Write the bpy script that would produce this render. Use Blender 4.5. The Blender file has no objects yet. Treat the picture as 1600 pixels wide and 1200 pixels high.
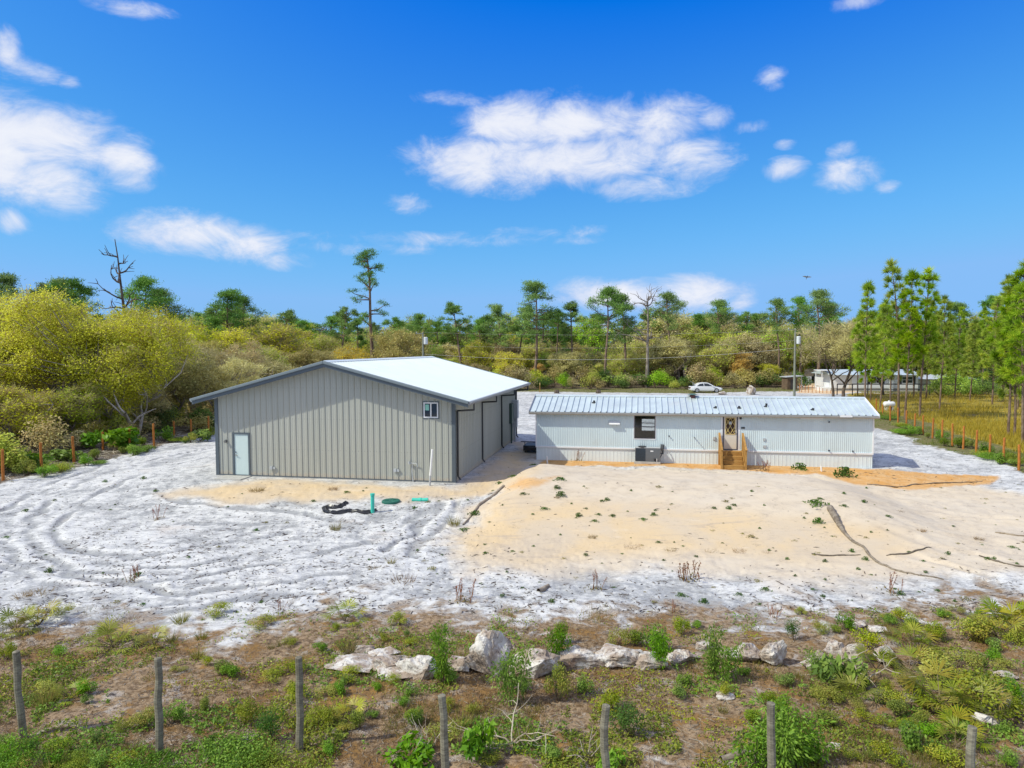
import bpy, bmesh, math, random
import numpy as np
from mathutils import Vector, Matrix

# ------------------------------------------------------------------ camera, sky, sun
SC = bpy.context.scene
COL = SC.collection
CAM_Z = 6.2
F_PX = 1060.0            # focal length in pixels of a 1600 px wide frame
PITCH, ROLL = math.radians(3.01), math.radians(0.27)
cam_data = bpy.data.cameras.new('camera')
cam_data.sensor_width = 36.0
cam_data.lens = 36.0 * F_PX / 1600.0
cam_data.clip_start = 0.1
cam_data.clip_end = 9000.0
cam = bpy.data.objects.new('camera', cam_data)
CAM_ROT = Matrix.Rotation(math.pi/2 - PITCH, 3, 'X') @ Matrix.Rotation(-ROLL, 3, 'Z')
cam.matrix_world = Matrix.Translation((0, 0, CAM_Z)) @ CAM_ROT.to_4x4()
COL.objects.link(cam)
SC.camera = cam

TH = math.radians(10.7)                      # both buildings stand turned by this much
UX, UY = math.cos(TH), -math.sin(TH)         # along their fronts
VX, VY = math.sin(TH), math.cos(TH)          # along their depth
SUN = Vector((-.85*UX - .45*VX, -.85*UY - .45*VY, 1.0)).normalized()
SUN_EL = math.asin(SUN.z)
SUN_AZ = math.atan2(SUN.x, SUN.y)
sl = bpy.data.lights.new('sun', 'SUN')
sl.energy = 4.5
sl.angle = math.radians(0.55)
sl.color = (.97, .945, .80)
so = bpy.data.objects.new('sun', sl)
so.rotation_euler = SUN.to_track_quat('Z', 'Y').to_euler()
so.location = (-40, -20, 60)
COL.objects.link(so)
SC.view_settings.view_transform = 'Standard'
SC.view_settings.look = 'None'
SC.view_settings.exposure = 0.0
SC.view_settings.gamma = 1.0
SC.cycles.max_bounces = 6
SC.cycles.transparent_max_bounces = 6
SC.cycles.caustics_reflective = False
SC.cycles.caustics_refractive = False


class NT:
    """small helper that adds nodes and links them"""
    def __init__(s, tree):
        s.t = tree
    def n(s, typ, ins=None, **kw):
        nd = s.t.nodes.new(typ)
        for k, v in kw.items():
            setattr(nd, k, v)
        for k, v in (ins or {}).items():
            s.set(nd.inputs[k], v)
        return nd
    def set(s, sock, v):
        if isinstance(v, bpy.types.Node):
            v = v.outputs[0]
        if isinstance(v, bpy.types.NodeSocket):
            s.t.links.new(v, sock)
        elif isinstance(v, (tuple, list)) and len(v) == 3 and sock.type == 'RGBA':
            sock.default_value = (*v, 1)
        else:
            sock.default_value = v
    def math(s, op, a, b=0.0, c=0.0, clamp=False):
        return s.n('ShaderNodeMath', {0: a, 1: b, 2: c}, operation=op, use_clamp=clamp).outputs[0]
    def mix(s, f, a, b, mode='MIX'):
        nd = s.n('ShaderNodeMix', data_type='RGBA', blend_type=mode)
        s.set(nd.inputs[0], f); s.set(nd.inputs[6], a); s.set(nd.inputs[7], b)
        return nd.outputs[2]
    def noise(s, vec, scale, detail=4, rough=.55, dist=0.0):
        nd = s.n('ShaderNodeTexNoise', {'Scale': scale, 'Detail': detail, 'Roughness': rough, 'Distortion': dist})
        if vec is not None:
            s.set(nd.inputs['Vector'], vec)
        return nd.outputs[0]
    def sstep(s, v, a, b, o0=0.0, o1=1.0):
        nd = s.n('ShaderNodeMapRange', {0: v, 1: a, 2: b, 3: o0, 4: o1}, interpolation_type='SMOOTHSTEP')
        return nd.outputs[0]
    def lin(s, v, a, b, o0=0.0, o1=1.0):
        return s.n('ShaderNodeMapRange', {0: v, 1: a, 2: b, 3: o0, 4: o1}).outputs[0]


def px_dir(px, py):
    """world direction through a photograph pixel (1600 x 1200)"""
    d = CAM_ROT @ Vector(((px - 800) / F_PX, -(py - 600) / F_PX, -1.0))
    return d.normalized()


def project(p):
    q = CAM_ROT.transposed() @ (Vector(p) - Vector((0, 0, CAM_Z)))
    return 800 + F_PX * q.x / -q.z, 600 - F_PX * q.y / -q.z


# ---- sky
world = bpy.data.worlds.new('World')
SC.world = world
world.use_nodes = True
wt = NT(world.node_tree)
world.node_tree.nodes.clear()
sky = wt.n('ShaderNodeTexSky', sky_type='NISHITA', sun_disc=False)
sky.sun_elevation = SUN_EL
sky.sun_rotation = SUN_AZ
sky.air_density = 1.0
sky.dust_density = 0.2
sky.ozone_density = 3.0
SKY_STRENGTH = 0.12
# deepen the blue (a polarised, saturated sky)
hs = wt.n('ShaderNodeSeparateColor', {0: sky})
xr = wt.math('POWER', wt.math('MAXIMUM', wt.math('SUBTRACT', wt.math('MINIMUM', wt.math('MULTIPLY', hs.outputs[0], .16), .68), .17), .0), .8)
rr = wt.math('MULTIPLY', xr, 3.5)
xg = wt.math('MINIMUM', wt.math('MULTIPLY', hs.outputs[1], .16), .88)
g1 = wt.math('SUBTRACT', xg, .327)
gg = wt.math('MULTIPLY_ADD', g1, wt.math('MULTIPLY_ADD', wt.math('SUBTRACT', xg, .564), -7.48, 6.96), 1.74)
xb = wt.math('MINIMUM', wt.math('MULTIPLY', hs.outputs[2], .16), 1.0)
bb = wt.math('MULTIPLY_ADD', wt.math('SUBTRACT', xb, .591), 2.75, 6.66)
skyc = wt.n('ShaderNodeCombineColor', {0: rr, 1: gg, 2: bb}).outputs[0]
# clouds, laid out by compass bearing and elevation
tc = wt.n('ShaderNodeTexCoord')
sp = wt.n('ShaderNodeSeparateXYZ', {0: tc.outputs['Generated']})
az = wt.math('ARCTAN2', sp.outputs[0], sp.outputs[1])
el = wt.math('ARCSINE', sp.outputs[2])
ae = wt.n('ShaderNodeCombineXYZ', {0: az, 1: el}).outputs[0]
stretch = wt.n('ShaderNodeVectorMath', {0: ae, 1: (1.0, 1.7, 1.0)}, operation='MULTIPLY').outputs[0]
nz = wt.noise(stretch, 13.0, 10, .66, .5)
nz2 = wt.noise(stretch, 5.0, 4, .5, .2)
CLOUDS = [  # px, py, half width, half height (photograph pixels), weight
    (60, 215, 170, 62, 1.0), (190, 245, 75, 50, .85), (75, 285, 100, 62, .95), (20, 345, 40, 28, .75), (10, 240, 70, 80, 1),
    (50, 110, 75, 20, .68), (10, 80, 30, 40, .7), (110, 128, 30, 14, .6), (200, 12, 90, 16, .62),
    (300, 365, 130, 36, .95), (370, 385, 110, 32, .75), (440, 405, 70, 20, .62), (640, 318, 45, 20, .6),
    (800, 195, 100, 42, .95), (900, 195, 120, 48, 1.0), (780, 255, 150, 48, 1.0), (920, 245, 150, 50, .95), (1030, 195, 85, 45, .85),
    (1070, 250, 90, 42, .8), (1110, 185, 45, 22, .62), (720, 155, 80, 16, .6), (1000, 290, 120, 26, .62),
    (1205, 122, 30, 20, .64), (1175, 198, 35, 13, .62), (1225, 265, 42, 20, .78), (1325, 272, 60, 32, .7), (1320, 235, 32, 16, .6),
    (1385, 293, 30, 14, .52), (1230, 225, 24, 10, .55), (960, 462, 130, 28, .95), (1080, 458, 95, 30, .95), (1158, 472, 32, 18, .8), (905, 460, 50, 28, .8),
    (940, 512, 40, 16, .8), (700, 374, 330, 15, .45), (880, 362, 180, 13, .44), (560, 388, 180, 15, .46), (1340, 2, 60, 14, .65),
    (1700, 330, 60, 40, .9), (-150, 250, 140, 60, 1.0), (1850, 200, 160, 60, 1.0), (-320, 120, 120, 40, .9), (700, -200, 260, 60, .9), (1500, -260, 300, 60, .9),
]
acc = None
for px, py, rx, ry, w in CLOUDS:
    d = px_dir(px, py)
    a0, e0 = math.atan2(d.x, d.y), math.asin(d.z)
    k = math.cos(math.atan2(px - 800, F_PX))
    ra, re = rx / F_PX * k * k, ry / F_PX * k
    v = wt.n('ShaderNodeVectorMath', {0: ae, 1: (a0, e0, 0)}, operation='SUBTRACT').outputs[0]
    v = wt.n('ShaderNodeVectorMath', {0: v, 1: (1/ra, 1/re, 0)}, operation='MULTIPLY').outputs[0]
    L = wt.n('ShaderNodeVectorMath', {0: v}, operation='LENGTH').outputs['Value']
    f = wt.sstep(L, 0.0, 1.6, w, 0.0)
    acc = f if acc is None else wt.math('MAXIMUM', acc, f)
dens = wt.math('ADD', acc, wt.math('MULTIPLY', wt.math('SUBTRACT', nz, .5), 1.45))
dens = wt.math('MULTIPLY', dens, wt.sstep(acc, .04, .25))
cov = wt.sstep(dens, .22, .98)
# unseen white cloud cover added behind and above the camera to neutralise blue ambient light
nz3 = wt.noise(tc.outputs['Generated'], 3.2, 6, .6, .4)
out = wt.math('MAXIMUM', wt.sstep(el, .72, .9), wt.sstep(wt.math('ABSOLUTE', az), .95, 1.2))
out = wt.math('MULTIPLY', out, wt.sstep(el, .02, .12))
cov = wt.math('MAXIMUM', cov, wt.math('MULTIPLY', out, wt.sstep(nz3, .33, .50)))
shade = wt.sstep(wt.math('ADD', wt.math('MULTIPLY', dens, .7), wt.math('MULTIPLY', nz2, .55)), .5, 1.25)
ccol = wt.mix(shade, (5.7, 6.2, 7.7), (8.0, 8.05, 8.3))
skymix = wt.mix(wt.math('MULTIPLY', cov, .94), skyc, ccol)
bg = wt.n('ShaderNodeBackground', {'Color': skymix, 'Strength': SKY_STRENGTH})
wo = wt.n('ShaderNodeOutputWorld', {'Surface': bg})
world.cycles.sampling_method = 'MANUAL'
world.cycles.sample_map_resolution = 512

# ------------------------------------------------------------------ mesh helpers
def mk_mesh(name, V, polys, mats, mat_idx=None, rnd=None, smooth=False):
    """polys: list of (M,k) int arrays"""
    V = np.asarray(V, dtype=np.float32).reshape(-1, 3)
    polys = [np.asarray(p, dtype=np.int32) for p in polys if len(p)]
    m = bpy.data.meshes.new(name)
    m.vertices.add(len(V)); m.vertices.foreach_set('co', V.ravel())
    nl = sum(p.size for p in polys); npoly = sum(len(p) for p in polys)
    m.loops.add(nl); m.polygons.add(npoly)
    m.loops.foreach_set('vertex_index', np.concatenate([p.ravel() for p in polys]))
    tot = np.concatenate([np.full(len(p), p.shape[1], np.int32) for p in polys])
    st = np.concatenate([[0], np.cumsum(tot)[:-1]]).astype(np.int32)
    m.polygons.foreach_set('loop_start', st)
    m.polygons.foreach_set('loop_total', tot)
    for mm in (mats if isinstance(mats, (list, tuple)) else [mats]):
        m.materials.append(mm)
    if mat_idx is not None:
        m.polygons.foreach_set('material_index', np.asarray(mat_idx, np.int32))
    m.polygons.foreach_set('use_smooth', np.full(npoly, smooth))
    if rnd is not None:
        a = m.attributes.new('rnd', 'FLOAT', 'FACE')
        a.data.foreach_set('value', np.asarray(rnd, np.float32))
    m.update(calc_edges=True)
    m.validate()
    return m


class MB:
    """collects boxes, tubes, prisms; builds ONE mesh object"""
    def __init__(s):
        s.v, s.f = [], []
    def add(s, V, F):
        o = len(s.v)
        s.v += [tuple(map(float, p)) for p in V]
        s.f += [[int(i) + o for i in f] for f in F]
        return s
    def box(s, x0, x1, y0, y1, z0, z1):
        V = [(x, y, z) for z in (z0, z1) for y in (y0, y1) for x in (x0, x1)]
        return s.add(V, [(0, 2, 3, 1), (4, 5, 7, 6), (0, 1, 5, 4), (2, 6, 7, 3), (0, 4, 6, 2), (1, 3, 7, 5)])
    def tube(s, pts, r, n=8, cap=True):
        pts = [Vector(p) for p in pts]
        rs = r if isinstance(r, (list, tuple)) else [r]*len(pts)
        V, F = [], []
        up = None
        for i, p in enumerate(pts):
            d = (pts[min(i+1, len(pts)-1)] - pts[max(i-1, 0)]).normalized()
            if up is None:
                up = d.orthogonal().normalized()
            up = (up - d*up.dot(d))
            up = up.normalized() if up.length > 1e-6 else d.orthogonal().normalized()
            q = d.cross(up)
            for k in range(n):
                a = 2*math.pi*k/n
                V.append(p + (up*math.cos(a) + q*math.sin(a))*rs[i])
        for i in range(len(pts)-1):
            for k in range(n):
                k2 = (k+1) % n
                F.append((i*n+k, i*n+k2, (i+1)*n+k2, (i+1)*n+k))
        if cap:
            F.append(tuple(range(n-1, -1, -1)))
            F.append(tuple((len(pts)-1)*n+k for k in range(n)))
        return s.add(V, F)
    def prism(s, poly, a, b, axis='y'):
        """polygon in the plane across axis, pushed from a to b"""
        n = len(poly)
        put = {'y': lambda p, t: (p[0], t, p[1]), 'x': lambda p, t: (t, p[0], p[1]), 'z': lambda p, t: (p[0], p[1], t)}[axis]
        V = [put(p, a) for p in poly] + [put(p, b) for p in poly]
        F = [tuple(range(n)), tuple(range(2*n-1, n-1, -1))] + [(i, n+i, n+(i+1) % n, (i+1) % n) for i in range(n)]
        return s.add(V, F)
    def build(s, name, mat, parent=None, bevel=0, smooth=False, normals=True):
        m = bpy.data.meshes.new(name)
        m.from_pydata(s.v, [], s.f)
        if normals or bevel:
            bm = bmesh.new(); bm.from_mesh(m)
            bmesh.ops.recalc_face_normals(bm, faces=bm.faces)
            if bevel:
                bmesh.ops.bevel(bm, geom=[e for e in bm.edges if e.is_manifold and e.calc_face_angle(0) > .5], offset=bevel, segments=2, affect='EDGES', profile=.6)
            bm.to_mesh(m); bm.free()
        m.materials.append(mat)
        if smooth:
            m.polygons.foreach_set('use_smooth', [True]*len(m.polygons))
        return obj(name, m, parent)


def obj(name, mesh, parent=None):
    o = bpy.data.objects.new(name, mesh)
    COL.objects.link(o)
    if parent is not None:
        o.parent = parent
    return o


def tag(o, label=None, cat=None, group=None, kind=None):
    if label: o['label'] = label
    if cat: o['category'] = cat
    if group: o['group'] = group
    if kind: o['kind'] = kind
    return o


def thing(name, label, cat, loc=(0, 0, 0), rz=0.0, group=None):
    o = bpy.data.objects.new(name, None)
    o.empty_display_size = .3
    COL.objects.link(o)
    o.location = loc
    o.rotation_euler = (0, 0, rz)
    return tag(o, label, cat, group)


def inst(name, parts, loc, rz, sc, label, cat, group=None, tilt=(0, 0)):
    """a thing from shared meshes: parts = [(part name, mesh)]; one part makes a one-mesh thing"""
    if len(parts) == 1:
        o = obj(name, parts[0][1])
    else:
        o = bpy.data.objects.new(name, None)
        o.empty_display_size = .3
        COL.objects.link(o)
        for pn, me in parts:
            obj(pn, me, o)
    o.location = loc
    o.rotation_euler = (tilt[0], tilt[1], rz)
    o.scale = sc if isinstance(sc, (tuple, list)) else (sc, sc, sc)
    return tag(o, label, cat, group)


# ------------------------------------------------------------------ numpy noise
def _hash(ix, iy, seed):
    h = (ix.astype(np.int64)*374761393 + iy.astype(np.int64)*668265263 + seed*974711) & 0xffffffff
    h = ((h ^ (h >> 13))*1274126177) & 0xffffffff
    h = h ^ (h >> 16)
    return (h & 0xffff)/65535.0


def vnoise(x, y, seed=0):
    ix, iy = np.floor(x), np.floor(y)
    fx, fy = x-ix, y-iy
    fx = fx*fx*fx*(fx*(fx*6-15)+10); fy = fy*fy*fy*(fy*(fy*6-15)+10)
    a, b = _hash(ix, iy, seed), _hash(ix+1, iy, seed)
    c, d = _hash(ix, iy+1, seed), _hash(ix+1, iy+1, seed)
    return (a+(b-a)*fx)*(1-fy) + (c+(d-c)*fx)*fy


def fbm(x, y, seed=0, octv=4, gain=.5):
    s, a, t = 0, 1.0, 0
    for i in range(octv):
        s = s + a*vnoise(x*2**i + 17.3*i, y*2**i + 9.1*i, seed+i); t += a; a *= gain
    return s/t


def sst(a, b, x):
    t = np.clip((x-a)/(b-a), 0, 1)
    return t*t*(3-2*t)


# ------------------------------------------------------------------ where the two buildings stand
def flat_at(px, py, z):
    d = px_dir(px, py)
    t = (z-CAM_Z)/d.z
    return np.array([d.x*t, d.y*t])


B0 = flat_at(711, 754, 0.0)                 # metal building: front right corner, slab level
H0 = flat_at(838, 718, -0.2)                # mobile home: front left corner at grade
B_W, B_L = 12.2, 15.6


def loc_b(x, y):
    return (x-B0[0])*UX + (y-B0[1])*UY, (x-B0[0])*VX + (y-B0[1])*VY


def loc_h(x, y):
    return (x-H0[0])*UX + (y-H0[1])*UY, (x-H0[0])*VX + (y-H0[1])*VY


def on_plane(o, px, py, yl=0.0, z0=0.0):
    """local (x, z) where a photo pixel meets the vertical plane y_local = yl of a building frame at o"""
    d = px_dir(px, py)
    den = d.x*VX + d.y*VY
    t = (yl + o[0]*VX + o[1]*VY)/den
    X, Y, Z = d.x*t, d.y*t, CAM_Z + d.z*t
    return (X-o[0])*UX + (Y-o[1])*UY, Z - z0


def on_side(o, px, py, xl=0.0):
    d = px_dir(px, py)
    t = (xl + o[0]*UX + o[1]*UY)/(d.x*UX + d.y*UY)
    return (d.x*t-o[0])*VX + (d.y*t-o[1])*VY, CAM_Z + d.z*t


H_L = on_plane(H0, 1363, 733)[0]


def rect_dist(x, y, x0, x1, y0, y1):
    dx = np.maximum(np.maximum(x0-x, x-x1), 0); dy = np.maximum(np.maximum(y0-y, y-y1), 0)
    return np.sqrt(dx*dx+dy*dy)


def smooth_height(x, y):
    """large forms of the ground"""
    bx, by = loc_b(x, y)
    hx, hy = loc_h(x, y)
    db = rect_dist(bx, by, -B_W, 0, 0, B_L)
    dh = rect_dist(hx, hy, 0, H_L, 0, 4.3)
    base = -.36 + .33*(1-sst(1.0, 9.0, db)) + .18*sst(18, 9, y)
    base = base + (-.21-base)*(1-sst(1.2, 5.0, dh))
    base = base + (-.03-base)*(1-sst(.3, 1.8, db))
    t = -hy
    mx = sst(-.8, 1.4, hx + .5*(fbm(x*.5, y*.5, 5, 2)-.5))*(1-sst(12.8, 17.2, hx - .12*(t-8)))
    pr = sst(2.3, 7.2, t)*(1-sst(8.8, 17.0, t))
    pr = np.maximum(pr, .0)
    return base + .86*mx*pr


# wheel ruts pressed into the white sand, drawn as polylines on the ground (photo px -> ground)
def gxy(px, py):
    z = -.2
    for _ in range(12):
        p = flat_at(px, py, z)
        z = float(smooth_height(p[0], p[1]))
    return p


RUT_PX = [
    [(330, 700), (240, 718), (160, 740), (90, 775), (48, 815), (50, 855), (100, 885), (190, 893), (300, 884), (420, 860)],
    [(335, 712), (260, 730), (190, 755), (125, 790), (95, 825), (105, 852), (160, 868), (240, 868), (330, 850), (440, 835)],
    [(0, 800), (60, 765), (130, 738), (220, 708), (300, 690)],
    [(0, 880), (120, 915), (280, 905), (430, 880), (560, 850), (640, 815), (690, 780)],
    [(0, 845), (40, 880), (160, 905), (300, 925), (470, 905), (600, 885)],
    [(180, 800), (280, 820), (380, 815), (480, 830), (600, 850), (700, 840)],
    [(600, 860), (640, 835), (668, 808), (690, 785)],
    [(640, 868), (672, 838), (700, 808), (715, 786)],
    [(80, 950), (200, 960), (330, 945), (480, 925)],
    [(230, 770), (330, 790), (450, 800), (540, 815)],
    [(1380, 800), (1460, 830), (1560, 850), (1640, 860)], [(1375, 820), (1450, 850), (1560, 875)],
    [(1365, 840), (1440, 875), (1540, 900)], [(1400, 780), (1480, 800), (1600, 812)], [(1390, 770), (1480, 778), (1600, 780)],
]


def seg_dist(x, y, pts):
    best = np.full(x.shape, 1e9)
    for (ax, ay), (bx, by) in zip(pts[:-1], pts[1:]):
        dx, dy = bx-ax, by-ay
        t = np.clip(((x-ax)*dx+(y-ay)*dy)/(dx*dx+dy*dy+1e-9), 0, 1)
        best = np.minimum(best, np.hypot(x-ax-t*dx, y-ay-t*dy))
    return best


def smooth_line(P, n=6):
    P = np.array(P, float); out = []
    for i in range(len(P)-1):
        p0, p1, p2, p3 = P[max(i-1, 0)], P[i], P[i+1], P[min(i+2, len(P)-1)]
        for k in range(n):
            t = k/n
            out.append(.5*((2*p1)+(-p0+p2)*t+(2*p0-5*p1+4*p2-p3)*t*t+(-p0+3*p1-3*p2+p3)*t**3))
    out.append(P[-1])
    return np.array(out)


RUTS = [smooth_line([gxy(*p) for p in L], 5) for L in RUT_PX]


def detail_height(x, y, fine=True):
    bx, by = loc_b(x, y); hx, hy = loc_h(x, y)
    flat = sst(.2, 1.6, rect_dist(bx, by, -B_W, 0, 0, B_L))*sst(.2, 1.5, rect_dist(hx, hy, 0, H_L, 0, 4.3))
    t = -hy
    mound = sst(0, 1.5, hx)*(1-sst(14, 17, hx))*sst(2, 5, t)*(1-sst(14, 18, t))
    rough = (1-.86*mound)*flat
    wx = x + .6*(fbm(x*.9, y*.9, 31, 2)-.5); wy = y + .6*(fbm(x*.9, y*.9, 41, 2)-.5)
    h = .13*(fbm(wx*.55, wy*.55, 3, 3)-.5) + .06*(fbm(wx*1.5, wy*1.9, 13, 3)-.5)
    if fine:
        h = h + .035*(vnoise(wx*4.2, wy*5.8, 23)-.5) + .025*(vnoise(x*11, y*11, 29)-.5)
    h = h*np.clip(40/np.maximum(y, 1), .2, 1)*rough
    rut = np.zeros_like(h)
    for i, L in enumerate(RUTS):
        lo, hi = L.min(0)-1, L.max(0)+1
        m = (x > lo[0]) & (x < hi[0]) & (y > lo[1]) & (y < hi[1])
        if not np.any(m):
            continue
        jx, jy = x + .5*(vnoise(x*1.1, y*1.1, 8)-.5), y + .5*(vnoise(x*1.1, y*1.1, 9)-.5)
        if not np.any(m):
            continue
        d = seg_dist(jx[m], jy[m], L)
        mod = np.clip(1.9*vnoise(x[m]*.5, y[m]*.5, 77+i)-.15, 0, 1.3)*(.6+.8*vnoise(x[m]*3.5, y[m]*3.5, 177+i))
        rut[m] += mod*(-.045*np.exp(-(d/.17)**2) + .03*np.exp(-((d-.36)/.15)**2))
    return h + rut*flat, rut


def Hgt(x, y):
    x = np.atleast_1d(np.asarray(x, float)); y = np.atleast_1d(np.asarray(y, float))
    return smooth_height(x, y) + detail_height(x, y)[0]


def G(px, py):
    """ground point seen at a photo pixel"""
    x, y = gxy(px, py)
    return Vector((x, y, float(Hgt(x, y)[0])))


def at(x, y, dz=0.0):
    return Vector((x, y, float(Hgt(x, y)[0]) + dz))


def mpp(p):
    """metres per photo pixel at a point"""
    q = CAM_ROT.transposed() @ (Vector(p) - Vector((0, 0, CAM_Z)))
    return -q.z/F_PX


# ------------------------------------------------------------------ materials
def new_mat(name):
    m = bpy.data.materials.new(name)
    m.use_nodes = True
    t = NT(m.node_tree)
    m.node_tree.nodes.clear()
    return m, t


def finish(t, col, rough=.6, metal=0.0, bump=None, bump_d=.01, spec=.5, **kw):
    b = t.n('ShaderNodeBsdfPrincipled', {'Base Color': col, 'Roughness': rough, 'Metallic': metal, 'Specular IOR Level': spec})
    for k, v in kw.items():
        t.set(b.inputs[k.replace('_', ' ')], v)
    if bump is not None:
        bn = t.n('ShaderNodeBump', {'Height': bump, 'Distance': bump_d, 'Strength': 1.0})
        t.t.links.new(bn.outputs[0], b.inputs['Normal'])
    t.n('ShaderNodeOutputMaterial', {'Surface': b})
    return b


def simple(name, col, rough=.6, metal=0.0, var=.12, scale=6.0, spec=.5, dirt=None, streak=False):
    m, t = new_mat(name)
    c = t.n('ShaderNodeTexCoord').outputs['Object']
    if streak:
        c2 = t.n('ShaderNodeVectorMath', {0: c, 1: (1, 1, .12)}, operation='MULTIPLY').outputs[0]
    else:
        c2 = c
    n = t.noise(c2, scale, 5, .6)
    f = t.lin(n, .3, .7)
    lo = tuple(v*(1-var) for v in col); hi = tuple(min(1, v*(1+var)) for v in col)
    cc = t.mix(f, lo, hi)
    if dirt:
        n2 = t.noise(c, scale*.35, 6, .65)
        cc = t.mix(t.sstep(n2, .5, .8, 0, .55), cc, dirt)
    r = t.lin(n, .3, .7, max(.02, rough-.08), min(1, rough+.08))
    finish(t, cc, r, metal, spec=spec)
    return m


def leaf_mat(name, cols, trans=.35, rough=.6):
    """cols: colours picked per leaf; per-object drift in value"""
    m, t = new_mat(name)
    a = t.n('ShaderNodeAttribute', attribute_name='rnd').outputs['Fac']
    rp = t.n('ShaderNodeValToRGB', {0: a})
    e = rp.color_ramp.elements
    while len(e) < len(cols):
        e.new(.5)
    for i, c in enumerate(cols):
        e[i].position = i/(len(cols)-1)
        e[i].color = (*c, 1)
    oi = t.n('ShaderNodeObjectInfo').outputs['Random']
    hsv = t.n('ShaderNodeHueSaturation', {'Hue': t.lin(oi, 0, 1, .485, .515), 'Saturation': t.lin(oi, 0, 1, .9, 1.1),
                                          'Value': t.lin(t.math('FRACT', t.math('MULTIPLY', oi, 7.3)), 0, 1, .8, 1.2), 'Color': rp.outputs[0]})
    b = t.n('ShaderNodeBsdfPrincipled', {'Base Color': hsv, 'Roughness': rough, 'Specular IOR Level': .25})
    tr = t.n('ShaderNodeBsdfTranslucent', {'Color': hsv})
    mx = t.n('ShaderNodeMixShader', {0: trans, 1: b, 2: tr})
    t.n('ShaderNodeOutputMaterial', {'Surface': mx})
    return m


def bark_mat(name, c1, c2, scale=4):
    m, t = new_mat(name)
    c = t.n('ShaderNodeTexCoord').outputs['Object']
    v = t.n('ShaderNodeVectorMath', {0: c, 1: (1, 1, .35)}, operation='MULTIPLY').outputs[0]
    n = t.noise(v, scale, 6, .7)
    finish(t, t.mix(t.sstep(n, .35, .65), c1, c2), .9, bump=n, bump_d=.03, spec=.2)
    return m


# ------------------------------------------------------------------ ground zones (outlines on the ground, in world metres)
def zone(x, y, px_poly, soft=1.0):
    """signed weight of an outline: 1 well inside, 0 well outside, .5 on its edge"""
    P = [gxy(*p) for p in px_poly]
    n = len(P)
    inside = np.zeros(x.shape, bool)
    best = np.full(x.shape, 1e9)
    for i in range(n):
        ax, ay = P[i]; bx, by = P[(i+1) % n]
        c = ((ay > y) != (by > y))
        with np.errstate(divide='ignore', invalid='ignore'):
            xi = (bx-ax)*(y-ay)/(by-ay+1e-12)+ax
        inside ^= c & (x < xi)
        dx, dy = bx-ax, by-ay
        t = np.clip(((x-ax)*dx+(y-ay)*dy)/(dx*dx+dy*dy+1e-9), 0, 1)
        best = np.minimum(best, np.hypot(x-ax-t*dx, y-ay-t*dy))
    sd = np.where(inside, best, -best)
    return np.clip(.5 + .5*sd/soft, 0, 1)


Z_TAN = [(690, 845), (745, 790), (838, 728), (1000, 735), (1330, 738), (1430, 745), (1640, 775), (1640, 890), (1500, 895), (1300, 908), (1100, 900), (900, 898), (760, 882)]
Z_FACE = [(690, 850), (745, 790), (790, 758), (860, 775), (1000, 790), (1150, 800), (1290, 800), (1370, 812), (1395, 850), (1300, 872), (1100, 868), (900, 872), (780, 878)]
Z_TAN2 = [(250, 770), (345, 749), (500, 752), (712, 757), (800, 690), (830, 690), (836, 735), (770, 770), (700, 775), (480, 788), (330, 790)]
Z_ORANGE = [(838, 712), (1000, 716), (1200, 722), (1363, 728), (1420, 735), (1535, 741), (1500, 752), (1400, 760), (1340, 752), (1290, 738), (1100, 733), (838, 728)]
Z_ORANGE2 = [(770, 770), (800, 748), (838, 738), (880, 740), (860, 752), (810, 765)]
Z_LITTER = [(-300, 960), (60, 972), (200, 978), (330, 988), (470, 955), (600, 948), (760, 955), (900, 962), (1050, 952), (1200, 960), (1300, 945), (1420, 935), (1500, 920), (1900, 900), (1900, 1300), (-300, 1300)]
Z_GREENV = [(1335, 662), (1372, 670), (1420, 690), (1500, 707), (1600, 744), (1720, 800), (1720, 700), (1590, 680), (1480, 655), (1400, 632), (1340, 632)]
Z_YELLOW = [(1320, 650), (1380, 650), (1400, 650), (1480, 674), (1600, 712), (1760, 770), (1760, 622), (1500, 615), (1320, 614), (1320, 640)]
Z_LWOOD = [(345, 672), (300, 686), (230, 702), (120, 732), (0, 758), (-400, 830), (-900, 830), (-900, 600), (200, 606), (330, 606), (790, 606), (790, 620), (500, 625), (345, 640)]
Z_BWOOD = [(-900, 611), (800, 611), (840, 611), (1080, 610), (1130, 608), (1240, 608), (1262, 590), (1262, 560), (-900, 560)]
Z_FARGRASS = [(1262, 602), (1270, 585), (1700, 585), (1900, 618), (1480, 616), (1340, 613)]
Z_VERGE = [(800, 612), (1080, 615), (1250, 611), (1250, 606), (1080, 607), (800, 607)]
Z_FARSAND = [(1245, 614), (1260, 600), (1290, 597), (1345, 600), (1440, 604), (1440, 607), (1345, 609), (1300, 616)]


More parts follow.
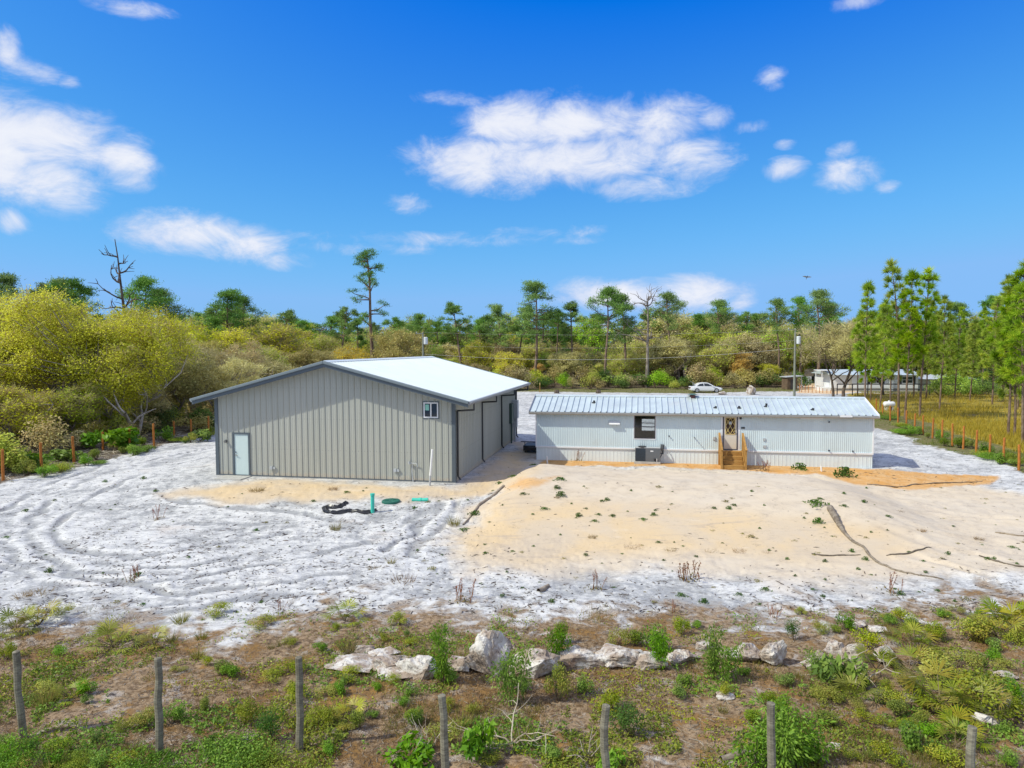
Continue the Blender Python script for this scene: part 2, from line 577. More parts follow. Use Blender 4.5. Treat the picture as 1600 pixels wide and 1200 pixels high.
def zone_weights(x, y):
    k = np.clip(y/25, .5, 1.5)
    x, y = x + 2.6*k*(fbm(x*.28/k, y*.28/k, 51, 5, .6)-.5), y + 2.6*k*(fbm(x*.28/k, y*.28/k, 61, 5, .6)-.5)
    z = {}
    z['tan'] = zone(x, y, Z_TAN, 1.8)
    z['tan'] = np.maximum(z['tan'], .82*zone(x, y, Z_TAN2, 1.3))
    z['orange'] = np.maximum(zone(x, y, Z_ORANGE, .55), .62*zone(x, y, Z_ORANGE2, .8))
    z['litter'] = zone(x, y, Z_LITTER, 3.2)
    z['green'] = zone(x, y, Z_GREENV, .8)
    z['yellow'] = zone(x, y, Z_YELLOW, 1.2)
    z['wood'] = np.maximum(zone(x, y, Z_LWOOD, 1.0), zone(x, y, Z_BWOOD, 2.5))
    z['fargrass'] = np.maximum(zone(x, y, Z_FARGRASS, 1.5), zone(x, y, Z_VERGE, 1.5))
    z['farsand'] = zone(x, y, Z_FARSAND, 1.2)
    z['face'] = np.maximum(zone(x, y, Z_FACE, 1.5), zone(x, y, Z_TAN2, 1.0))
    far = (y > 150) | (y < 7)
    z['wood'] = np.where(y > 132, 1.0, z['wood'])
    return z


# ------------------------------------------------------------------ the ground
def ground_material():
    m, t = new_mat('ground')
    tc = t.n('ShaderNodeTexCoord').outputs['Object']
    a1 = t.n('ShaderNodeAttribute', attribute_name='z1')
    a2 = t.n('ShaderNodeAttribute', attribute_name='z2')
    a3 = t.n('ShaderNodeAttribute', attribute_name='z3')
    s1 = t.n('ShaderNodeSeparateColor', {0: a1.outputs['Color']}).outputs
    s2 = t.n('ShaderNodeSeparateColor', {0: a2.outputs['Color']}).outputs
    s3 = t.n('ShaderNodeSeparateColor', {0: a3.outputs['Color']}).outputs
    big = t.noise(tc, .35, 5, .6, .3)
    med = t.noise(tc, 1.6, 6, .65, .6)
    fin = t.noise(tc, 9.0, 5, .7, .3)
    grit = t.noise(tc, 45.0, 3, .7)
    def edge(w, amp=.8, s=.10, nz=med):
        v = t.math('ADD', w, t.math('MULTIPLY', t.math('SUBTRACT', nz, .5), amp))
        return t.sstep(v, .5-s, .5+s)
    # white sand, stained grey where dark soil is churned up
    churn = t.math('ADD', t.math('MULTIPLY', med, .55), t.math('MULTIPLY', fin, .45))
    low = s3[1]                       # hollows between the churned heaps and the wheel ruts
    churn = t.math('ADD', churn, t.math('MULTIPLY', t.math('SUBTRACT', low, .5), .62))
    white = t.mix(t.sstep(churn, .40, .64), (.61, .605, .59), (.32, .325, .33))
    sw = t.n('ShaderNodeVectorMath', {0: tc, 1: (1.1, 3.0, 1.0)}, operation='MULTIPLY').outputs[0]
    swirl = t.noise(sw, 1.3, 7, .68, 1.2)
    white = t.mix(t.sstep(swirl, .50, .62, 0, .58), white, (.26, .26, .265))
    white = t.mix(t.sstep(t.noise(sw, 5.5, 5, .7, 1.5), .56, .66, 0, .55), white, (.17, .165, .165))
    white = t.mix(t.sstep(swirl, .30, .42, .5, 0), white, (.60, .585, .565))
    white = t.mix(t.sstep(big, .58, .75, 0, .5), white, (.50, .42, .36))
    # tan fill sand
    tan = t.mix(t.sstep(big, .36, .66), (.60, .455, .275), (.54, .445, .33))
    tan = t.mix(t.sstep(med, .60, .76, 0, .55), tan, (.40, .33, .265))
    tan = t.mix(t.sstep(fin, .60, .8, 0, .4), tan, (.36, .28, .20))
    wash = t.noise(t.n('ShaderNodeVectorMath', {0: tc, 1: (.45, 1.5, 1.0)}, operation='MULTIPLY').outputs[0], 1.0, 7, .68, 1.0)
    tan = t.mix(t.sstep(wash, .54, .66, 0, .6), tan, (.43, .35, .27))
    tan = t.mix(t.sstep(wash, .28, .42, .55, 0), tan, (.66, .56, .43))
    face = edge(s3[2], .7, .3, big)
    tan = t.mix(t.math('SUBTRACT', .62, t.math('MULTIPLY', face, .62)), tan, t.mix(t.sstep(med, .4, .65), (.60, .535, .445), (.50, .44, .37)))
    col = t.mix(edge(s1[0], 1.15, .24, big), white, tan)
    orange = t.mix(t.sstep(med, .35, .65), (.52, .27, .085), (.60, .38, .18))
    col = t.mix(edge(s1[1], .7, .2), col, orange)
    # dead leaves, pine straw and grey soil
    l1 = t.mix(t.sstep(fin, .36, .60), (.12, .075, .038), (.33, .235, .145))
    l1 = t.mix(t.sstep(t.noise(tc, 1.1, 5, .65, .5), .48, .60, 0, .85), l1, t.mix(t.sstep(fin, .38, .62), (.31, .175, .055), (.16, .09, .035)))
    l1 = t.mix(t.sstep(med, .54, .64, 0, .75), l1, (.42, .375, .33))
    l1 = t.mix(t.sstep(grit, .50, .70, 0, .85), l1, (.045, .035, .026))
    litter_e = edge(s1[2], 2.0, .14, t.math('ADD', t.math('MULTIPLY', med, .45), t.math('MULTIPLY', t.noise(tc, .75, 6, .65, .6), .55)))
    col = t.mix(litter_e, col, l1)
    wood = t.mix(t.sstep(fin, .35, .65), (.07, .052, .036), (.20, .155, .11))
    wood = t.mix(t.sstep(med, .5, .75, 0, .7), wood, (.07, .09, .025))
    col = t.mix(edge(s2[1], .8, .12), col, wood)
    grass = t.mix(t.sstep(fin, .35, .65), (.085, .105, .025), (.21, .175, .08))
    grass = t.mix(t.sstep(med, .52, .66, 0, .8), grass, (.26, .20, .13))
    col = t.mix(edge(s2[2], 1.3, .14), col, grass)
    yel = t.mix(t.sstep(med, .38, .66), (.40, .29, .06), (.20, .19, .04))
    yel = t.mix(t.sstep(big, .52, .7, 0, .7), yel, (.20, .155, .11))
    col = t.mix(edge(s2[0], .6, .12), col, yel)
    col = t.mix(edge(s3[0], .5, .12), col, (.62, .46, .30))
    # scattered dark bits: bark, charcoal, twigs
    st = t.n('ShaderNodeVectorMath', {0: tc, 1: (7.0, 15.0, 9.0)}, operation='MULTIPLY').outputs[0]
    fl = t.noise(st, 1.0, 3, .6, 1.4)
    bits = t.sstep(t.math('ADD', fl, t.math('MULTIPLY', t.math('SUBTRACT', med, .5), .5)), .625, .67)
    keep = t.math('SUBTRACT', 1.0, t.math('MULTIPLY', edge(s1[0], .3, .2, big), .65))
    col = t.mix(t.math('MULTIPLY', t.math('MULTIPLY', bits, keep), .85), col, (.085, .065, .055))
    bmp = t.math('ADD', t.math('MULTIPLY', med, .5), t.math('ADD', t.math('MULTIPLY', fin, .35), t.math('MULTIPLY', grit, .10)))
    sm = t.math('SUBTRACT', 1.0, t.math('MULTIPLY', s1[0], .55))
    bmp = t.math('MULTIPLY', bmp, sm)
    finish(t, col, .95, bump=bmp, bump_d=.05, spec=.15)
    return m


def build_ground():
    ys = list(np.array([-60., -25, -10, -3, 1, 3.5, 5.5, 6.8, 7.6]))
    p = 800.0
    while p > 30:
        ys.append(6.5*F_PX/p); p -= 1.9 if p > 100 else 1.2
    ys += [240, 262, 300, 380, 520, 800, 1400, 2600, 4500, 7000]
    ys = np.array(ys)
    u = np.linspace(-1, 1, 1101)
    tt = .42*u + .58*u**3
    hw = np.where(ys < 400, 19+1.25*np.maximum(ys, -12), 0) + np.where(ys >= 400, ys*1.6, 0)
    X = hw[:, None]*tt[None, :]
    Y = np.repeat(ys[:, None], len(u), 1)
    x, y = X.ravel(), Y.ravel()
    near = (y > 5) & (y < 160)
    z = smooth_height(x, y)
    dh, rut = detail_height(x, y)
    z = np.where(near, z+dh, np.where(y >= 160, -.36, z+dh))
    V = np.stack([x, y, z], 1)
    nr, nc = X.shape
    i = np.arange(nr*nc).reshape(nr, nc)
    F = np.stack([i[:-1, :-1].ravel(), i[:-1, 1:].ravel(), i[1:, 1:].ravel(), i[1:, :-1].ravel()], 1)
    me = mk_mesh('ground', V, [F], ground_material(), smooth=True)
    w = zone_weights(x, y)
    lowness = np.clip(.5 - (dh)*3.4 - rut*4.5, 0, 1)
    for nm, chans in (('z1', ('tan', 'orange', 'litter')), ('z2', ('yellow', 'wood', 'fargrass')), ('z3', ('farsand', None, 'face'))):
        a = me.attributes.new(nm, 'FLOAT_COLOR', 'POINT')
        c = np.zeros((len(x), 4), np.float32); c[:, 3] = 1
        for k, ch in enumerate(chans):
            if ch:
                c[:, k] = w[ch]
        if nm == 'z2':
            c[:, 2] = np.maximum(w['fargrass'], w['green'])
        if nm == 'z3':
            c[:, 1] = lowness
        a.data.foreach_set('color', c.ravel())
    return tag(obj('ground', me), kind='structure')


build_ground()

# ------------------------------------------------------------------ building materials
M = {}
def siding_mat():
    """painted ribbed steel: faint streaks, rows of screw heads at the girts, sand splashed on the foot"""
    m, t = new_mat('grey_siding')
    c = t.n('ShaderNodeTexCoord').outputs['Object']
    xyz = t.n('ShaderNodeSeparateXYZ', {0: c}).outputs
    st = t.n('ShaderNodeVectorMath', {0: c, 1: (1, 1, .12)}, operation='MULTIPLY').outputs[0]
    col = t.mix(t.lin(t.noise(st, 1.2, 5, .6), .3, .7), (.375, .385, .335), (.42, .425, .375))
    col = t.mix(t.sstep(t.noise(st, 4.0, 4, .7), .58, .75, 0, .35), col, (.30, .305, .27))
    row = t.math('PINGPONG', t.math('ADD', xyz[2], .15), .75)
    scr = t.math('LESS_THAN', row, .014)
    hor = t.math('ADD', xyz[0], xyz[1])
    sp_ = t.math('LESS_THAN', t.math('PINGPONG', hor, .0763), .012)
    col = t.mix(t.math('MULTIPLY', t.math('MULTIPLY', scr, sp_), .8), col, (.14, .145, .14))
    spl = t.math('ADD', t.math('MULTIPLY', t.sstep(xyz[2], .0, .55, 1, 0), .75), t.math('MULTIPLY', t.math('SUBTRACT', t.noise(c, 7, 5, .7), .5), 1.3))
    col = t.mix(t.sstep(spl, .35, .8, 0, .6), col, (.50, .41, .30))
    finish(t, col, .42)
    return m


M['siding'] = siding_mat()
M['trim'] = simple('slate_trim', (.085, .105, .12), .4, var=.06)
M['gutter'] = simple('dark_gutter', (.04, .042, .045), .4, var=.06)
M['roofwhite'] = simple('white_roof_metal', (.68, .735, .725), .45, var=.03, scale=.8)
M['door'] = simple('pale_door', (.54, .64, .62), .35, var=.03)
M['concrete'] = simple('concrete', (.42, .41, .38), .85, var=.15, dirt=(.28, .25, .22))
M['white'] = simple('white_paint', (.74, .75, .76), .4, var=.04)
M['homewall'] = simple('home_siding', (.59, .69, .715), .4, var=.05, scale=1.5, streak=True, dirt=(.46, .50, .48))
M['skirt'] = simple('home_skirt', (.66, .73, .74), .45, var=.05, scale=2, streak=True, dirt=(.55, .55, .52))
M['galv'] = simple('roof_galvalume', (.50, .57, .585), .42, metal=.12, var=.08, scale=1.2, dirt=(.45, .44, .42))
M['galvdark'] = simple('roof_edge', (.20, .22, .25), .4, metal=.4, var=.08)
M['dark'] = simple('dark_plastic', (.02, .02, .022), .5)
M['black'] = simple('black_metal', (.012, .012, .013), .45)
M['blackpoly'] = simple('black_sheet', (.018, .018, .02), .32, var=.2)
M['frame_dark'] = simple('bronze_frame', (.045, .04, .045), .4)
M['interior'] = simple('room_wall', (.20, .16, .12), .8)
M['wood'] = None
M['acgrey'] = simple('unit_grey', (.115, .125, .135), .45, var=.05)
M['acdark'] = simple('unit_grille', (.03, .045, .06), .5)
M['ltgrey'] = simple('light_grey', (.42, .44, .45), .5)
M['metergreen'] = simple('box_green', (.035, .075, .06), .5)
M['pvc'] = simple('white_pvc', (.78, .78, .76), .35, var=.03)
M['turq'] = simple('turquoise_pvc', (.05, .52, .40), .35, var=.06)
M['lid'] = simple('green_lid', (.012, .12, .085), .5, var=.1)
M['cream'] = simple('cream_door', (.66, .60, .50), .45, var=.04)
M['gold'] = simple('gold_bars', (.62, .47, .17), .4)
M['rust'] = simple('rust_flue', (.14, .045, .04), .7)
M['ridgegreen'] = simple('flue_cap', (.06, .12, .10), .6)
M['chrome'] = simple('metal_hardware', (.25, .25, .25), .3, metal=1.0)


def wood_mat(name, c1, c2, scale=3.0):
    m, t = new_mat(name)
    c = t.n('ShaderNodeTexCoord').outputs['Object']
    n = t.noise(c, scale, 6, .65, .3)
    n2 = t.noise(t.n('ShaderNodeVectorMath', {0: c, 1: (1, 1, 9)}, operation='MULTIPLY').outputs[0], scale*2.2, 4, .6)
    f = t.math('ADD', t.math('MULTIPLY', n, .5), t.math('MULTIPLY', n2, .5))
    finish(t, t.mix(t.sstep(f, .38, .62), c1, c2), .75, bump=f, bump_d=.006, spec=.25)
    return m


M['wood'] = wood_mat('stair_wood', (.30, .155, .04), (.44, .25, .075))
M['greywood'] = wood_mat('weathered_post', (.12, .105, .075), (.26, .24, .175), 5)
M['rustwood'] = wood_mat('orange_post', (.33, .11, .022), (.50, .19, .04), 4)
M['pole'] = wood_mat('pole_wood', (.18, .20, .17), (.26, .27, .22), 2)
M['log'] = wood_mat('grey_log', (.20, .155, .11), (.36, .30, .23), 4)
M['drift'] = wood_mat('driftwood', (.13, .10, .07), (.30, .255, .20), 4)


def glass_mat(name, tint=(.02, .025, .03), through=.0):
    m, t = new_mat(name)
    if through:
        tr = t.n('ShaderNodeBsdfTransparent', {'Color': (.75, .78, .78)})
        gl = t.n('ShaderNodeBsdfGlossy', {'Color': (1, 1, 1), 'Roughness': .03})
        fr = t.n('ShaderNodeFresnel', {'IOR': 1.5})
        mx = t.n('ShaderNodeMixShader', {0: fr.outputs[0], 1: tr, 2: gl})
        t.n('ShaderNodeOutputMaterial', {'Surface': mx})
    else:
        finish(t, tint, .05, spec=.6)
    return m


M['glass'] = glass_mat('dark_glass')
M['clear'] = glass_mat('clear_glass', through=1.0)


def corr(name, x0, x1, profile, period, zb, ztop, mat, parent, holes=(), flip=False, yoff=0.0, tf=None, cuts=()):
    """ribbed sheet in the local xz plane. profile: [(x, y)] within one period (y < 0 stands proud)"""
    xs = {x0: None, x1: None}
    k = math.floor(x0/period)
    pts = []
    while k*period < x1+period:
        for px_, py_ in profile:
            pts.append((k*period+px_, py_))
        k += 1
    pts.sort()
    pxs = np.array([p[0] for p in pts]); pys = np.array([p[1] for p in pts])
    X = [x for x in pxs if x0 < x < x1] + [x0, x1] + list(cuts)
    for h in holes:
        X += [h[0], h[1]]
    X = np.array(sorted(set(round(x, 5) for x in X)))
    Yv = np.interp(X, pxs, pys) + yoff
    V, F = [], []
    for i in range(len(X)-1):
        a, b = X[i], X[i+1]
        mid = (a+b)/2
        iv = [(None, None)]
        hz = sorted((h[2], h[3]) for h in holes if h[0] < mid < h[1])
        segs, lo = [], 'b'
        for q0, q1 in hz:
            segs.append((lo, q0)); lo = q1
        segs.append((lo, 't'))
        for s0, s1 in segs:
            za = [zb if s0 == 'b' else s0]*2
            zt = [ztop(a), ztop(b)] if s1 == 't' else [s1, s1]
            if zt[0]-za[0] < 1e-4 and zt[1]-za[1] < 1e-4:
                continue
            o = len(V)
            V += [(a, Yv[i], za[0]), (b, Yv[i+1], za[1]), (b, Yv[i+1], zt[1]), (a, Yv[i], zt[0])]
            F.append((o, o+1, o+2, o+3))
    if tf:
        V = [tf(*v) for v in V]
    m = mk_mesh(name, V, [np.array(F)], mat)
    return obj(name, m, parent)


RIB = [(0, 0), (.085, 0), (.09, -.006), (.11, -.006), (.115, 0), (.19, 0), (.195, -.006), (.215, -.006), (.22, 0), (.262, 0), (.276, -.034), (.292, -.034), (.305, 0)]
FINE = [(0, 0), (.055, 0), (.065, -.014), (.085, -.014), (.1, 0)]


# ------------------------------------------------------------------ the metal building
def metal_building():
    T = thing('metal_building', 'long grey metal workshop with white gable roof and slate trim', 'building', (B0[0], B0[1], 0), -TH)
    W, L, OV, OVS = B_W, B_L, .62, .82
    EZ, AZ = 3.82, 5.42          # wall height at the eaves and at the apex
    sl_ = (AZ-EZ)/(W/2)
    top = lambda x: AZ - abs(x+W/2)*sl_
    # openings on the front, read off the photograph
    dx0, dz1 = on_plane(B0, 364.5, 681); dx1, _ = on_plane(B0, 389.5, 681)
    dz0 = .02; dz1 = 2.10
    wx0, wz1 = on_plane(B0, 662, 628.5); wx1, wz0 = on_plane(B0, 685, 653)
    holes = [(dx0, dx1, dz0, dz1), (wx0, wx1, wz0, wz1)]
    corr('front_wall', -W+.1, -.1, RIB, .305, .02, top, M['siding'], T, holes, cuts=(-W/2,))
    corr('side_wall', .1, L-.1, RIB, .305, .02, lambda x: EZ+.02, M['siding'], T, tf=lambda x, y, z: (-y, x, z))
    corr('side_wall', .1, L-.1, RIB, .305, .02, lambda x: EZ+.02, M['siding'], T, tf=lambda x, y, z: (-W+y, L-x, z))
    corr('rear_wall', -W+.1, -.1, RIB, .305, .02, top, M['siding'], T, tf=lambda x, y, z: (-W-x, L-y, z), cuts=(-W/2,))
    b = MB(); b.box(-W-.05, .05, -.05, L+.05, -.35, .0); b.build('slab', M['concrete'], T)
    # corner trims
    for cx, sx in ((-W, -1), (0, 1)):
        for cy, sy in ((0, -1), (L, 1)):
            b = MB()
            x0, x1 = sorted((cx+sx*.045, cx-sx*.13)); y0, y1 = sorted((cy+sy*.045, cy-sy*.13))
            b.box(x0, x1, y0, y1, .003, EZ-.02)
            b.build('corner_trim', M['trim'], T)
    b = MB(); b.box(-W+.14, -.14, -.045, -.001, .002, .05)
    b.build('base_trim', M['trim'], T)
    # roof: two ribbed sheets on a thin deck
    def roof_sheet(side):
        # strips across the slope; ribs run eave to ridge
        V, F = [], []
        ys = []
        y = -OV
        prof = [(0, 0), (.12, 0), (.13, .022), (.15, .022), (.16, 0)]
        k = 0
        while y < L+OV:
            for a, h in ((0, 0), (.25, 0), (.262, .022), (.285, .022), (.30, 0)):
                yy = -OV + k*.305 + a
                if yy < L+OV:
                    ys.append((yy, h))
            k += 1; y = -OV + k*.305
        ys.append((L+OV, 0))
        xe = (W/2+OVS)
        for yy, h in ys:
            for d in (0.0, xe):
                x = -W/2 + side*d
                V.append((x, yy, AZ+.20 - d*sl_ + h))
        n = len(ys)
        for i in range(n-1):
            F.append((2*i, 2*i+1, 2*i+3, 2*i+2) if side > 0 else (2*i, 2*i+2, 2*i+3, 2*i+1))
        o = obj('roof', mk_mesh('roof', V, [np.array(F)], M['roofwhite']), T)
        # deck underneath
        b = MB()
        zt = lambda d: AZ+.19-d*sl_
        pl = [(-W/2, zt(0)), (-W/2+side*xe, zt(xe)), (-W/2+side*xe, zt(xe)-.10), (-W/2, zt(0)-.10)]
        b.prism(pl, -OV+.005, L+OV-.005, 'y')
        b.build('roof_deck', M['siding'], T)
    roof_sheet(1); roof_sheet(-1)
    # fascia (rake trim) front and back: deep sculpted slate strip with a rolled upper lip
    xe = W/2+OVS
    zt = lambda d: AZ+.245-d*sl_
    for y0, y1, y2 in ((-OV-.13, -OV+.0, -OV-.05), (L+OV+.13, L+OV, L+OV+.05)):
        b = MB()
        for s in (-1, 1):
            pl = [(-W/2, zt(0)), (-W/2+s*(xe+.03), zt(xe+.03)), (-W/2+s*(xe+.03), zt(xe+.03)-.14), (-W/2, zt(0)-.14)]
            b.prism(pl, y0, y1, 'y')
        b.build('rake_lip', simple_lip, T, bevel=.03)
        b = MB()
        for s in (-1, 1):
            pl = [(-W/2, zt(0)-.135), (-W/2+s*xe, zt(xe)-.135), (-W/2+s*xe, zt(xe)-.30), (-W/2, zt(0)-.30)]
            b.prism(pl, y2, y1, 'y')
        b.build('rake_trim', M['trim'], T)
    # ridge cap
    b = MB()
    b.prism([(-W/2-.18, AZ+.20-.18*sl_+.03), (-W/2, AZ+.262), (-W/2+.18, AZ+.20-.18*sl_+.03), (-W/2, AZ+.225)], -OV+.02, L+OV-.02, 'y')
    b.build('ridge_cap', M['roofwhite'], T)
    # eave gutters and downspouts
    for s in (1, -1):
        b = MB()
        xg = -W/2+s*(xe+.02)
        zg = AZ+.20-(xe)*sl_
        pl = [(xg, zg+.02), (xg+s*.13, zg+.02), (xg+s*.13, zg-.06), (xg+s*.05, zg-.15), (xg, zg-.15)]
        b.prism(pl, -OV-.02, L+OV+.02, 'y')
        g = b.build('gutter', M['trim2'], T)
        if s > 0:
            for yd, sg in ((.28, 1), (5.3, 1), (10.5, 1), (L-.1, 1)):
                d = MB()
                x_o, z_o = xg+.05, zg-.13
                d.tube([(x_o, yd-.12, z_o), (x_o, yd-.12, z_o-.30)], .045, 6)
                d.tube([(x_o+.02, yd-.12, z_o-.30), (.09, yd-.02, z_o-.36)], .045, 6)
                d.tube([(.085, yd-.02, z_o-.33), (.085, yd-.02, .25), (.20, yd-.02, .08)], .05, 6)
                d.build('downspout', M['gutter'], T)
    # door
    b = MB(); b.box(dx0+.055, dx1-.055, -.012, .03, .025, dz1-.06)
    dr = b.build('door', M['door'], T)
    b = MB()
    b.box(dx0-.04, dx0+.05, -.05, .02, .02, dz1+.03); b.box(dx1-.05, dx1+.04, -.05, .02, .02, dz1+.03); b.box(dx0+.05, dx1-.05, -.05, .02, dz1-.055, dz1+.03)
    b.build('door_frame', M['trim'], T)
    b = MB()
    b.tube([(dx0+.13, -.012, 1.02), (dx0+.13, -.07, 1.02)], .03, 8); b.tube([(dx0+.12, -.07, 1.02), (dx0+.25, -.075, 1.0)], .014, 6)
    b.build('door_handle', M['chrome'], dr)
    b = MB(); b.tube([(dx0+.13, -.012, 1.16), (dx0+.13, -.045, 1.16)], .032, 8); b.build('deadbolt', M['chrome'], dr)
    b = MB(); b.box(dx0-.45, dx1+.1, -1.0, -.05, -.2, .012); b.build('door_step', M['concrete'], T, bevel=.01)
    # window
    wd = MB()
    f = .055
    for q in ((wx0, wx1, wz0, wz0+f), (wx0, wx1, wz1-f, wz1)):
        wd.box(q[0], q[1], -.04, .03, q[2], q[3])
    for q in ((wx0, wx0+f), (wx1-f, wx1), ((wx0+wx1)/2-.03, (wx0+wx1)/2+.03)):
        wd.box(q[0], q[1], -.037, .027, wz0+f, wz1-f)
    w = wd.build('window', M['white'], T)
    p = MB(); p.box(wx0+f, wx1-f, -.008, .0, wz0+f, wz1-f); p.build('pane', M['glass'], w)
    p = MB()
    g = .045
    p.box(wx0-g, wx0, -.03, .0, wz0-g, wz1+g); p.box(wx1, wx1+g, -.03, .0, wz0-g, wz1+g)
    p.box(wx0, wx1, -.03, 0, wz1, wz1+g); p.box(wx0, wx1, -.03, 0, wz0-g, wz0)
    p.build('casing', M['trim'], w)
    p = MB(); p.box(wx0+f+.02, wx0+f+.2, -.012, -.009, wz1-f-.32, wz1-f-.05); p.build('sticker', M['sticker'], w)
    # small fittings on the front
    def fit(px, py, kind):
        x, z = on_plane(B0, px, py)
        b = MB()
        if kind == 'light':
            b.box(x-.06, x+.06, -.06, -.03, z-.06, z+.06); b.tube([(x, -.05, z), (x, -.14, z-.02)], [.05, .07], 8)
            b.build('wall_lamp', M['chrome'], T)
        elif kind == 'outlet':
            b.box(x-.07, x+.07, -.10, -.03, z-.07, z+.09); b.box(x+.08, x+.20, -.08, -.035, z-.05, z+.06)
            b.build('outlet_box', M['ltgrey'], T)
        elif kind == 'hose':
            b.tube([(x+.10, -.09, .0), (x+.05, -.09, z-.35), (x+.08, -.09, z)], .025, 6)
            b.tube([(x-.08, -.13, z+.08), (x+.08, -.09, z+.05), (x+.30, -.11, z+.03), (x+.33, -.13, z-.12)], .025, 6)
            b.tube([(x-.08, -.13, z+.14), (x-.06, -.13, z+.02)], .05, 7)
            b.build('hose_bib', M['ltgrey'], T)
    fit(354, 689, 'light'); fit(425, 731, 'outlet'); fit(618, 735, 'outlet'); fit(643, 725, 'hose')
    # electric boxes on the side wall near its far end
    y0, z0 = on_side(B0, 800, 668)
    b = MB(); b.box(.04, .22, 13.1, 13.7, 1.3, 2.6); b.tube([(.12, 13.4, 1.3), (.12, 13.4, -.1)], .05, 8)
    b.build('electric_panel', M['metergreen'], T)
    b = MB(); b.box(.04, .42, 14.0, 14.5, 1.55, 2.75); b.tube([(.2, 14.3, 1.55), (.2, 14.3, -.1)], .07, 8); b.box(.05, .36, 14.1, 14.4, .95, 1.5)
    b.build('meter_box', M['ltgrey'], T)
    # a dark ceiling of the room behind the window so the building is closed
    return T


M['trim2'] = simple('grey_gutter', (.27, .28, .30), .4, var=.06)
M['sticker'] = simple('window_sticker', (.25, .55, .45), .5)
simple_lip = simple('slate_lip', (.17, .205, .22), .38, var=.05)
metal_building()


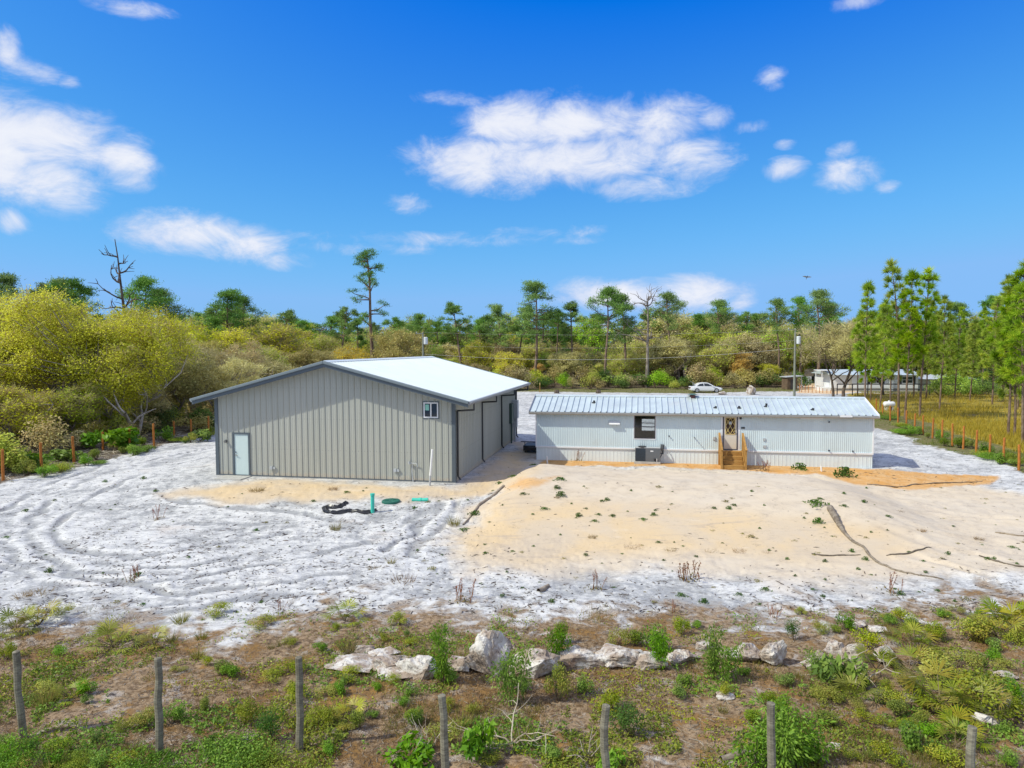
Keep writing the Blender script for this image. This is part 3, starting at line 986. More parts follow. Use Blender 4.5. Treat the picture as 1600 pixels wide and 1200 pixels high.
# ------------------------------------------------------------------ the mobile home
def mobile_home():
    HZ = -.2
    T = thing('mobile_home', 'white ribbed mobile home with silver metal roof on low skirting', 'mobile home', (H0[0], H0[1], HZ), -TH)
    L, D = H_L, 4.27
    q = lambda px, py, yl=0.0: on_plane(H0, px, py, yl, HZ)
    band_z = (q(838, 697.5)[1] + q(1363, 710)[1])/2
    wt_z = 2.70
    wx0, wz1 = q(991, 648.5); wx1, wz0 = q(1024, 685.5)
    dx0, dz1 = q(1129.5, 648); dx1, _ = q(1153, 648)
    dz0 = band_z + .07
    holes = [(wx0, wx1, wz0, wz1), (dx0, dx1, dz0, dz1)]
    corr('front_wall', 0, L, FINE, .1, band_z+.05, lambda x: wt_z, M['homewall'], T, holes)
    bw0, bz1 = q(1003, 648, D); bw1, bz0 = q(1024, 674, D)
    corr('rear_wall', 0, L, FINE, .1, band_z+.05, lambda x: wt_z, M['homewall'], T, [(L-bw1, L-bw0, bz0, bz1)], tf=lambda x, y, z: (L-x, D-y, z))
    corr('end_wall', 0, D, FINE, .1, band_z+.05, lambda x: wt_z + .75 - abs(x-D/2)*.35, M['homewall'], T, tf=lambda x, y, z: (y, D-x, z), cuts=(D/2,))
    corr('end_wall', 0, D, FINE, .1, band_z+.05, lambda x: wt_z + .75 - abs(x-D/2)*.35, M['homewall'], T, tf=lambda x, y, z: (L-y, x, z), cuts=(D/2,))
    SK = [(0, 0), (.16, 0), (.165, -.012), (.19, -.012), (.195, 0), (.2, 0)]
    corr('skirting', 0, L, SK, .2, -.3, lambda x: band_z, M['skirt'], T, yoff=.02)
    corr('skirting', 0, L, SK, .2, -.3, lambda x: band_z, M['skirt'], T, tf=lambda x, y, z: (L-x, D-.02-y, z))
    corr('skirting', 0, D, SK, .2, -.3, lambda x: band_z, M['skirt'], T, tf=lambda x, y, z: (y+.02, D-x, z))
    corr('skirting', 0, D, SK, .2, -.3, lambda x: band_z, M['skirt'], T, tf=lambda x, y, z: (L-.02-y, x, z))
    b = MB()
    b.box(-.03, L+.03, -.045, .03, band_z-.03, band_z+.055); b.box(-.03, L+.03, D-.03, D+.045, band_z-.03, band_z+.055)
    b.box(-.045, .02, .03, D-.03, band_z-.03, band_z+.055); b.box(L-.02, L+.045, .03, D-.03, band_z-.03, band_z+.055)
    b.build('belt_strip', M['white'], T)
    for cx in (0, L):
        b = MB(); b.box(cx-.035, cx+.035, -.04, .03, band_z+.06, wt_z); b.build('corner_strip', M['white'], T)
    # the room seen through the window
    b = MB()
    b.box(.1, L-.1, .1, D-.1, band_z-.02, band_z+.02); b.build('floor', M['interior'], T)
    b = MB(); b.box(.1, L-.1, .1, D-.1, wt_z-.28, wt_z-.24); b.build('ceiling', M['interior'], T)
    for xx in (wx0-1.7, wx1+1.8):
        b = MB(); b.box(xx, xx+.1, .1, D-.1, band_z+.02, wt_z-.28); b.build('partition', M['interior'], T)
    # roof
    EV, ZE, ZR = .33, 2.80, 3.56
    xl, _ = q(827, 640.5, -EV); xr, _ = q(1374, 646.5, -EV)
    for s in (0, 1):
        yE, yR = (-EV, D/2) if s == 0 else (D+EV, D/2)
        xs = [(xl, 0)]
        k = math.ceil((xl+.05)/.335)
        while k*.335 < xr-.04:
            x = k*.335
            xs += [(x-.03, 0), (x-.02, .055), (x+.02, .055), (x+.03, 0)]
            k += 1
        xs.append((xr, 0))
        V, F = [], []
        for x, h in xs:
            V += [(x, yE, ZE+h), (x, yR, ZR+h)]
        for i in range(len(xs)-1):
            F.append((2*i, 2*i+2, 2*i+3, 2*i+1) if s == 0 else (2*i, 2*i+1, 2*i+3, 2*i+2))
        obj('roof', mk_mesh('roof', V, [np.array(F)], M['galv']), T)
    b = MB()
    b.prism([(-EV+.01, ZE-.01), (D/2, ZR-.01), (D+EV-.01, ZE-.01), (D+EV-.01, ZE-.08), (D/2, ZR-.1), (-EV+.01, ZE-.08)], xl+.01, xr-.01, 'x')
    b.build('roof_deck', M['ltgrey'], T)
    b = MB(); b.box(xl, xr-1.35, -EV-.02, -EV+.005, ZE-.10, ZE-.015); b.box(xr-.35, xr, -EV-.02, -EV+.005, ZE-.10, ZE-.015)
    b.build('fascia', M['fascia'], T)
    b = MB(); b.box(xl, xr, -EV-.012, -.05, ZE-.155, ZE-.095); b.box(xl, xr, D+.05, D+EV+.012, ZE-.155, ZE-.095)
    b.build('soffit', M['soffit'], T)
    b = MB(); b.box(xr-1.9, xr-1.3, -EV-.035, -EV-.021, ZE-.09, ZE+.015)
    b.build('loose_flashing', M['white'], T)
    b = MB(); b.prism([(D/2-.2, ZR-.045), (D/2-.19, ZR-.01), (D/2, ZR+.06), (D/2+.19, ZR-.01), (D/2+.2, ZR-.045), (D/2, ZR+.03)], xl, xr, 'x')
    b.build('ridge_cap', M['galv'], T)
    for x, mt in ((xl, 'galvdark'), (xr, 'white')):
        b = MB()
        for yE in (-EV, D+EV):
            b.prism([(yE, ZE+.05), (D/2, ZR+.05), (D/2, ZR-.13), (yE, ZE-.13)], x-.03, x+.03, 'x')
        b.build('rake_trim', M[mt], T)
    # flue and the small vents on the roof
    def on_roof(px, py):
        y = -EV
        best = None
        for k in range(60):
            yl = -EV + (D/2+EV)*k/59
            x, z = q(px, py, yl)
            zr = ZE + (ZR-ZE)*k/59
            if best is None or abs(z-zr) < best[0]:
                best = (abs(z-zr), x, yl, zr)
        return best[1:]
    x, y, z = on_roof(1082, 621)
    b = MB(); b.tube([(x, y, z-.1), (x, y, z+.13)], .16, 10); fl = b.build('flue', M['rust'], T)
    b = MB(); b.tube([(x, y, z+.16), (x, y, z+.22)], [.30, .12], 12); b.tube([(x, y, z+.1), (x, y, z+.16)], .06, 8); b.build('flue_cap', M['ridgegreen'], fl)
    for px, py, h in ((928, 629, .12), (1118, 637, .08), (1154.5, 637, .1), (1197, 635, .16), (1270, 640, .08)):
        x, y, z = on_roof(px, py)
        b = MB(); b.tube([(x, y, z-.05), (x+.02, y, z+h)], .06, 8); b.tube([(x, y, z-.02), (x, y, z+.03)], [.16, .08], 8)
        b.build('roof_vent', M['dark'], T)
    # window
    f = .05
    wd = MB()
    wd.box(wx0, wx1, -.03, .03, wz0, wz0+f); wd.box(wx0, wx1, -.03, .03, wz1-f, wz1)
    wd.box(wx0, wx0+f, -.03, .03, wz0+f, wz1-f); wd.box(wx1-f, wx1, -.03, .03, wz0+f, wz1-f)
    wd.box(wx0+f, wx1-f, -.024, .024, (wz0+wz1)/2-.02, (wz0+wz1)/2+.03)
    w = wd.build('window', M['frame_dark'], T)
    p = MB(); p.box(wx0+f, wx1-f, -.004, .0, wz0+f, wz1-f); p.build('pane', M['clear'], w)
    p = MB(); g = .035
    p.box(wx0-g, wx0, -.022, .0, wz0-g, wz1+g); p.box(wx1, wx1+g, -.022, .0, wz0-g, wz1+g); p.box(wx0, wx1, -.022, 0, wz0-g*1.6, wz0)
    p.build('casing', M['white'], w)
    b0 = MB(); b0.box(bw0, bw1, D-.03, D+.02, bz0, bz0+.04); b0.box(bw0, bw1, D-.03, D+.02, (bz0+bz1)/2-.02, (bz0+bz1)/2+.02); b0.box(bw0, bw1, D-.03, D+.02, bz1-.04, bz1); b0.box(bw0-.03, bw0, D-.03, D+.02, bz0, bz1); b0.box(bw1, bw1+.03, D-.03, D+.02, bz0, bz1)
    b0.build('window', M['ltgrey'], T)
    # door with a diamond lattice light
    g = .055
    b = MB(); b.box(dx0, dx0+g, -.04, .02, dz0, dz1); b.box(dx1-g, dx1, -.04, .02, dz0, dz1); b.box(dx0+g, dx1-g, -.04, .02, dz1-g, dz1); b.box(dx0+g, dx1-g, -.04, .02, dz0, dz0+.04)
    b.build('door_frame', M['doortrim'], T)
    b = MB(); b.box(dx0-.1, dx0, -.02, .0, dz0-.02, dz1+.05); b.box(dx1, dx1+.12, -.02, 0, dz0-.02, dz1+.05); b.build('door_casing', M['white'], T)
    lx0, lz1 = q(1134, 653); lx1, lz0 = q(1148, 678.5)
    d = MB()
    d.box(dx0+g, lx0, -.015, .015, dz0+.04, dz1-g); d.box(lx1, dx1-g, -.015, .015, dz0+.04, dz1-g)
    d.box(lx0, lx1, -.015, .015, dz0+.04, lz0); d.box(lx0, lx1, -.015, .015, lz1, dz1-g)
    dr = d.build('door', M['cream'], T)
    p = MB(); p.box(lx0, lx1, .0, .006, lz0, lz1); p.build('pane', M['brownglass'], dr)
    p = MB()
    lw, lh = lx1-lx0, lz1-lz0
    for a0, c0, a1, c1 in ((0, 0, .5, .5), (0, .5, .5, 1), (.5, 0, 1, .5), (.5, .5, 1, 1), (0, 1, .5, .5), (0, .5, .5, 0), (.5, 1, 1, .5), (.5, .5, 1, 0)):
        p.tube([(lx0+a0*lw, -.012, lz0+c0*lh), (lx0+a1*lw, -.012, lz0+c1*lh)], .016, 4)
    for a0, c0, a1, c1 in ((0, 0, 1, 0), (0, 1, 1, 1), (0, 0, 0, 1), (1, 0, 1, 1)):
        p.tube([(lx0+a0*lw, -.018, lz0+c0*lh), (lx0+a1*lw, -.018, lz0+c1*lh)], .024, 4)
    p.build('lattice', M['gold'], dr)
    p = MB(); p.box((lx0+lx1)/2-.07, (lx0+lx1)/2+.07, -.03, -.02, lz0+.60*lh, lz0+.78*lh); p.build('door_ornament', M['ltgrey'], dr)
    p = MB(); p.tube([(dx1-.15, -.01, dz0+.95), (dx1-.15, -.07, dz0+.95)], .035, 8); p.build('door_handle', M['dark'], dr)
    p = MB(); p.tube([(dx1-.15, -.01, dz0+1.1), (dx1-.15, -.04, dz0+1.1)], .03, 8); p.build('deadbolt', M['dark'], dr)
    # wall fittings
    def box(name, px0, py0, px1, py1, dp, mat):
        x0, z1 = q(px0, py0); x1, z0 = q(px1, py1)
        b = MB(); b.box(x0, x1, -dp, -.005, z0, z1)
        return b.build(name, mat, T, bevel=.008)
    x0, z1 = q(952, 658.5); x1, z0 = q(968.5, 662.5)
    b = MB(); b.prism([(-.01, z1+.04), (-.2, z0+.02), (-.2, z0-.02), (-.01, z0)], x0, x1, 'x'); b.build('vent_hood', M['white'], T)
    box('outlet_cover', 1113.5, 682, 1117.5, 687, .07, M['ltgrey']); box('porch_lamp', 1155.5, 651, 1158.5, 655, .12, M['dark'])
    box('outlet_cover', 1192.5, 684.5, 1196, 689, .05, M['ltgrey']); box('outlet_cover', 1192, 695.5, 1197.5, 699.5, .05, M['ltgrey'])
    x0, z1 = q(1158, 667.5); x1, z0 = q(1164, 669.5)
    b = MB()
    for k in range(4):
        xa = x0+(x1-x0)*(k+.1)/4
        b.box(xa, xa+(x1-x0)*.17, -.028, -.016, z0-.02, z1+.02)
    b.build('house_number', M['dark'], T)
    box('wall_lamp', 1165, 699.5, 1169.5, 704, .14, M['white'])
    for px, py in ((1085, 684), (1295, 659.5), (1295, 704), (1332, 705), (1045.5, 681.5)):
        x, z = q(px, py)
        b = MB(); b.tube([(x, -.01, z), (x, -.12, z+.02)], .035, 7); b.build('pipe_stub', M['dark'], T)
    x, z = q(1085, 684)
    b = MB(); b.tube([(x, -.06, z), (x-.02, -.34, z+.03)], .02, 6); b.build('pipe_arm', M['ltgrey'], T)
    x0, z1 = q(1032, 694); x1, z0 = q(1037, 701)
    b = MB(); b.box(x0, x1, -.12, -.01, z0, z1); b.tube([((x0+x1)/2, -.08, z0), ((x0+x1)/2, -.08, .5), ((x0+x1)/2-.15, -.25, .25), ((x0+x1)/2-.4, -.3, .3)], .025, 6)
    b.build('disconnect_box', M['acgrey'], T)
    b = MB(); xx = q(1250, 688)[0]; b.box(xx, xx+1.1, -.1, -.03, wt_z-.14, wt_z-.06); b.build('eave_vent', M['white'], T)
    return T, (dx0, dx1, dz0, q)


M['fascia'] = simple('fascia_metal', (.30, .295, .28), .5, var=.1, dirt=(.18, .15, .12))
M['soffit'] = simple('soffit_brown', (.26, .22, .165), .6, var=.1)
M['doortrim'] = simple('navy_door_trim', (.022, .025, .06), .4)
M['brownglass'] = glass_mat('brown_glass', (.035, .012, .01))
HOME, (HDX0, HDX1, HDZ, HQ) = mobile_home()


def h_world(x, y, z):
    return Vector((H0[0]+x*UX+y*VX, H0[1]+x*UY+y*VY, z))


def hz(x, y):
    w = h_world(x, y, 0)
    return float(Hgt(w.x, w.y)[0])


# ---- wooden entry stair
def entry_stair():
    x0, x1 = HDX0-.10, HDX1+.16
    zt = HDZ - .2 - .03         # tread at the door sill (world)
    g = hz((x0+x1)/2, -1.2)
    o = h_world((x0+x1)/2, 0, g)
    T = thing('entry_stair', 'brown timber steps with boarded side rails below the mobile home door', 'stairs', o, -TH)
    w = (x1-x0)/2
    H = zt-g
    n = 4
    run, land = .27, .55
    rise = H/n
    y0 = -.06
    b = MB(); b.box(-w, w, -land, y0, H-.04, H); b.build('landing', M['wood'], T)
    for k in range(1, n):
        z = H-k*rise; ya = -land-(k-1)*run
        b = MB(); b.box(-w+.02, w-.02, ya-run-.02, ya-.005, z-.04, z); b.build('tread', M['wood'], T)
    for k in range(n):
        z = H-k*rise; ya = -land-k*run+(.0 if k == 0 else 0)
        b = MB(); b.box(-w+.02, w-.02, ya+.002-.02, ya+.012, z-rise+.005, z-.045); b.build('riser', M['wood'], T)
    ye = -land-(n-1)*run
    for s in (-1, 1):
        xs = sorted((s*w+s*.004, s*(w+.04)))
        b = MB(); b.prism([(y0, H+.02), (-land, H+.02), (ye-.05, rise*.9), (ye-.05, -.05), (y0, -.05)], xs[0], xs[1], 'x'); b.build('stringer', M['wood'], T)
        px_ = sorted((s*(w+.045), s*(w+.13)))
        for yy, zz in ((-.12, H+.92), (ye-.0, rise+.80)):
            b = MB(); b.box(px_[0], px_[1], yy-.045, yy+.045, -.1, zz); b.build('post', M['wood'], T)
        b = MB(); b.prism([(-.10, H+.93), (-.10, H+.97), (ye-.08, rise+.86), (ye-.08, rise+.81)], px_[0]-.01, px_[1]+.01, 'x'); b.build('handrail', M['wood'], T)
        for k in range(6):
            f = (k+.5)/6
            yy = -.17+(ye+.06+.17)*f
            zb = max(.05, H*(1-f)-.05)
            zz = H+.93+(rise+.80-H-.93)*f
            q0, q1 = sorted((s*(w+.06), s*(w+.085)))
            b = MB(); b.box(q0, q1, yy-.075, yy+.075, zb-.1, zz-.02); b.build('side_board', M['wood'], T)


entry_stair()


# ---- package air conditioner beside the skirting
def air_unit():
    x0, zz = HQ(992.5, 722, -.45); x1, _ = HQ(1031.5, 722, -.45)
    g = hz((x0+x1)/2, -.8)
    o = h_world((x0+x1)/2, -.45, g)
    T = thing('air_conditioner', 'dark grey package air conditioner on a pale pad against the skirting', 'air conditioner', o, -TH)
    w = (x1-x0)/2
    b = MB(); b.box(-w-.06, w+.02, -.05, .40, -.15, .12); b.build('pad', M['concrete'], T, bevel=.015)
    b = MB(); b.box(-w, w, 0, .36, .125, .86); b.build('cabinet', M['acgrey'], T, bevel=.012)
    b = MB(); b.box(-w-.01, w+.01, -.01, .37, .865, .90); b.build('top_panel', M['ltgrey'], T, bevel=.008)
    b = MB()
    for k in range(22):
        z = .17+k*.031
        b.box(-w+.02, -w+.55, -.012, -.001, z, z+.018)
    b.box(-w+.02, -w+.55, -.004, -.0005, .15, .85)
    b.build('coil_grille', M['acdark'], T)
    b = MB(); b.tube([(-w+.38, .18, .90), (-w+.38, .18, .95)], .22, 18); b.build('fan_guard', M['dark'], T)
    b = MB(); b.box(-w+.82, -w+.98, -.008, -.001, .68, .74); b.build('badge', M['white'], T)
    b = MB(); b.box(w-.34, w-.22, -.05, -.002, .18, .30); b.build('service_valve', M['dark'], T)
    b = MB(); b.tube([(w-.18, -.03, .30), (w-.18, -.03, .14)], .02, 6); b.build('condensate_pipe', M['pvc'], T)
    b = MB(); b.tube([(w+.005, .1, .6), (w+.15, .1, .55), (w+.18, .2, .9), (w+.2, .40, 1.0)], .03, 6); b.build('conduit', M['dark'], T)


air_unit()

# ------------------------------------------------------------------ plant builders
R = np.random.default_rng(11)


def rand_dirs(n, rng, up=0.0):
    v = rng.normal(size=(n, 3)); v[:, 2] += up
    return v/np.linalg.norm(v, axis=1, keepdims=True)


def leaf_quads(P, size, rng, aspect=.5, axis=None, face=None):
    """diamond leaves at points P; with face, blades turn their upper side that way (up and outward, as leaves do)"""
    n = len(P)
    size = np.broadcast_to(np.asarray(size, float), (n,))[:, None]
    if face is not None:
        N = face + rand_dirs(n, rng)*.75
        N /= np.linalg.norm(N, axis=1, keepdims=True)+1e-9
        A = np.cross(N, rand_dirs(n, rng)); A /= np.linalg.norm(A, axis=1, keepdims=True)+1e-9
        Bv = np.cross(N, A)
        a, b = A*size*.5, Bv*size*.5*aspect
        V = np.stack([P-a, P+b-a*.1, P+a, P-b-a*.1], 1).reshape(-1, 3)
        return V, np.arange(4*n).reshape(n, 4)
    A = rand_dirs(n, rng) if axis is None else axis
    Bv = np.cross(A, rand_dirs(n, rng)); Bv /= np.linalg.norm(Bv, axis=1, keepdims=True)+1e-9
    a, b = A*size*.5, Bv*size*.5*aspect
    V = np.stack([P-a, P+b-a*.1, P+a, P-b-a*.1], 1).reshape(-1, 3)
    F = np.arange(4*n).reshape(n, 4)
    return V, F


def spikes(P, D, length, width, rng):
    """thin triangles from P along D"""
    n = len(P)
    length = np.broadcast_to(np.asarray(length, float), (n,))[:, None]
    width = np.broadcast_to(np.asarray(width, float), (n,))[:, None]
    S = np.cross(D, rand_dirs(n, rng)); S /= np.linalg.norm(S, axis=1, keepdims=True)+1e-9
    V = np.stack([P-S*width*.5, P+S*width*.5, P+D*length], 1).reshape(-1, 3)
    return V, np.arange(3*n).reshape(n, 3)


class PM:
    """collects leaf / spike / tube geometry for one mesh"""
    def __init__(s):
        s.V, s.F, s.mi, s.rn, s.n = [], [], [], [], 0
    def add(s, V, F, mi=0, rn=0.5):
        V = np.asarray(V, float).reshape(-1, 3); F = np.asarray(F, int)
        if not len(F):
            return
        s.V.append(V); s.F.append(F+s.n); s.n += len(V)
        s.mi.append(np.full(len(F), mi)); s.rn.append(np.broadcast_to(np.asarray(rn, float), (len(F),)))
    def tube(s, pts, rad, sides=5, mi=0):
        pts = np.asarray(pts, float); m = len(pts)
        rad = np.broadcast_to(np.asarray(rad, float), (m,))
        T = np.gradient(pts, axis=0); T /= np.linalg.norm(T, axis=1, keepdims=True)+1e-9
        ref = np.array([1., 0, 0]) if abs(T[0, 0]) < .8 else np.array([0, 1., 0])
        N = np.cross(T, ref); N /= np.linalg.norm(N, axis=1, keepdims=True)+1e-9
        Bn = np.cross(T, N)
        ang = np.arange(sides)*2*math.pi/sides
        V = pts[:, None, :] + (N[:, None, :]*np.cos(ang)[None, :, None] + Bn[:, None, :]*np.sin(ang)[None, :, None])*rad[:, None, None]
        i = np.arange(m*sides).reshape(m, sides)
        a, b = i[:-1], i[1:]
        F = np.stack([a, np.roll(a, -1, 1), np.roll(b, -1, 1), b], -1).reshape(-1, 4)
        s.add(V.reshape(-1, 3), F, mi, .5)
    def mesh(s, name, mats, smooth=False):
        return mk_mesh(name, np.concatenate(s.V), s.F, mats, np.concatenate(s.mi), np.concatenate(s.rn), smooth)


def wander(p, d, length, n, rng, wob=.25, lift=0.0):
    pts = [np.array(p, float)]
    d = np.array(d, float); d /= np.linalg.norm(d)
    for _ in range(n):
        d = d + rng.normal(size=3)*wob; d[2] += lift
        d /= np.linalg.norm(d)
        pts.append(pts[-1]+d*length/n)
    return np.array(pts), d


LM = {}
LM['grey'] = leaf_mat('twig_grey', [(0.325, 0.267, 0.130), (0.520, 0.443, 0.214), (0.612, 0.554, 0.260), (0.477, 0.443, 0.153)])
LM['tan'] = leaf_mat('twig_tan', [(0.285, 0.228, 0.091), (0.470, 0.365, 0.143), (0.534, 0.466, 0.181), (0.402, 0.383, 0.103)])
LM['olive'] = leaf_mat('leaf_olive', [(0.227, 0.293, 0.030), (0.398, 0.497, 0.045), (0.558, 0.653, 0.067), (0.637, 0.619, 0.074)])
LM['yellow'] = leaf_mat('leaf_yellow_green', [(0.343, 0.385, 0.010), (0.570, 0.586, 0.014), (0.700, 0.700, 0.016), (0.700, 0.693, 0.013)])
LM['orange'] = leaf_mat('leaf_orange', [(0.404, 0.292, 0.045), (0.651, 0.425, 0.056), (0.700, 0.493, 0.056), (0.673, 0.369, 0.045)])
LM['green'] = leaf_mat('leaf_green', [(0.158, 0.287, 0.036), (0.300, 0.499, 0.047), (0.474, 0.693, 0.064), (0.378, 0.573, 0.056)])
LM['dkgreen'] = leaf_mat('leaf_dark_green', [(0.043, 0.094, 0.025), (0.082, 0.159, 0.034), (0.140, 0.232, 0.043), (0.186, 0.243, 0.063)])
LM['pine'] = leaf_mat('pine_needles_dark', [(0.078, 0.160, 0.037), (0.143, 0.270, 0.051), (0.248, 0.399, 0.076), (0.178, 0.319, 0.076)], trans=.25)
LM['ypine'] = leaf_mat('pine_needles_bright', [(0.142, 0.242, 0.016), (0.261, 0.399, 0.027), (0.391, 0.529, 0.040), (0.495, 0.525, 0.047)], trans=.3)
LM['palm'] = leaf_mat('palmetto_leaf', [(0.153, 0.218, 0.017), (0.261, 0.307, 0.024), (0.369, 0.372, 0.041), (0.308, 0.243, 0.032)], trans=.2, rough=.45)
LM['bush'] = leaf_mat('bush_leaf', [(0.131, 0.184, 0.021), (0.214, 0.294, 0.029), (0.331, 0.385, 0.040), (0.403, 0.366, 0.053)])
LM['bright'] = leaf_mat('bright_leaf', [(0.089, 0.185, 0.019), (0.147, 0.284, 0.025), (0.237, 0.383, 0.039), (0.198, 0.327, 0.039)], rough=.5)
LM['mat'] = leaf_mat('ground_weed_leaf', [(0.039, 0.098, 0.016), (0.072, 0.156, 0.023), (0.117, 0.208, 0.033), (0.156, 0.208, 0.052)])
LM['dry'] = leaf_mat('dry_grass', [(.16, .105, .045), (.29, .19, .08), (.36, .25, .12), (.20, .12, .055)])
LM['gold'] = leaf_mat('golden_grass', [(0.286, 0.208, 0.039), (0.429, 0.305, 0.058), (0.520, 0.377, 0.091), (0.260, 0.247, 0.052)])
LM['tuft'] = leaf_mat('tuft_grass', [(0.125, 0.150, 0.025), (0.225, 0.225, 0.044), (0.338, 0.275, 0.075), (0.375, 0.250, 0.088)])
LM['red'] = leaf_mat('red_weed', [(.25, .07, .05), (.36, .13, .09), (.30, .20, .10), (.18, .16, .05)])
LM['lawn'] = leaf_mat('lawn_grass', [(0.070, 0.114, 0.014), (0.125, 0.180, 0.022), (0.187, 0.228, 0.034), (0.234, 0.204, 0.036)])
BK = {}
BK['oak'] = bark_mat('oak_bark', (.13, .105, .085), (.33, .29, .25))
BK['pale'] = bark_mat('pale_bark', (.24, .20, .165), (.48, .43, .37))
BK['dark'] = bark_mat('dark_bark', (.06, .045, .035), (.16, .125, .10))
BK['pine'] = bark_mat('pine_bark', (.115, .075, .05), (.26, .19, .14))
BK['twig'] = bark_mat('dead_twig', (.33, .27, .20), (.52, .45, .36))
BK['stem'] = bark_mat('weed_stem', (.11, .08, .05), (.22, .17, .11))


def oak_parts(seed, H=9.0, spread=4.5, trunks=2, n_tip=70, per=75, leaf=.20, twig_share=.5, crown_lo=.33, lm='olive', bark='oak', lean=0.3, tw='grey', clump=.95):
    """spreading scrub oak: limbs that fork to the crown's shell, leaf-sized faces in clumps"""
    rng = np.random.default_rng(seed)
    tr = PM(); cr = PM()
    cz = H*(crown_lo+1)/2; rz = H*(1-crown_lo)/2
    lob = [(np.array([rng.uniform(-.55, .55)*spread, rng.uniform(-.55, .55)*spread, H*crown_lo+(H*(1-crown_lo))*rng.uniform(.25, .72)]), rng.uniform(.42, .75)) for _ in range(6)]
    tips = []
    while len(tips) < n_tip:
        c, s = lob[rng.integers(len(lob))]
        d = rand_dirs(1, rng, .25)[0]*rng.uniform(.55, 1.0)**.5
        p = c + d*np.array([spread*s, spread*s, rz*s*1.15])
        if p[2] > H*crown_lo*.55 and p[2] < H*1.02:
            tips.append(p)
    tips = np.array(tips)
    forks = []
    for k in range(trunks):
        a = 2*math.pi*(k+rng.uniform(0, .6))/trunks
        d = np.array([math.cos(a)*lean, math.sin(a)*lean, 1])
        base = np.array([math.cos(a)*.25*(trunks > 1), math.sin(a)*.25*(trunks > 1), -.3])
        pts, dd = wander(base, d, H*rng.uniform(.40, .52), 6, rng, .14)
        r0 = H*.020*rng.uniform(.8, 1.2)
        tr.tube(pts, np.linspace(r0*1.15, r0*.6, len(pts)), 7)
        for j in range(3):
            i = rng.integers(3, len(pts))
            b = rng.uniform(0, 2*math.pi)
            p2, d2 = wander(pts[i], [math.cos(b)*.9, math.sin(b)*.9, .8], H*rng.uniform(.22, .36), 5, rng, .2)
            tr.tube(p2, np.linspace(r0*.55, r0*.25, len(p2)), 5)
            forks += [p2[k2] for k2 in (2, 3, 4, 5)]
        forks += [pts[-1], pts[-2]]
    forks = np.array(forks)
    for p in tips[::2]:
        f = forks[np.argmin(np.linalg.norm(forks-p, axis=1))]
        m = (f+p)/2 + rng.normal(size=3)*.25 + np.array([0, 0, -.15])
        tr.tube([f, m, p], [H*.0058, H*.004, H*.002], 4)
    for p in tips:
        k = int(per*rng.uniform(.6, 1.4))
        Pp = p + rng.normal(size=(k, 3))*np.array([.5, .5, .36])*clump
        nt = int(k*twig_share)
        base_v = np.clip(rng.normal(.5, .2) + 0*p[2], 0, 1)
        if k-nt > 0:
            o_ = Pp[nt:]-np.array([0, 0, cz-.6*rz]); o_ /= np.linalg.norm(o_, axis=1, keepdims=True)+1e-9
            V, F = leaf_quads(Pp[nt:], leaf*rng.uniform(.6, 1.3, k-nt), rng, .6, face=o_*.7+np.array([0, 0, .55]))
            cr.add(V, F, 0, np.clip(base_v+rng.normal(size=k-nt)*.2, 0, 1))
        if nt:
            D = (Pp[:nt]-p); D /= np.linalg.norm(D, axis=1, keepdims=True)+1e-9
            D[:, 2] += .3
            V, F = spikes(p+.4*(Pp[:nt]-p), D, rng.uniform(.35, .9, nt)*clump, .055, rng)
            cr.add(V, F, 1, np.clip(rng.normal(.5, .25, nt), 0, 1))
    return [('trunk', tr.mesh('oak_trunk', [BK[bark]], True)), ('crown', cr.mesh('oak_crown', [LM[lm], LM[tw]]))]


def recolor(parts, lm, tw=None):
    m = parts[1][1].copy()
    m.materials[0] = LM[lm]
    if tw: m.materials[1] = LM[tw]
    return [parts[0], ('crown', m)]


def pine_parts(seed, H=15, crown=.45, rad=2.8, n_br=22, clump=.72, per=120, lm='pine', bare_top=False, low_limb=0):
    """old slash pine: bare pole, open crown of separate needle clumps"""
    rng = np.random.default_rng(seed)
    tr = PM(); cr = PM()
    pts, _ = wander((0, 0, -.3), (rng.normal()*.03, rng.normal()*.03, 1), H*.97, 10, rng, .035)
    tr.tube(pts, np.linspace(H*.0165, H*.004, len(pts)), 7)
    hs = list(H*(1-crown*rng.uniform(0, 1, n_br)**1.15)) + [H*rng.uniform(.35, .5) for _ in range(low_limb)]
    for h in hs:
        f = np.clip((h/H)*10, 0, 9.99); i = int(f); p = pts[i]+(pts[i+1]-pts[i])*(f-i)
        rel = (H-h)/(H*crown)
        L = rad*(.30+.75*math.sin(min(1, rel*1.1)*math.pi*.62))*rng.uniform(.6, 1.15)
        a = rng.uniform(0, 2*math.pi)
        q, d = wander(p, (math.cos(a), math.sin(a), rng.uniform(-.05, .45)), L, 4, rng, .16, .07)
        tr.tube(q, np.linspace(H*.0052, H*.0018, len(q)), 4)
        for c in [q[-1]] + [q[-2]+rng.normal(size=3)*.35] + ([q[-3]+rng.normal(size=3)*.4] if rng.random() < .5 else []):
            n = int(per*rng.uniform(.6, 1.2))
            Pc = c + rng.normal(size=(n, 3))*np.array([.42, .42, .22])*clump
            D = rand_dirs(n, rng, .5)
            V, F = spikes(Pc, D, rng.uniform(.22, .45, n), .09, rng)
            cr.add(V, F, 0, np.clip(rng.normal(.45, .22)+rng.normal(size=n)*.15, 0, 1))
    c = pts[-1]
    n = per
    V, F = spikes(c+rng.normal(size=(n, 3))*.3*clump, rand_dirs(n, rng, .6), .38, .07, rng)
    cr.add(V, F, 0, rng.uniform(0, 1, n))
    return [('trunk', tr.mesh('pine_trunk', [BK['pine']], True)), ('crown', cr.mesh('pine_crown', [LM[lm]]))]


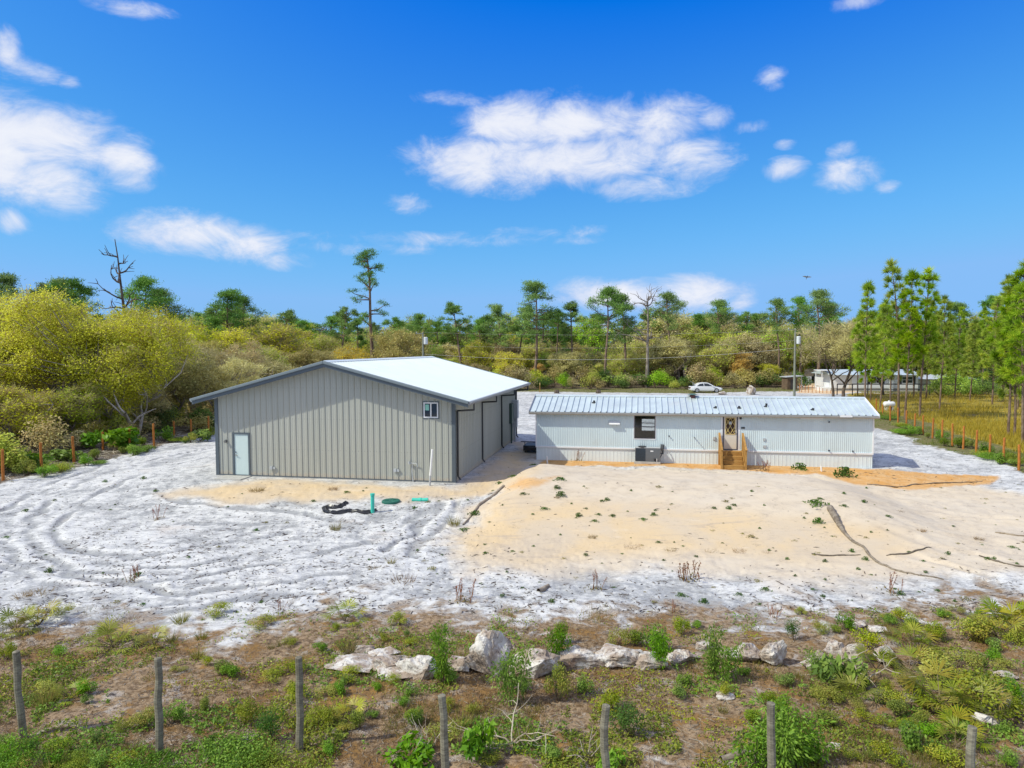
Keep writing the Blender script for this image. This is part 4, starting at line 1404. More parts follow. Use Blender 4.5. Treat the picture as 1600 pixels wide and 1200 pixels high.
def young_pine_parts(seed, H=13, lo=.32, rad=1.9, lm='ypine'):
    """slender longleaf pine: whorls of branches ending in round needle tufts"""
    rng = np.random.default_rng(seed)
    tr = PM(); cr = PM()
    pts, _ = wander((0, 0, -.3), (0, 0, 1), H, 10, rng, .018)
    tr.tube(pts, np.linspace(.105, .025, len(pts)), 7)
    def tuft(c, d, s):
        n = int(85*s)
        D = rand_dirs(n, rng) + d*.75; D /= np.linalg.norm(D, axis=1, keepdims=True)
        V, F = spikes(np.repeat(c[None], n, 0)+rng.normal(size=(n, 3))*.05, D, rng.uniform(.34, .56, n)*s, .055*s, rng)
        cr.add(V, F, 0, np.clip(rng.normal(.5, .2)+rng.normal(size=n)*.16, 0, 1))
    h = H*lo
    while h < H*.97:
        rel = (h/H-lo)/(1-lo)
        nb = rng.integers(3, 6)
        a0 = rng.uniform(0, 6.28)
        f = (h/H)*10; i = min(int(f), 9); p = pts[i]+(pts[i+1]-pts[i])*(f-i)
        for k in range(nb):
            if rng.random() < .12: continue
            a = a0+6.28*k/nb+rng.normal()*.25
            L = rad*(1.0-.72*rel)*(.5+.5*min(1, rel*4+.4))*rng.uniform(.55, 1.1)
            q, d = wander(p, (math.cos(a), math.sin(a), .35+.35*rel), L, 4, rng, .1, .08)
            tr.tube(q, np.linspace(.032, .012, len(q)), 4)
            tuft(q[-1], d, rng.uniform(.85, 1.25))
            if L > .8:
                for _ in range(2):
                    j = rng.integers(1, 4)
                    dd = rng.normal(size=3)*.5+np.array([math.cos(a), math.sin(a), .5])
                    e = q[j]+dd*rng.uniform(.25, .5)
                    tr.tube([q[j], e], [.014, .008], 4)
                    tuft(e, dd/np.linalg.norm(dd), rng.uniform(.7, 1.0))
        h += H*rng.uniform(.035, .062)
    tuft(pts[-1], np.array([0, 0, 1.]), 1.35); tuft(pts[-1]-np.array([0, 0, .4]), np.array([0, 0, 1.]), 1.1)
    return [('trunk', tr.mesh('young_pine_trunk', [BK['pine']], True)), ('crown', cr.mesh('young_pine_crown', [LM[lm]]))]


def shrub_parts(seed, h=.8, w=.5, n=900, leaf=.07, lm='bush', stems=9, aspect=.55, tw=True, lobes=5):
    rng = np.random.default_rng(seed)
    st = PM(); lf = PM()
    cs = [np.array([rng.uniform(-.6, .6)*w, rng.uniform(-.6, .6)*w, h*rng.uniform(.35, .8)]) for _ in range(lobes)]
    for k in range(stems):
        c = cs[k % lobes] + rng.normal(size=3)*w*.2
        m = c*.5 + rng.normal(size=3)*.08*w
        st.tube([(rng.normal()*.05*w, rng.normal()*.05*w, -.05), m, c], [.012*h+.004, .009*h+.003, .004], 4)
    k = n//lobes
    for c in cs:
        s = rng.uniform(.28, .5)
        P = c + rand_dirs(k, rng)*(rng.uniform(.15, 1, k)**.5)[:, None]*np.array([w*s*1.25, w*s*1.25, h*s*.8])
        P[:, 2] = np.abs(P[:, 2])+.01
        A = rand_dirs(k, rng, .2)
        o_ = P-c; o_ /= np.linalg.norm(o_, axis=1, keepdims=True)+1e-9
        V, F = leaf_quads(P, leaf*rng.uniform(.6, 1.35, k), rng, aspect, face=o_*.5+np.array([0, 0, .6]))
        lf.add(V, F, 0, np.clip(rng.normal(.45, .16)+rng.normal(size=k)*.2, 0, 1))
    return [('stem', st.mesh('shrub_stem', [BK['stem']])), ('foliage', lf.mesh('shrub_foliage', [LM[lm]]))]


def sapling_parts(seed, h=1.3, n_cl=7, lm='bright', leaf=.11, per=70):
    """upright weedy sapling: a few thin stems with feathery leaf clumps"""
    rng = np.random.default_rng(seed)
    st = PM(); lf = PM()
    for s in range(5):
        a = rng.uniform(0, 6.28)
        q, d = wander((rng.normal()*.06, rng.normal()*.06, -.05), (math.cos(a)*.32, math.sin(a)*.32, 1), h*rng.uniform(.6, 1), 6, rng, .09)
        st.tube(q, np.linspace(.014, .005, len(q)), 4)
        for j in range(2, 7):
            if rng.random() < .25: continue
            c = q[j]
            P = c+rng.normal(size=(per, 3))*np.array([.13, .13, .08])*h*.9
            A = (P-c); A[:, 2] -= .04; A /= np.linalg.norm(A, axis=1, keepdims=True)+1e-9
            V, F = leaf_quads(P, leaf*rng.uniform(.6, 1.3, per), rng, .32, A)
            lf.add(V, F, 0, np.clip(rng.normal(.5, .16)+rng.normal(size=per)*.18, 0, 1))
    return [('stem', st.mesh('sapling_stem', [BK['stem']])), ('foliage', lf.mesh('sapling_foliage', [LM[lm]]))]


def palmetto_parts(seed, n_fr=12, L=.55, lm='palm', dead=.15):
    """saw palmetto: fans of stiff blades on arching stalks"""
    rng = np.random.default_rng(seed)
    st = PM(); lf = PM()
    for k in range(n_fr):
        a = 6.28*k/n_fr+rng.normal()*.3
        d = np.array([math.cos(a), math.sin(a), rng.uniform(.4, 1.5)]); d /= np.linalg.norm(d)
        q, dd = wander((0, 0, 0), d, L*rng.uniform(.6, 1.1), 3, rng, .1, -.04)
        st.tube(q, np.linspace(.012, .007, len(q)), 4)
        nb = 17
        side = np.cross(dd, [0, 0, 1.]); side /= np.linalg.norm(side)+1e-9
        ang = np.linspace(-1.5, 1.5, nb)+rng.normal(size=nb)*.05
        D = dd[None]*np.cos(ang)[:, None]+side[None]*np.sin(ang)[:, None]
        D[:, 2] -= .12
        c = q[-1]
        ln = L*rng.uniform(.75, 1.05)*(.75+.25*np.cos(ang))
        nrm = np.cross(dd, side)
        S = np.cross(D, nrm[None]); S /= np.linalg.norm(S, axis=1, keepdims=True)+1e-9
        wd = .0135*L/.5
        P0 = np.repeat(c[None], nb, 0); Pm = c+D*(ln*.5)[:, None]; P1 = c+D*ln[:, None]-np.array([0, 0, .06])
        V = np.stack([P0, Pm+S*wd, P1, Pm-S*wd], 1).reshape(-1, 3)
        v0 = rng.uniform(.9, 1) if rng.random() < dead else rng.uniform(.1, .65)
        lf.add(V, np.arange(4*nb).reshape(nb, 4), 0, np.clip(v0+rng.normal(size=nb)*.08, 0, 1))
    return [('stem', st.mesh('palmetto_stalk', [BK['stem']])), ('frond', lf.mesh('palmetto_fronds', [LM[lm]]))]


def tuft_mesh(seed, n=90, h=.35, w=.12, lm='tuft', wd=.012):
    rng = np.random.default_rng(seed)
    p = PM()
    a = rng.uniform(0, 6.28, n); r = rng.uniform(0, 1, n)**.5*w
    P = np.stack([np.cos(a)*r, np.sin(a)*r, np.zeros(n)-.01], 1)
    D = np.stack([np.cos(a)*rng.uniform(.05, .9, n), np.sin(a)*rng.uniform(.05, .9, n), np.ones(n)], 1)+rng.normal(size=(n, 3))*.12
    D /= np.linalg.norm(D, axis=1, keepdims=True)
    V, F = spikes(P, D, rng.uniform(.45, 1.1, n)*h, wd, rng)
    p.add(V, F, 0, np.clip(rng.normal(.45, .25, n), 0, 1))
    return [('tuft', p.mesh('grass_tuft', [LM[lm]]))]


def weed_mesh(seed, n=160, w=.22, h=.1, leaf=.05, lm='mat'):
    rng = np.random.default_rng(seed)
    p = PM()
    a = rng.uniform(0, 6.28, n); r = rng.uniform(0, 1, n)**.6*w*(.7+.3*np.sin(a*3+seed))
    P = np.stack([np.cos(a)*r, np.sin(a)*r, .01+rng.uniform(0, 1, n)*h*(1-(r/w)**2*.7)], 1)
    A = rand_dirs(n, rng, .3)
    V, F = leaf_quads(P, leaf*rng.uniform(.6, 1.3, n), rng, .55, A)
    p.add(V, F, 0, np.clip(rng.normal(.45, .22, n), 0, 1))
    return [('weed', p.mesh('weed_mat', [LM[lm]]))]


def stalk_mesh(seed, n=9, h=.4, lm='red', w=.1):
    """upright bare flower stalks over a small leaf rosette"""
    rng = np.random.default_rng(seed)
    p = PM()
    for k in range(n):
        b = np.array([rng.normal()*w, rng.normal()*w, 0])
        q, d = wander(b, (rng.normal()*.12, rng.normal()*.12, 1), h*rng.uniform(.6, 1.1), 4, rng, .07)
        p.tube(q, np.linspace(.008, .004, len(q)), 3)
        m = 22
        Pq = q[2]+(q[-1]-q[2])*rng.uniform(0, 1, (m, 1))+rng.normal(size=(m, 3))*.014
        V, F = leaf_quads(Pq, .028, rng, .6)
        p.add(V, F, 0, rng.uniform(0, .6, m))
    V, F = leaf_quads(rng.normal(size=(40, 3))*np.array([w*1.1, w*1.1, .03])+[0, 0, .04], .06, rng, .5)
    p.add(V, F, 0, rng.uniform(.75, 1, 40))
    return [('stalk', p.mesh('weed_stalks', [LM[lm]]))]


def dead_branch_parts(seed, L=1.1, mat='twig', n=5, r=.018):
    rng = np.random.default_rng(seed)
    p = PM()
    for k in range(n):
        a = rng.uniform(0, 6.28)
        q, d = wander((0, 0, 0), (math.cos(a), math.sin(a), rng.uniform(.2, 1.1)), L*rng.uniform(.6, 1), 6, rng, .22)
        p.tube(q, np.linspace(r, r*.35, len(q)), 5)
        for j in range(4):
            i = rng.integers(2, 6)
            q2, _ = wander(q[i], d+rng.normal(size=3)*.8, L*rng.uniform(.2, .5), 4, rng, .2)
            p.tube(q2, np.linspace(r*.5, r*.2, len(q2)), 4)
    return [('branch', p.mesh('dead_branch', [BK[mat]]))]


# ------------------------------------------------------------------ trees
rnd = random.Random(5)
SCRUB = {}
_base = [oak_parts(101, 8.5, 4.2, 3, 110, 120, .24, .50, .22, 'olive', 'oak'),
         oak_parts(102, 9.5, 4.8, 2, 115, 120, .25, .42, .25, 'olive', 'oak'),
         oak_parts(103, 7.6, 3.9, 4, 105, 120, .23, .58, .18, 'olive', 'oak'),
         oak_parts(104, 10.0, 3.8, 2, 110, 120, .25, .32, .28, 'olive', 'dark')]
for key, lm, tw in (('grey', 'grey', 'grey'), ('tan', 'tan', 'tan'), ('olive', 'olive', 'grey'), ('yellow', 'yellow', 'tan'), ('orange', 'orange', 'tan'), ('green', 'green', 'grey')):
    SCRUB[key] = [recolor(b, lm, tw) for b in _base]
WORDS = {'grey': 'grey nearly bare scrub oak', 'tan': 'tan twiggy scrub oak', 'olive': 'olive scrub oak', 'yellow': 'yellow-green scrub oak',
         'orange': 'orange-tinged scrub oak in new leaf', 'green': 'bright green broadleaf tree'}


def ground_z(x, y):
    return float(Hgt(x, y)[0])


def world_at(px, depth):
    d = px_dir(px, 560)
    t = depth/d.y
    return d.x*t, depth


def height_for(px, py, x, y):
    """height above ground of something at (x, y) whose top shows at py"""
    d = px_dir(px, py)
    return CAM_Z + d.z*(y/d.y) - ground_z(x, y)


def tree(name, parts, px, depth, top_py, H0_, label, cat='tree', group=None, rz=None, widen=1.0):
    x, y = world_at(px, depth)
    h = height_for(px, top_py, x, y)
    s = h/H0_
    return inst(name, parts, (x, y, ground_z(x, y)-.05), rnd.uniform(0, 6.28) if rz is None else rz, (s*widen, s*widen, s), label, cat, group)


# --- the wood behind the clearing: scrub oaks in staggered rows (each its own tree)
HS = [8.5, 9.5, 7.6, 10.0]
top_line = [(-200, 500), (0, 520), (250, 515), (330, 508), (420, 500), (500, 522), (560, 548), (640, 540), (700, 535), (760, 545), (830, 540), (900, 545), (1000, 540), (1040, 505), (1080, 510), (1150, 515), (1250, 525), (1320, 520), (1400, 515), (1600, 505), (1900, 500)]
tlx = [p[0] for p in top_line]; tly = [p[1] for p in top_line]


def pick_col(px, k):
    r_ = rnd.random()
    if 590 < px < 720 or 1350 < px: pool = ['green', 'olive', 'grey', 'tan', 'green']
    elif 820 < px < 1240: pool = ['tan', 'grey', 'olive', 'yellow', 'orange', 'grey', 'olive', 'olive', 'green']
    elif 400 < px < 590: pool = ['olive', 'yellow', 'tan', 'grey', 'orange', 'yellow', 'olive']
    else: pool = ['olive', 'yellow', 'tan', 'grey', 'green', 'yellow', 'olive']
    return pool[int(r_*len(pool)) % len(pool)]


row = 0
for depth, step, drop in ((116, 50, 36), (122, 44, 16), (129, 40, 2), (137, 38, -6), (147, 42, -10)):
    px = -260 + rnd.uniform(0, 40)
    while px < 1880:
        dd = depth+rnd.uniform(-3, 3)
        if 1245 < px < 1480 and dd < 130:
            px += step; continue
        if px < 330: dd -= 12
        k = rnd.randrange(4); c = pick_col(px, k)
        tp = np.interp(px, tlx, tly)+drop+rnd.uniform(-14, 14)
        tree('scrub_oak', SCRUB[c][k], px, dd, tp, HS[k], WORDS[c]+' in the wood edge behind the clearing', 'tree', WORDS[c]+'s of the wood behind the clearing', widen=rnd.uniform(.95, 1.3))
        px += step*rnd.uniform(.7, 1.3)
    row += 1
# --- scrub between the left fence and the far wood
for px, dep, top, c, k in ((300, 66, 545, 'grey', 0), (335, 72, 535, 'tan', 2), (262, 60, 548, 'grey', 2), (395, 84, 540, 'olive', 1), (430, 80, 552, 'grey', 2), (475, 96, 545, 'tan', 1),
                           (350, 60, 562, 'grey', 0), (290, 82, 525, 'tan', 1), (240, 74, 520, 'olive', 0), (370, 98, 515, 'yellow', 3), (310, 98, 512, 'yellow', 1), (420, 108, 508, 'yellow', 0), (200, 84, 498, 'olive', 1), (100, 80, 490, 'yellow', 0),
                           (-20, 70, 480, 'olive', 1), (-80, 60, 470, 'yellow', 3), (-150, 70, 470, 'olive', 1), (20, 58, 540, 'yellow', 2), (525, 110, 545, 'grey', 1), (550, 104, 540, 'orange', 2), (620, 106, 516, 'tan', 0),
                           (90, 47, 600, 'olive', 2), (30, 44, 585, 'yellow', 2), (-60, 46, 560, 'olive', 0), (215, 56, 585, 'grey', 2), (-160, 50, 520, 'yellow', 1)):
    tree('scrub_oak', SCRUB[c][k], px, dep, top, HS[k], WORDS[c]+' in the thicket left of the metal building', 'tree', WORDS[c]+'s of the thicket on the left', widen=rnd.uniform(1.0, 1.25))
# --- the big yellow-green oaks behind the left fence
for i, (px, dep, top, seed, sp, lab) in enumerate((
        (150, 52, 452, 201, 5.6, 'largest yellow-green oak with pale leaning trunks behind the left fence'),
        (45, 54, 474, 202, 5.2, 'broad yellow-green oak at the left edge, left of the largest oak'),
        (205, 50, 520, 203, 3.3, 'smaller yellow-green oak leaning over the fence, right of the largest oak'))):
    P_ = oak_parts(seed, 10.5, sp, 3, 280 if i < 2 else 130, 300, .135, .08, .30, 'yellow', 'pale', .42, 'tan', 1.0)
    tree('oak_tree', P_, px, dep, top, 10.5, lab, 'tree', rz=[.3, 1.7, 2.6][i])
# dead leaning trunks at its foot
# --- old pines over the wood
PINES = [pine_parts(301, 16, .42, 3.0, 24), pine_parts(302, 16, .5, 3.4, 28, .9), pine_parts(303, 16, .36, 3.6, 22, 1.0), pine_parts(304, 16, .6, 2.6, 24, .7)]
pl = [(18, 428, 92, 2), (58, 432, 98, 0), (98, 434, 96, 2), (-60, 420, 95, 1), (250, 450, 104, 2), (222, 432, 92, 2), (150, 432, 92, 0), (312, 470, 112, 0), (356, 452, 110, 1), (384, 462, 116, 2), (432, 480, 118, 0),
      (526, 473, 122, 0), (560, 497, 128, 3), (632, 492, 128, 0), (655, 490, 132, 2), (720, 466, 124, 0), (785, 474, 126, 1), (806, 472, 128, 0), (838, 436, 118, 1), (870, 482, 126, 3), (893, 470, 122, 3), (945, 448, 114, 2), (978, 456, 118, 1),
      (1048, 456, 122, 2), (1125, 468, 128, 2), (1150, 482, 130, 0), (1216, 466, 120, 2), (1250, 463, 122, 2), (1278, 452, 118, 2), (1304, 470, 124, 1), (1175, 495, 134, 3), (1345, 488, 128, 0), (1010, 478, 132, 0), (1090, 490, 134, 2),
      (1500, 470, 120, 1), (1540, 455, 126, 0), (1590, 470, 120, 2), (1640, 450, 120, 0), (680, 500, 138, 1), (470, 500, 130, 2), (600, 500, 138, 0), (750, 498, 136, 2), (1380, 480, 136, 2), (1440, 485, 132, 0)]
for px, top, dep, k in pl:
    tree('pine_tree', PINES[k], px, dep, top, 16, 'dark green old pine rising above the far scrub wood', 'tree', 'old pines above the wood', widen=rnd.uniform(.9, 1.15))
# lower pine and broadleaf tops that fill the skyline between the tall ones
px = -120
while px < 1760:
    dep = rnd.uniform(138, 152)
    tp = rnd.uniform(482, 508) + (8 if 560 < px < 700 else 0)
    if rnd.random() < .62:
        tree('pine_tree', PINES[rnd.choice([1, 3, 0])], px, dep, tp, 16, 'lower green pine filling the skyline of the far wood', 'tree', 'low pines in the skyline', widen=rnd.uniform(1.3, 1.7))
    else:
        k = rnd.randrange(4)
        tree('scrub_oak', SCRUB[rnd.choice(['green', 'olive', 'green'])][k], px, dep, tp+4, HS[k], 'tall green broadleaf tree in the skyline of the far wood', 'tree', 'broadleaf trees in the skyline', widen=rnd.uniform(.8, 1.0))
    px += rnd.uniform(22, 44)
# the tallest pine, with a forked low limb
P_ = pine_parts(331, 26, .47, 3.6, 20, .95, 130, low_limb=3)
tree('tall_pine', P_, 583, 112, 386, 26, 'tallest lone pine with sparse dark clumps above the metal building roof', 'tree')
# dead tree and other bare trees
def bare_parts(seed, H=14, spread=3.2, mat='dark'):
    rng = np.random.default_rng(seed)
    tr = PM(); tw = PM()
    pts, _ = wander((0, 0, -.3), (0, 0, 1), H*.98, 10, rng, .03)
    pts[:, 0] -= np.linspace(0, 1, 11)*pts[-1, 0]; pts[:, 1] -= np.linspace(0, 1, 11)*pts[-1, 1]; pts[:, 2] *= H/pts[-1, 2]
    tr.tube(pts, np.linspace(.24, .03, len(pts)), 7)
    for k in range(15):
        h = H*rng.uniform(.5, .97); f = h/H*10; i = min(int(f), 9); p = pts[i]+(pts[i+1]-pts[i])*(f-i)
        a = rng.uniform(0, 6.28)
        q, d = wander(p, (math.cos(a), math.sin(a), .35), spread*rng.uniform(.4, 1)*(1.2-h/H)*1.6, 5, rng, .3, .08)
        tw.tube(q, np.linspace(.075, .022, len(q)), 5)
        for j in range(4):
            q2, _ = wander(q[rng.integers(1, 6)], d+rng.normal(size=3)*.6+np.array([0, 0, .4]), rng.uniform(.4, 1.2), 3, rng, .25)
            tw.tube(q2, np.linspace(.03, .014, len(q2)), 4)
    return [('trunk', tr.mesh('bare_trunk', [BK[mat]], True)), ('limb', tw.mesh('bare_limbs', [BK[mat]], True))]


tree('dead_tree', bare_parts(341, 14, 3.0), 186, 66, 373, 14, 'bare dead tree standing above the left oaks', 'tree')
tree('dead_tree', bare_parts(342, 10, 4, 'oak'), 1012, 112, 462, 10, 'bare grey tree between the pines right of centre', 'tree')
# leafless oaks in front of the white house, right
SB = [oak_parts(351, 9, 4.0, 1, 90, 80, .13, .8, .48, 'tan', 'dark', .25, 'grey', 1.0), oak_parts(352, 9, 3.6, 1, 80, 80, .13, .8, .48, 'grey', 'dark', .2, 'grey', 1.0)]
tree('yard_oak', SB[0], 1303, 86, 505, 9, 'nearly bare oak with forked dark trunk before the white house', 'tree')
tree('yard_oak', SB[1], 1318, 84, 508, 9, 'nearly bare oak with single leaning trunk before the white house', 'tree')
tree('yard_oak', SB[1], 1382, 92, 530, 9, 'bare oak with slanting trunk right of the white house window', 'tree')
# --- young longleaf pines by the right fence
YP = [young_pine_parts(401, 13, .40, 1.6), young_pine_parts(402, 13, .33, 1.85), young_pine_parts(403, 13, .46, 1.5), young_pine_parts(404, 13, .28, 2.1)]
yp = [(1352, 648, 440, 0), (1360, 628, 505, 3), (1375, 640, 468, 1), (1391, 634, 470, 3), (1404, 652, 406, 2), (1414, 656, 424, 0), (1437, 653, 420, 2), (1428, 622, 500, 1), (1468, 640, 462, 1), (1447, 625, 470, 3), (1492, 622, 480, 3),
      (1515, 628, 500, 1), (1550, 632, 462, 3), (1566, 628, 430, 1), (1575, 682, 407, 2), (1585, 682, 430, 3), (1598, 698, 440, 0), (1535, 616, 480, 1), (1618, 670, 420, 1), (1650, 690, 430, 2), (1690, 700, 420, 0), (1590, 640, 480, 3), (1340, 618, 492, 1)]
LABP = {1352: 'leftmost slender pine of the grove, behind the mobile home roof end', 1404: 'tallest slender pine of the grove by the right fence', 1437: 'tall slender pine just right of the tallest in the grove',
        1468: 'bushy young pine with thick low trunk in the golden grass', 1575: 'slender pine with open top near the right edge', 1598: 'nearest young pine cut by the right edge of the view'}
for px, bpy_, top, k in yp:
    g = gxy(px, bpy_)
    h = height_for(px, top, g[0], g[1])
    s = h/13
    inst('young_pine', YP[k], (g[0], g[1], ground_z(*g)-.05), rnd.uniform(0, 6.28), (max(s, .9), max(s, .9), s), LABP.get(px, 'bright green slender young pine in the grove by the right fence'), 'pine tree', 'young pines of the right grove')

# --- understory shrubs along the wood edges
US = {}
_u = [shrub_parts(501, 2.2, 1.5, 1500, .17, 'dkgreen', 8, .5), shrub_parts(502, 1.8, 1.7, 1500, .16, 'dkgreen', 8, .5), shrub_parts(503, 2.6, 1.4, 1400, .16, 'dkgreen', 8, .5)]
for key in ('dkgreen', 'olive', 'grey', 'tan', 'green', 'yellow'):
    US[key] = [[p[0], ('foliage', (lambda m: (m.materials.__setitem__(0, LM[key]), m)[1])(p[1][1].copy()))] for p in _u]
UW = {'dkgreen': 'dark green thicket shrub', 'olive': 'olive thicket shrub', 'grey': 'grey brushy shrub', 'tan': 'tan brushy shrub', 'green': 'bright green thicket shrub', 'yellow': 'yellow-green thicket shrub'}
px = -100
while px < 1260:
    dep = rnd.uniform(106, 114)
    if not (330 < px < 720):
        x, y = world_at(px, dep)
        c = rnd.choice(['dkgreen', 'olive', 'grey', 'tan', 'dkgreen', 'green', 'olive'])
        s = rnd.uniform(.8, 1.5)
        inst('shrub', rnd.choice(US[c]), (x, y, ground_z(x, y)-.05), rnd.uniform(0, 6.28), (s*1.2, s*1.2, s), UW[c]+' at the foot of the far wood', 'shrub', UW[c]+'s along the far wood edge')
    px += rnd.uniform(9, 19)
# left thicket floor
for i in range(74):
    px = rnd.uniform(-60, 345)
    by = np.interp(px, [-60, 0, 120, 230, 300, 345], [752, 738, 712, 690, 676, 664]) - rnd.uniform(0, 1)**1.3*62
    if by < 632: continue
    g = gxy(px, by)
    c = rnd.choice(['dkgreen', 'grey', 'olive', 'tan', 'grey', 'tan', 'olive'])
    s = rnd.uniform(.5, .95)
    inst('shrub', rnd.choice(US[c]), (g[0], g[1], ground_z(*g)-.05), rnd.uniform(0, 6.28), (s*1.25, s*1.25, s), UW[c]+' in the thicket behind the left fence', 'shrub', UW[c]+'s behind the left fence')
# right scrub past the golden field
for i in range(46):
    px = rnd.uniform(1440, 1720); dep = rnd.uniform(86, 108)
    x, y = world_at(px, dep)
    c = rnd.choice(['dkgreen', 'green', 'olive', 'grey', 'green'])
    s = rnd.uniform(.7, 1.4)
    inst('shrub', rnd.choice(US[c]), (x, y, ground_z(x, y)-.05), rnd.uniform(0, 6.28), (s*1.2, s*1.2, s), UW[c]+' along the far side of the golden field', 'shrub', UW[c]+'s beyond the golden field')

# --- the far wood, one mass that closes the horizon
def far_wood():
    rng = np.random.default_rng(77)
    p = PM()
    n = 60000
    ang = rng.uniform(-.95, .95, n)
    dist = rng.uniform(158, 215, n)
    x = dist*np.tan(ang); y = dist
    top = 8.2 + 3.0*(vnoise(x*.09, y*.09, 91)) + 1.8*vnoise(x*.3, y*.3, 92)
    z = -.3 + top*rng.uniform(0, 1, n)**.7
    P = np.stack([x, y, z], 1)
    V, F = leaf_quads(P, rng.uniform(.5, 1.3, n), rng, .7)
    kind = vnoise(x*.12, y*.12, 93)
    mi = np.where(kind < .35, 0, np.where(kind < .6, 1, 2))
    p.V.append(V); p.F.append(F); p.mi.append(mi); p.rn.append(np.clip(rng.normal(.45, .22, n), 0, 1))
    o = obj('far_wood', p.mesh('far_wood', [LM['olive'], LM['dkgreen'], LM['green']]))
    tag(o, 'far continuous wood of mixed green and tan crowns along the horizon', 'wood', kind='stuff')


far_wood()

# ------------------------------------------------------------------ fences
def post_mesh(seed, h, r, mat, wob=.02, taper=.9):
    rng = np.random.default_rng(seed)
    p = PM()
    q = np.array([[rng.normal()*wob*.5 if z > 0 else 0, rng.normal()*wob*.5 if z > 0 else 0, z] for z in np.linspace(-.4, h, 7)])
    p.tube(q, np.linspace(r, r*taper, 7)*(1+rng.normal(size=7)*.04), 9)
    n = 9
    m0 = p.n-n
    c = q[-1]+[0, 0, .012]
    p.add([c], np.zeros((0, 3)), 0)
    base = np.concatenate(p.V)
    p.F.append(np.array([[m0+k, m0+(k+1) % n, p.n] for k in range(n)])); p.V.append(np.array([c])); p.n += 1
    p.mi.append(np.zeros(n)); p.rn.append(np.full(n, .5))
    return p.mesh('fence_post', [mat])


ORD = ['leftmost', 'second from the left', 'third from the left', 'fourth from the left', 'fifth from the left', 'sixth from the left', 'rightmost']
FP = [(37, 1150, 1017), (249, 1180, 1030), (468, 1172, 1027), (697, 1235, 1087), (944, 1250, 1100), (1206, 1250, 1098), (1516, 1300, 1137)]
for i, (px, by, ty) in enumerate(FP):
    g = G(px, by)
    d = px_dir(px, ty); h = CAM_Z + d.z*(g.y/d.y) - g.z
    m = post_mesh(600+i, max(.9, h), .062, M['greywood'])
    inst('fence_post', [('post', m)], g, rnd.uniform(0, 6), 1, 'weathered grey wooden post, %s in the foreground row' % ORD[i], 'fence post', 'grey posts of the foreground row', (rnd.uniform(-.03, .03), rnd.uniform(-.04, .04)))
OP = [post_mesh(620+k, 1.45, .07, M['rustwood'], .01) for k in range(3)]
LP = [(5, 752, 702), (65, 738, 692), (116, 724, 682), (161, 704, 675), (203, 705, 670), (241, 698, 662), (272, 683, 658), (299, 684, 655), (326, 682, 650)]
NTH = ['nearest', 'second', 'third', 'fourth', 'fifth', 'sixth', 'seventh', 'eighth', 'ninth', 'tenth', 'eleventh', 'twelfth', 'thirteenth', 'fourteenth', 'fifteenth', 'sixteenth', 'seventeenth', 'eighteenth', 'nineteenth']
for i, (px, by, ty) in enumerate(LP):
    g = G(px, by)
    d = px_dir(px, ty); h = CAM_Z + d.z*(g.y/d.y) - g.z
    lab = 'rust-orange post at the left edge of the view, nearest in the left fence row' if i == 0 else ('rust-orange post beside the metal building corner, last of the left fence row' if i == 8 else 'rust-orange wooden post, %s from the left edge in the left fence row' % NTH[i])
    inst('fence_post', [('post', OP[i % 3])], g, rnd.uniform(0, 6), (1, 1, h/1.45), lab, 'fence post', 'orange posts of the left fence', (rnd.uniform(-.02, .02), rnd.uniform(-.02, .02)))
RP = [(1592, 735, 695), (1568, 725, 684), (1546, 716, 679), (1525, 709, 672), (1505, 702, 666), (1488, 697, 662), (1472, 691, 656), (1457, 685, 653), (1442, 679, 649), (1429, 672, 646), (1416, 666, 641), (1403, 662, 637), (1391, 658, 634), (1379, 653, 632), (1369, 648, 623)]
for i, (px, by, ty) in enumerate(RP):
    g = G(px, by)
    d = px_dir(px, ty); h = CAM_Z + d.z*(g.y/d.y) - g.z
    lab = 'orange post nearest the right edge in the right fence row' if i == 0 else ('orange post behind the mobile home roof end, last of the right fence row' if i == len(RP)-1 else 'orange wooden post, %s from the right edge in the right fence row' % NTH[i])
    inst('fence_post', [('post', OP[i % 3])], g, rnd.uniform(0, 6), (.9, .9, h/1.45), lab, 'fence post', 'orange posts of the right fence', (rnd.uniform(-.02, .02), rnd.uniform(-.02, .02)))
FR = [(1249.5, 613, 599), (1252.5, 613, 601), (1258, 613, 601), (1263, 613.5, 602), (1269, 613.5, 602), (1275, 614, 605), (1280.5, 614, 605), (1285.5, 614, 607), (1292, 614, 608), (1298, 614.5, 609)]
FRL = ['leftmost, next to the utility pole', 'second', 'third', 'fourth', 'fifth', 'sixth', 'seventh', 'eighth', 'ninth', 'rightmost, by the oak trunk']
for i, (px, by, ty) in enumerate(FR):
    g = G(px, by)
    d = px_dir(px, ty); h = max(.5, CAM_Z + d.z*(g.y/d.y) - g.z)
    inst('fence_post', [('post', OP[i % 3])], g, 0, (.6, .6, h/1.45), 'small orange post of the far sandy-road row, %s%s' % (FRL[i], '' if i in (0, 9) else ' from the left'), 'fence post', 'orange posts of the far row')

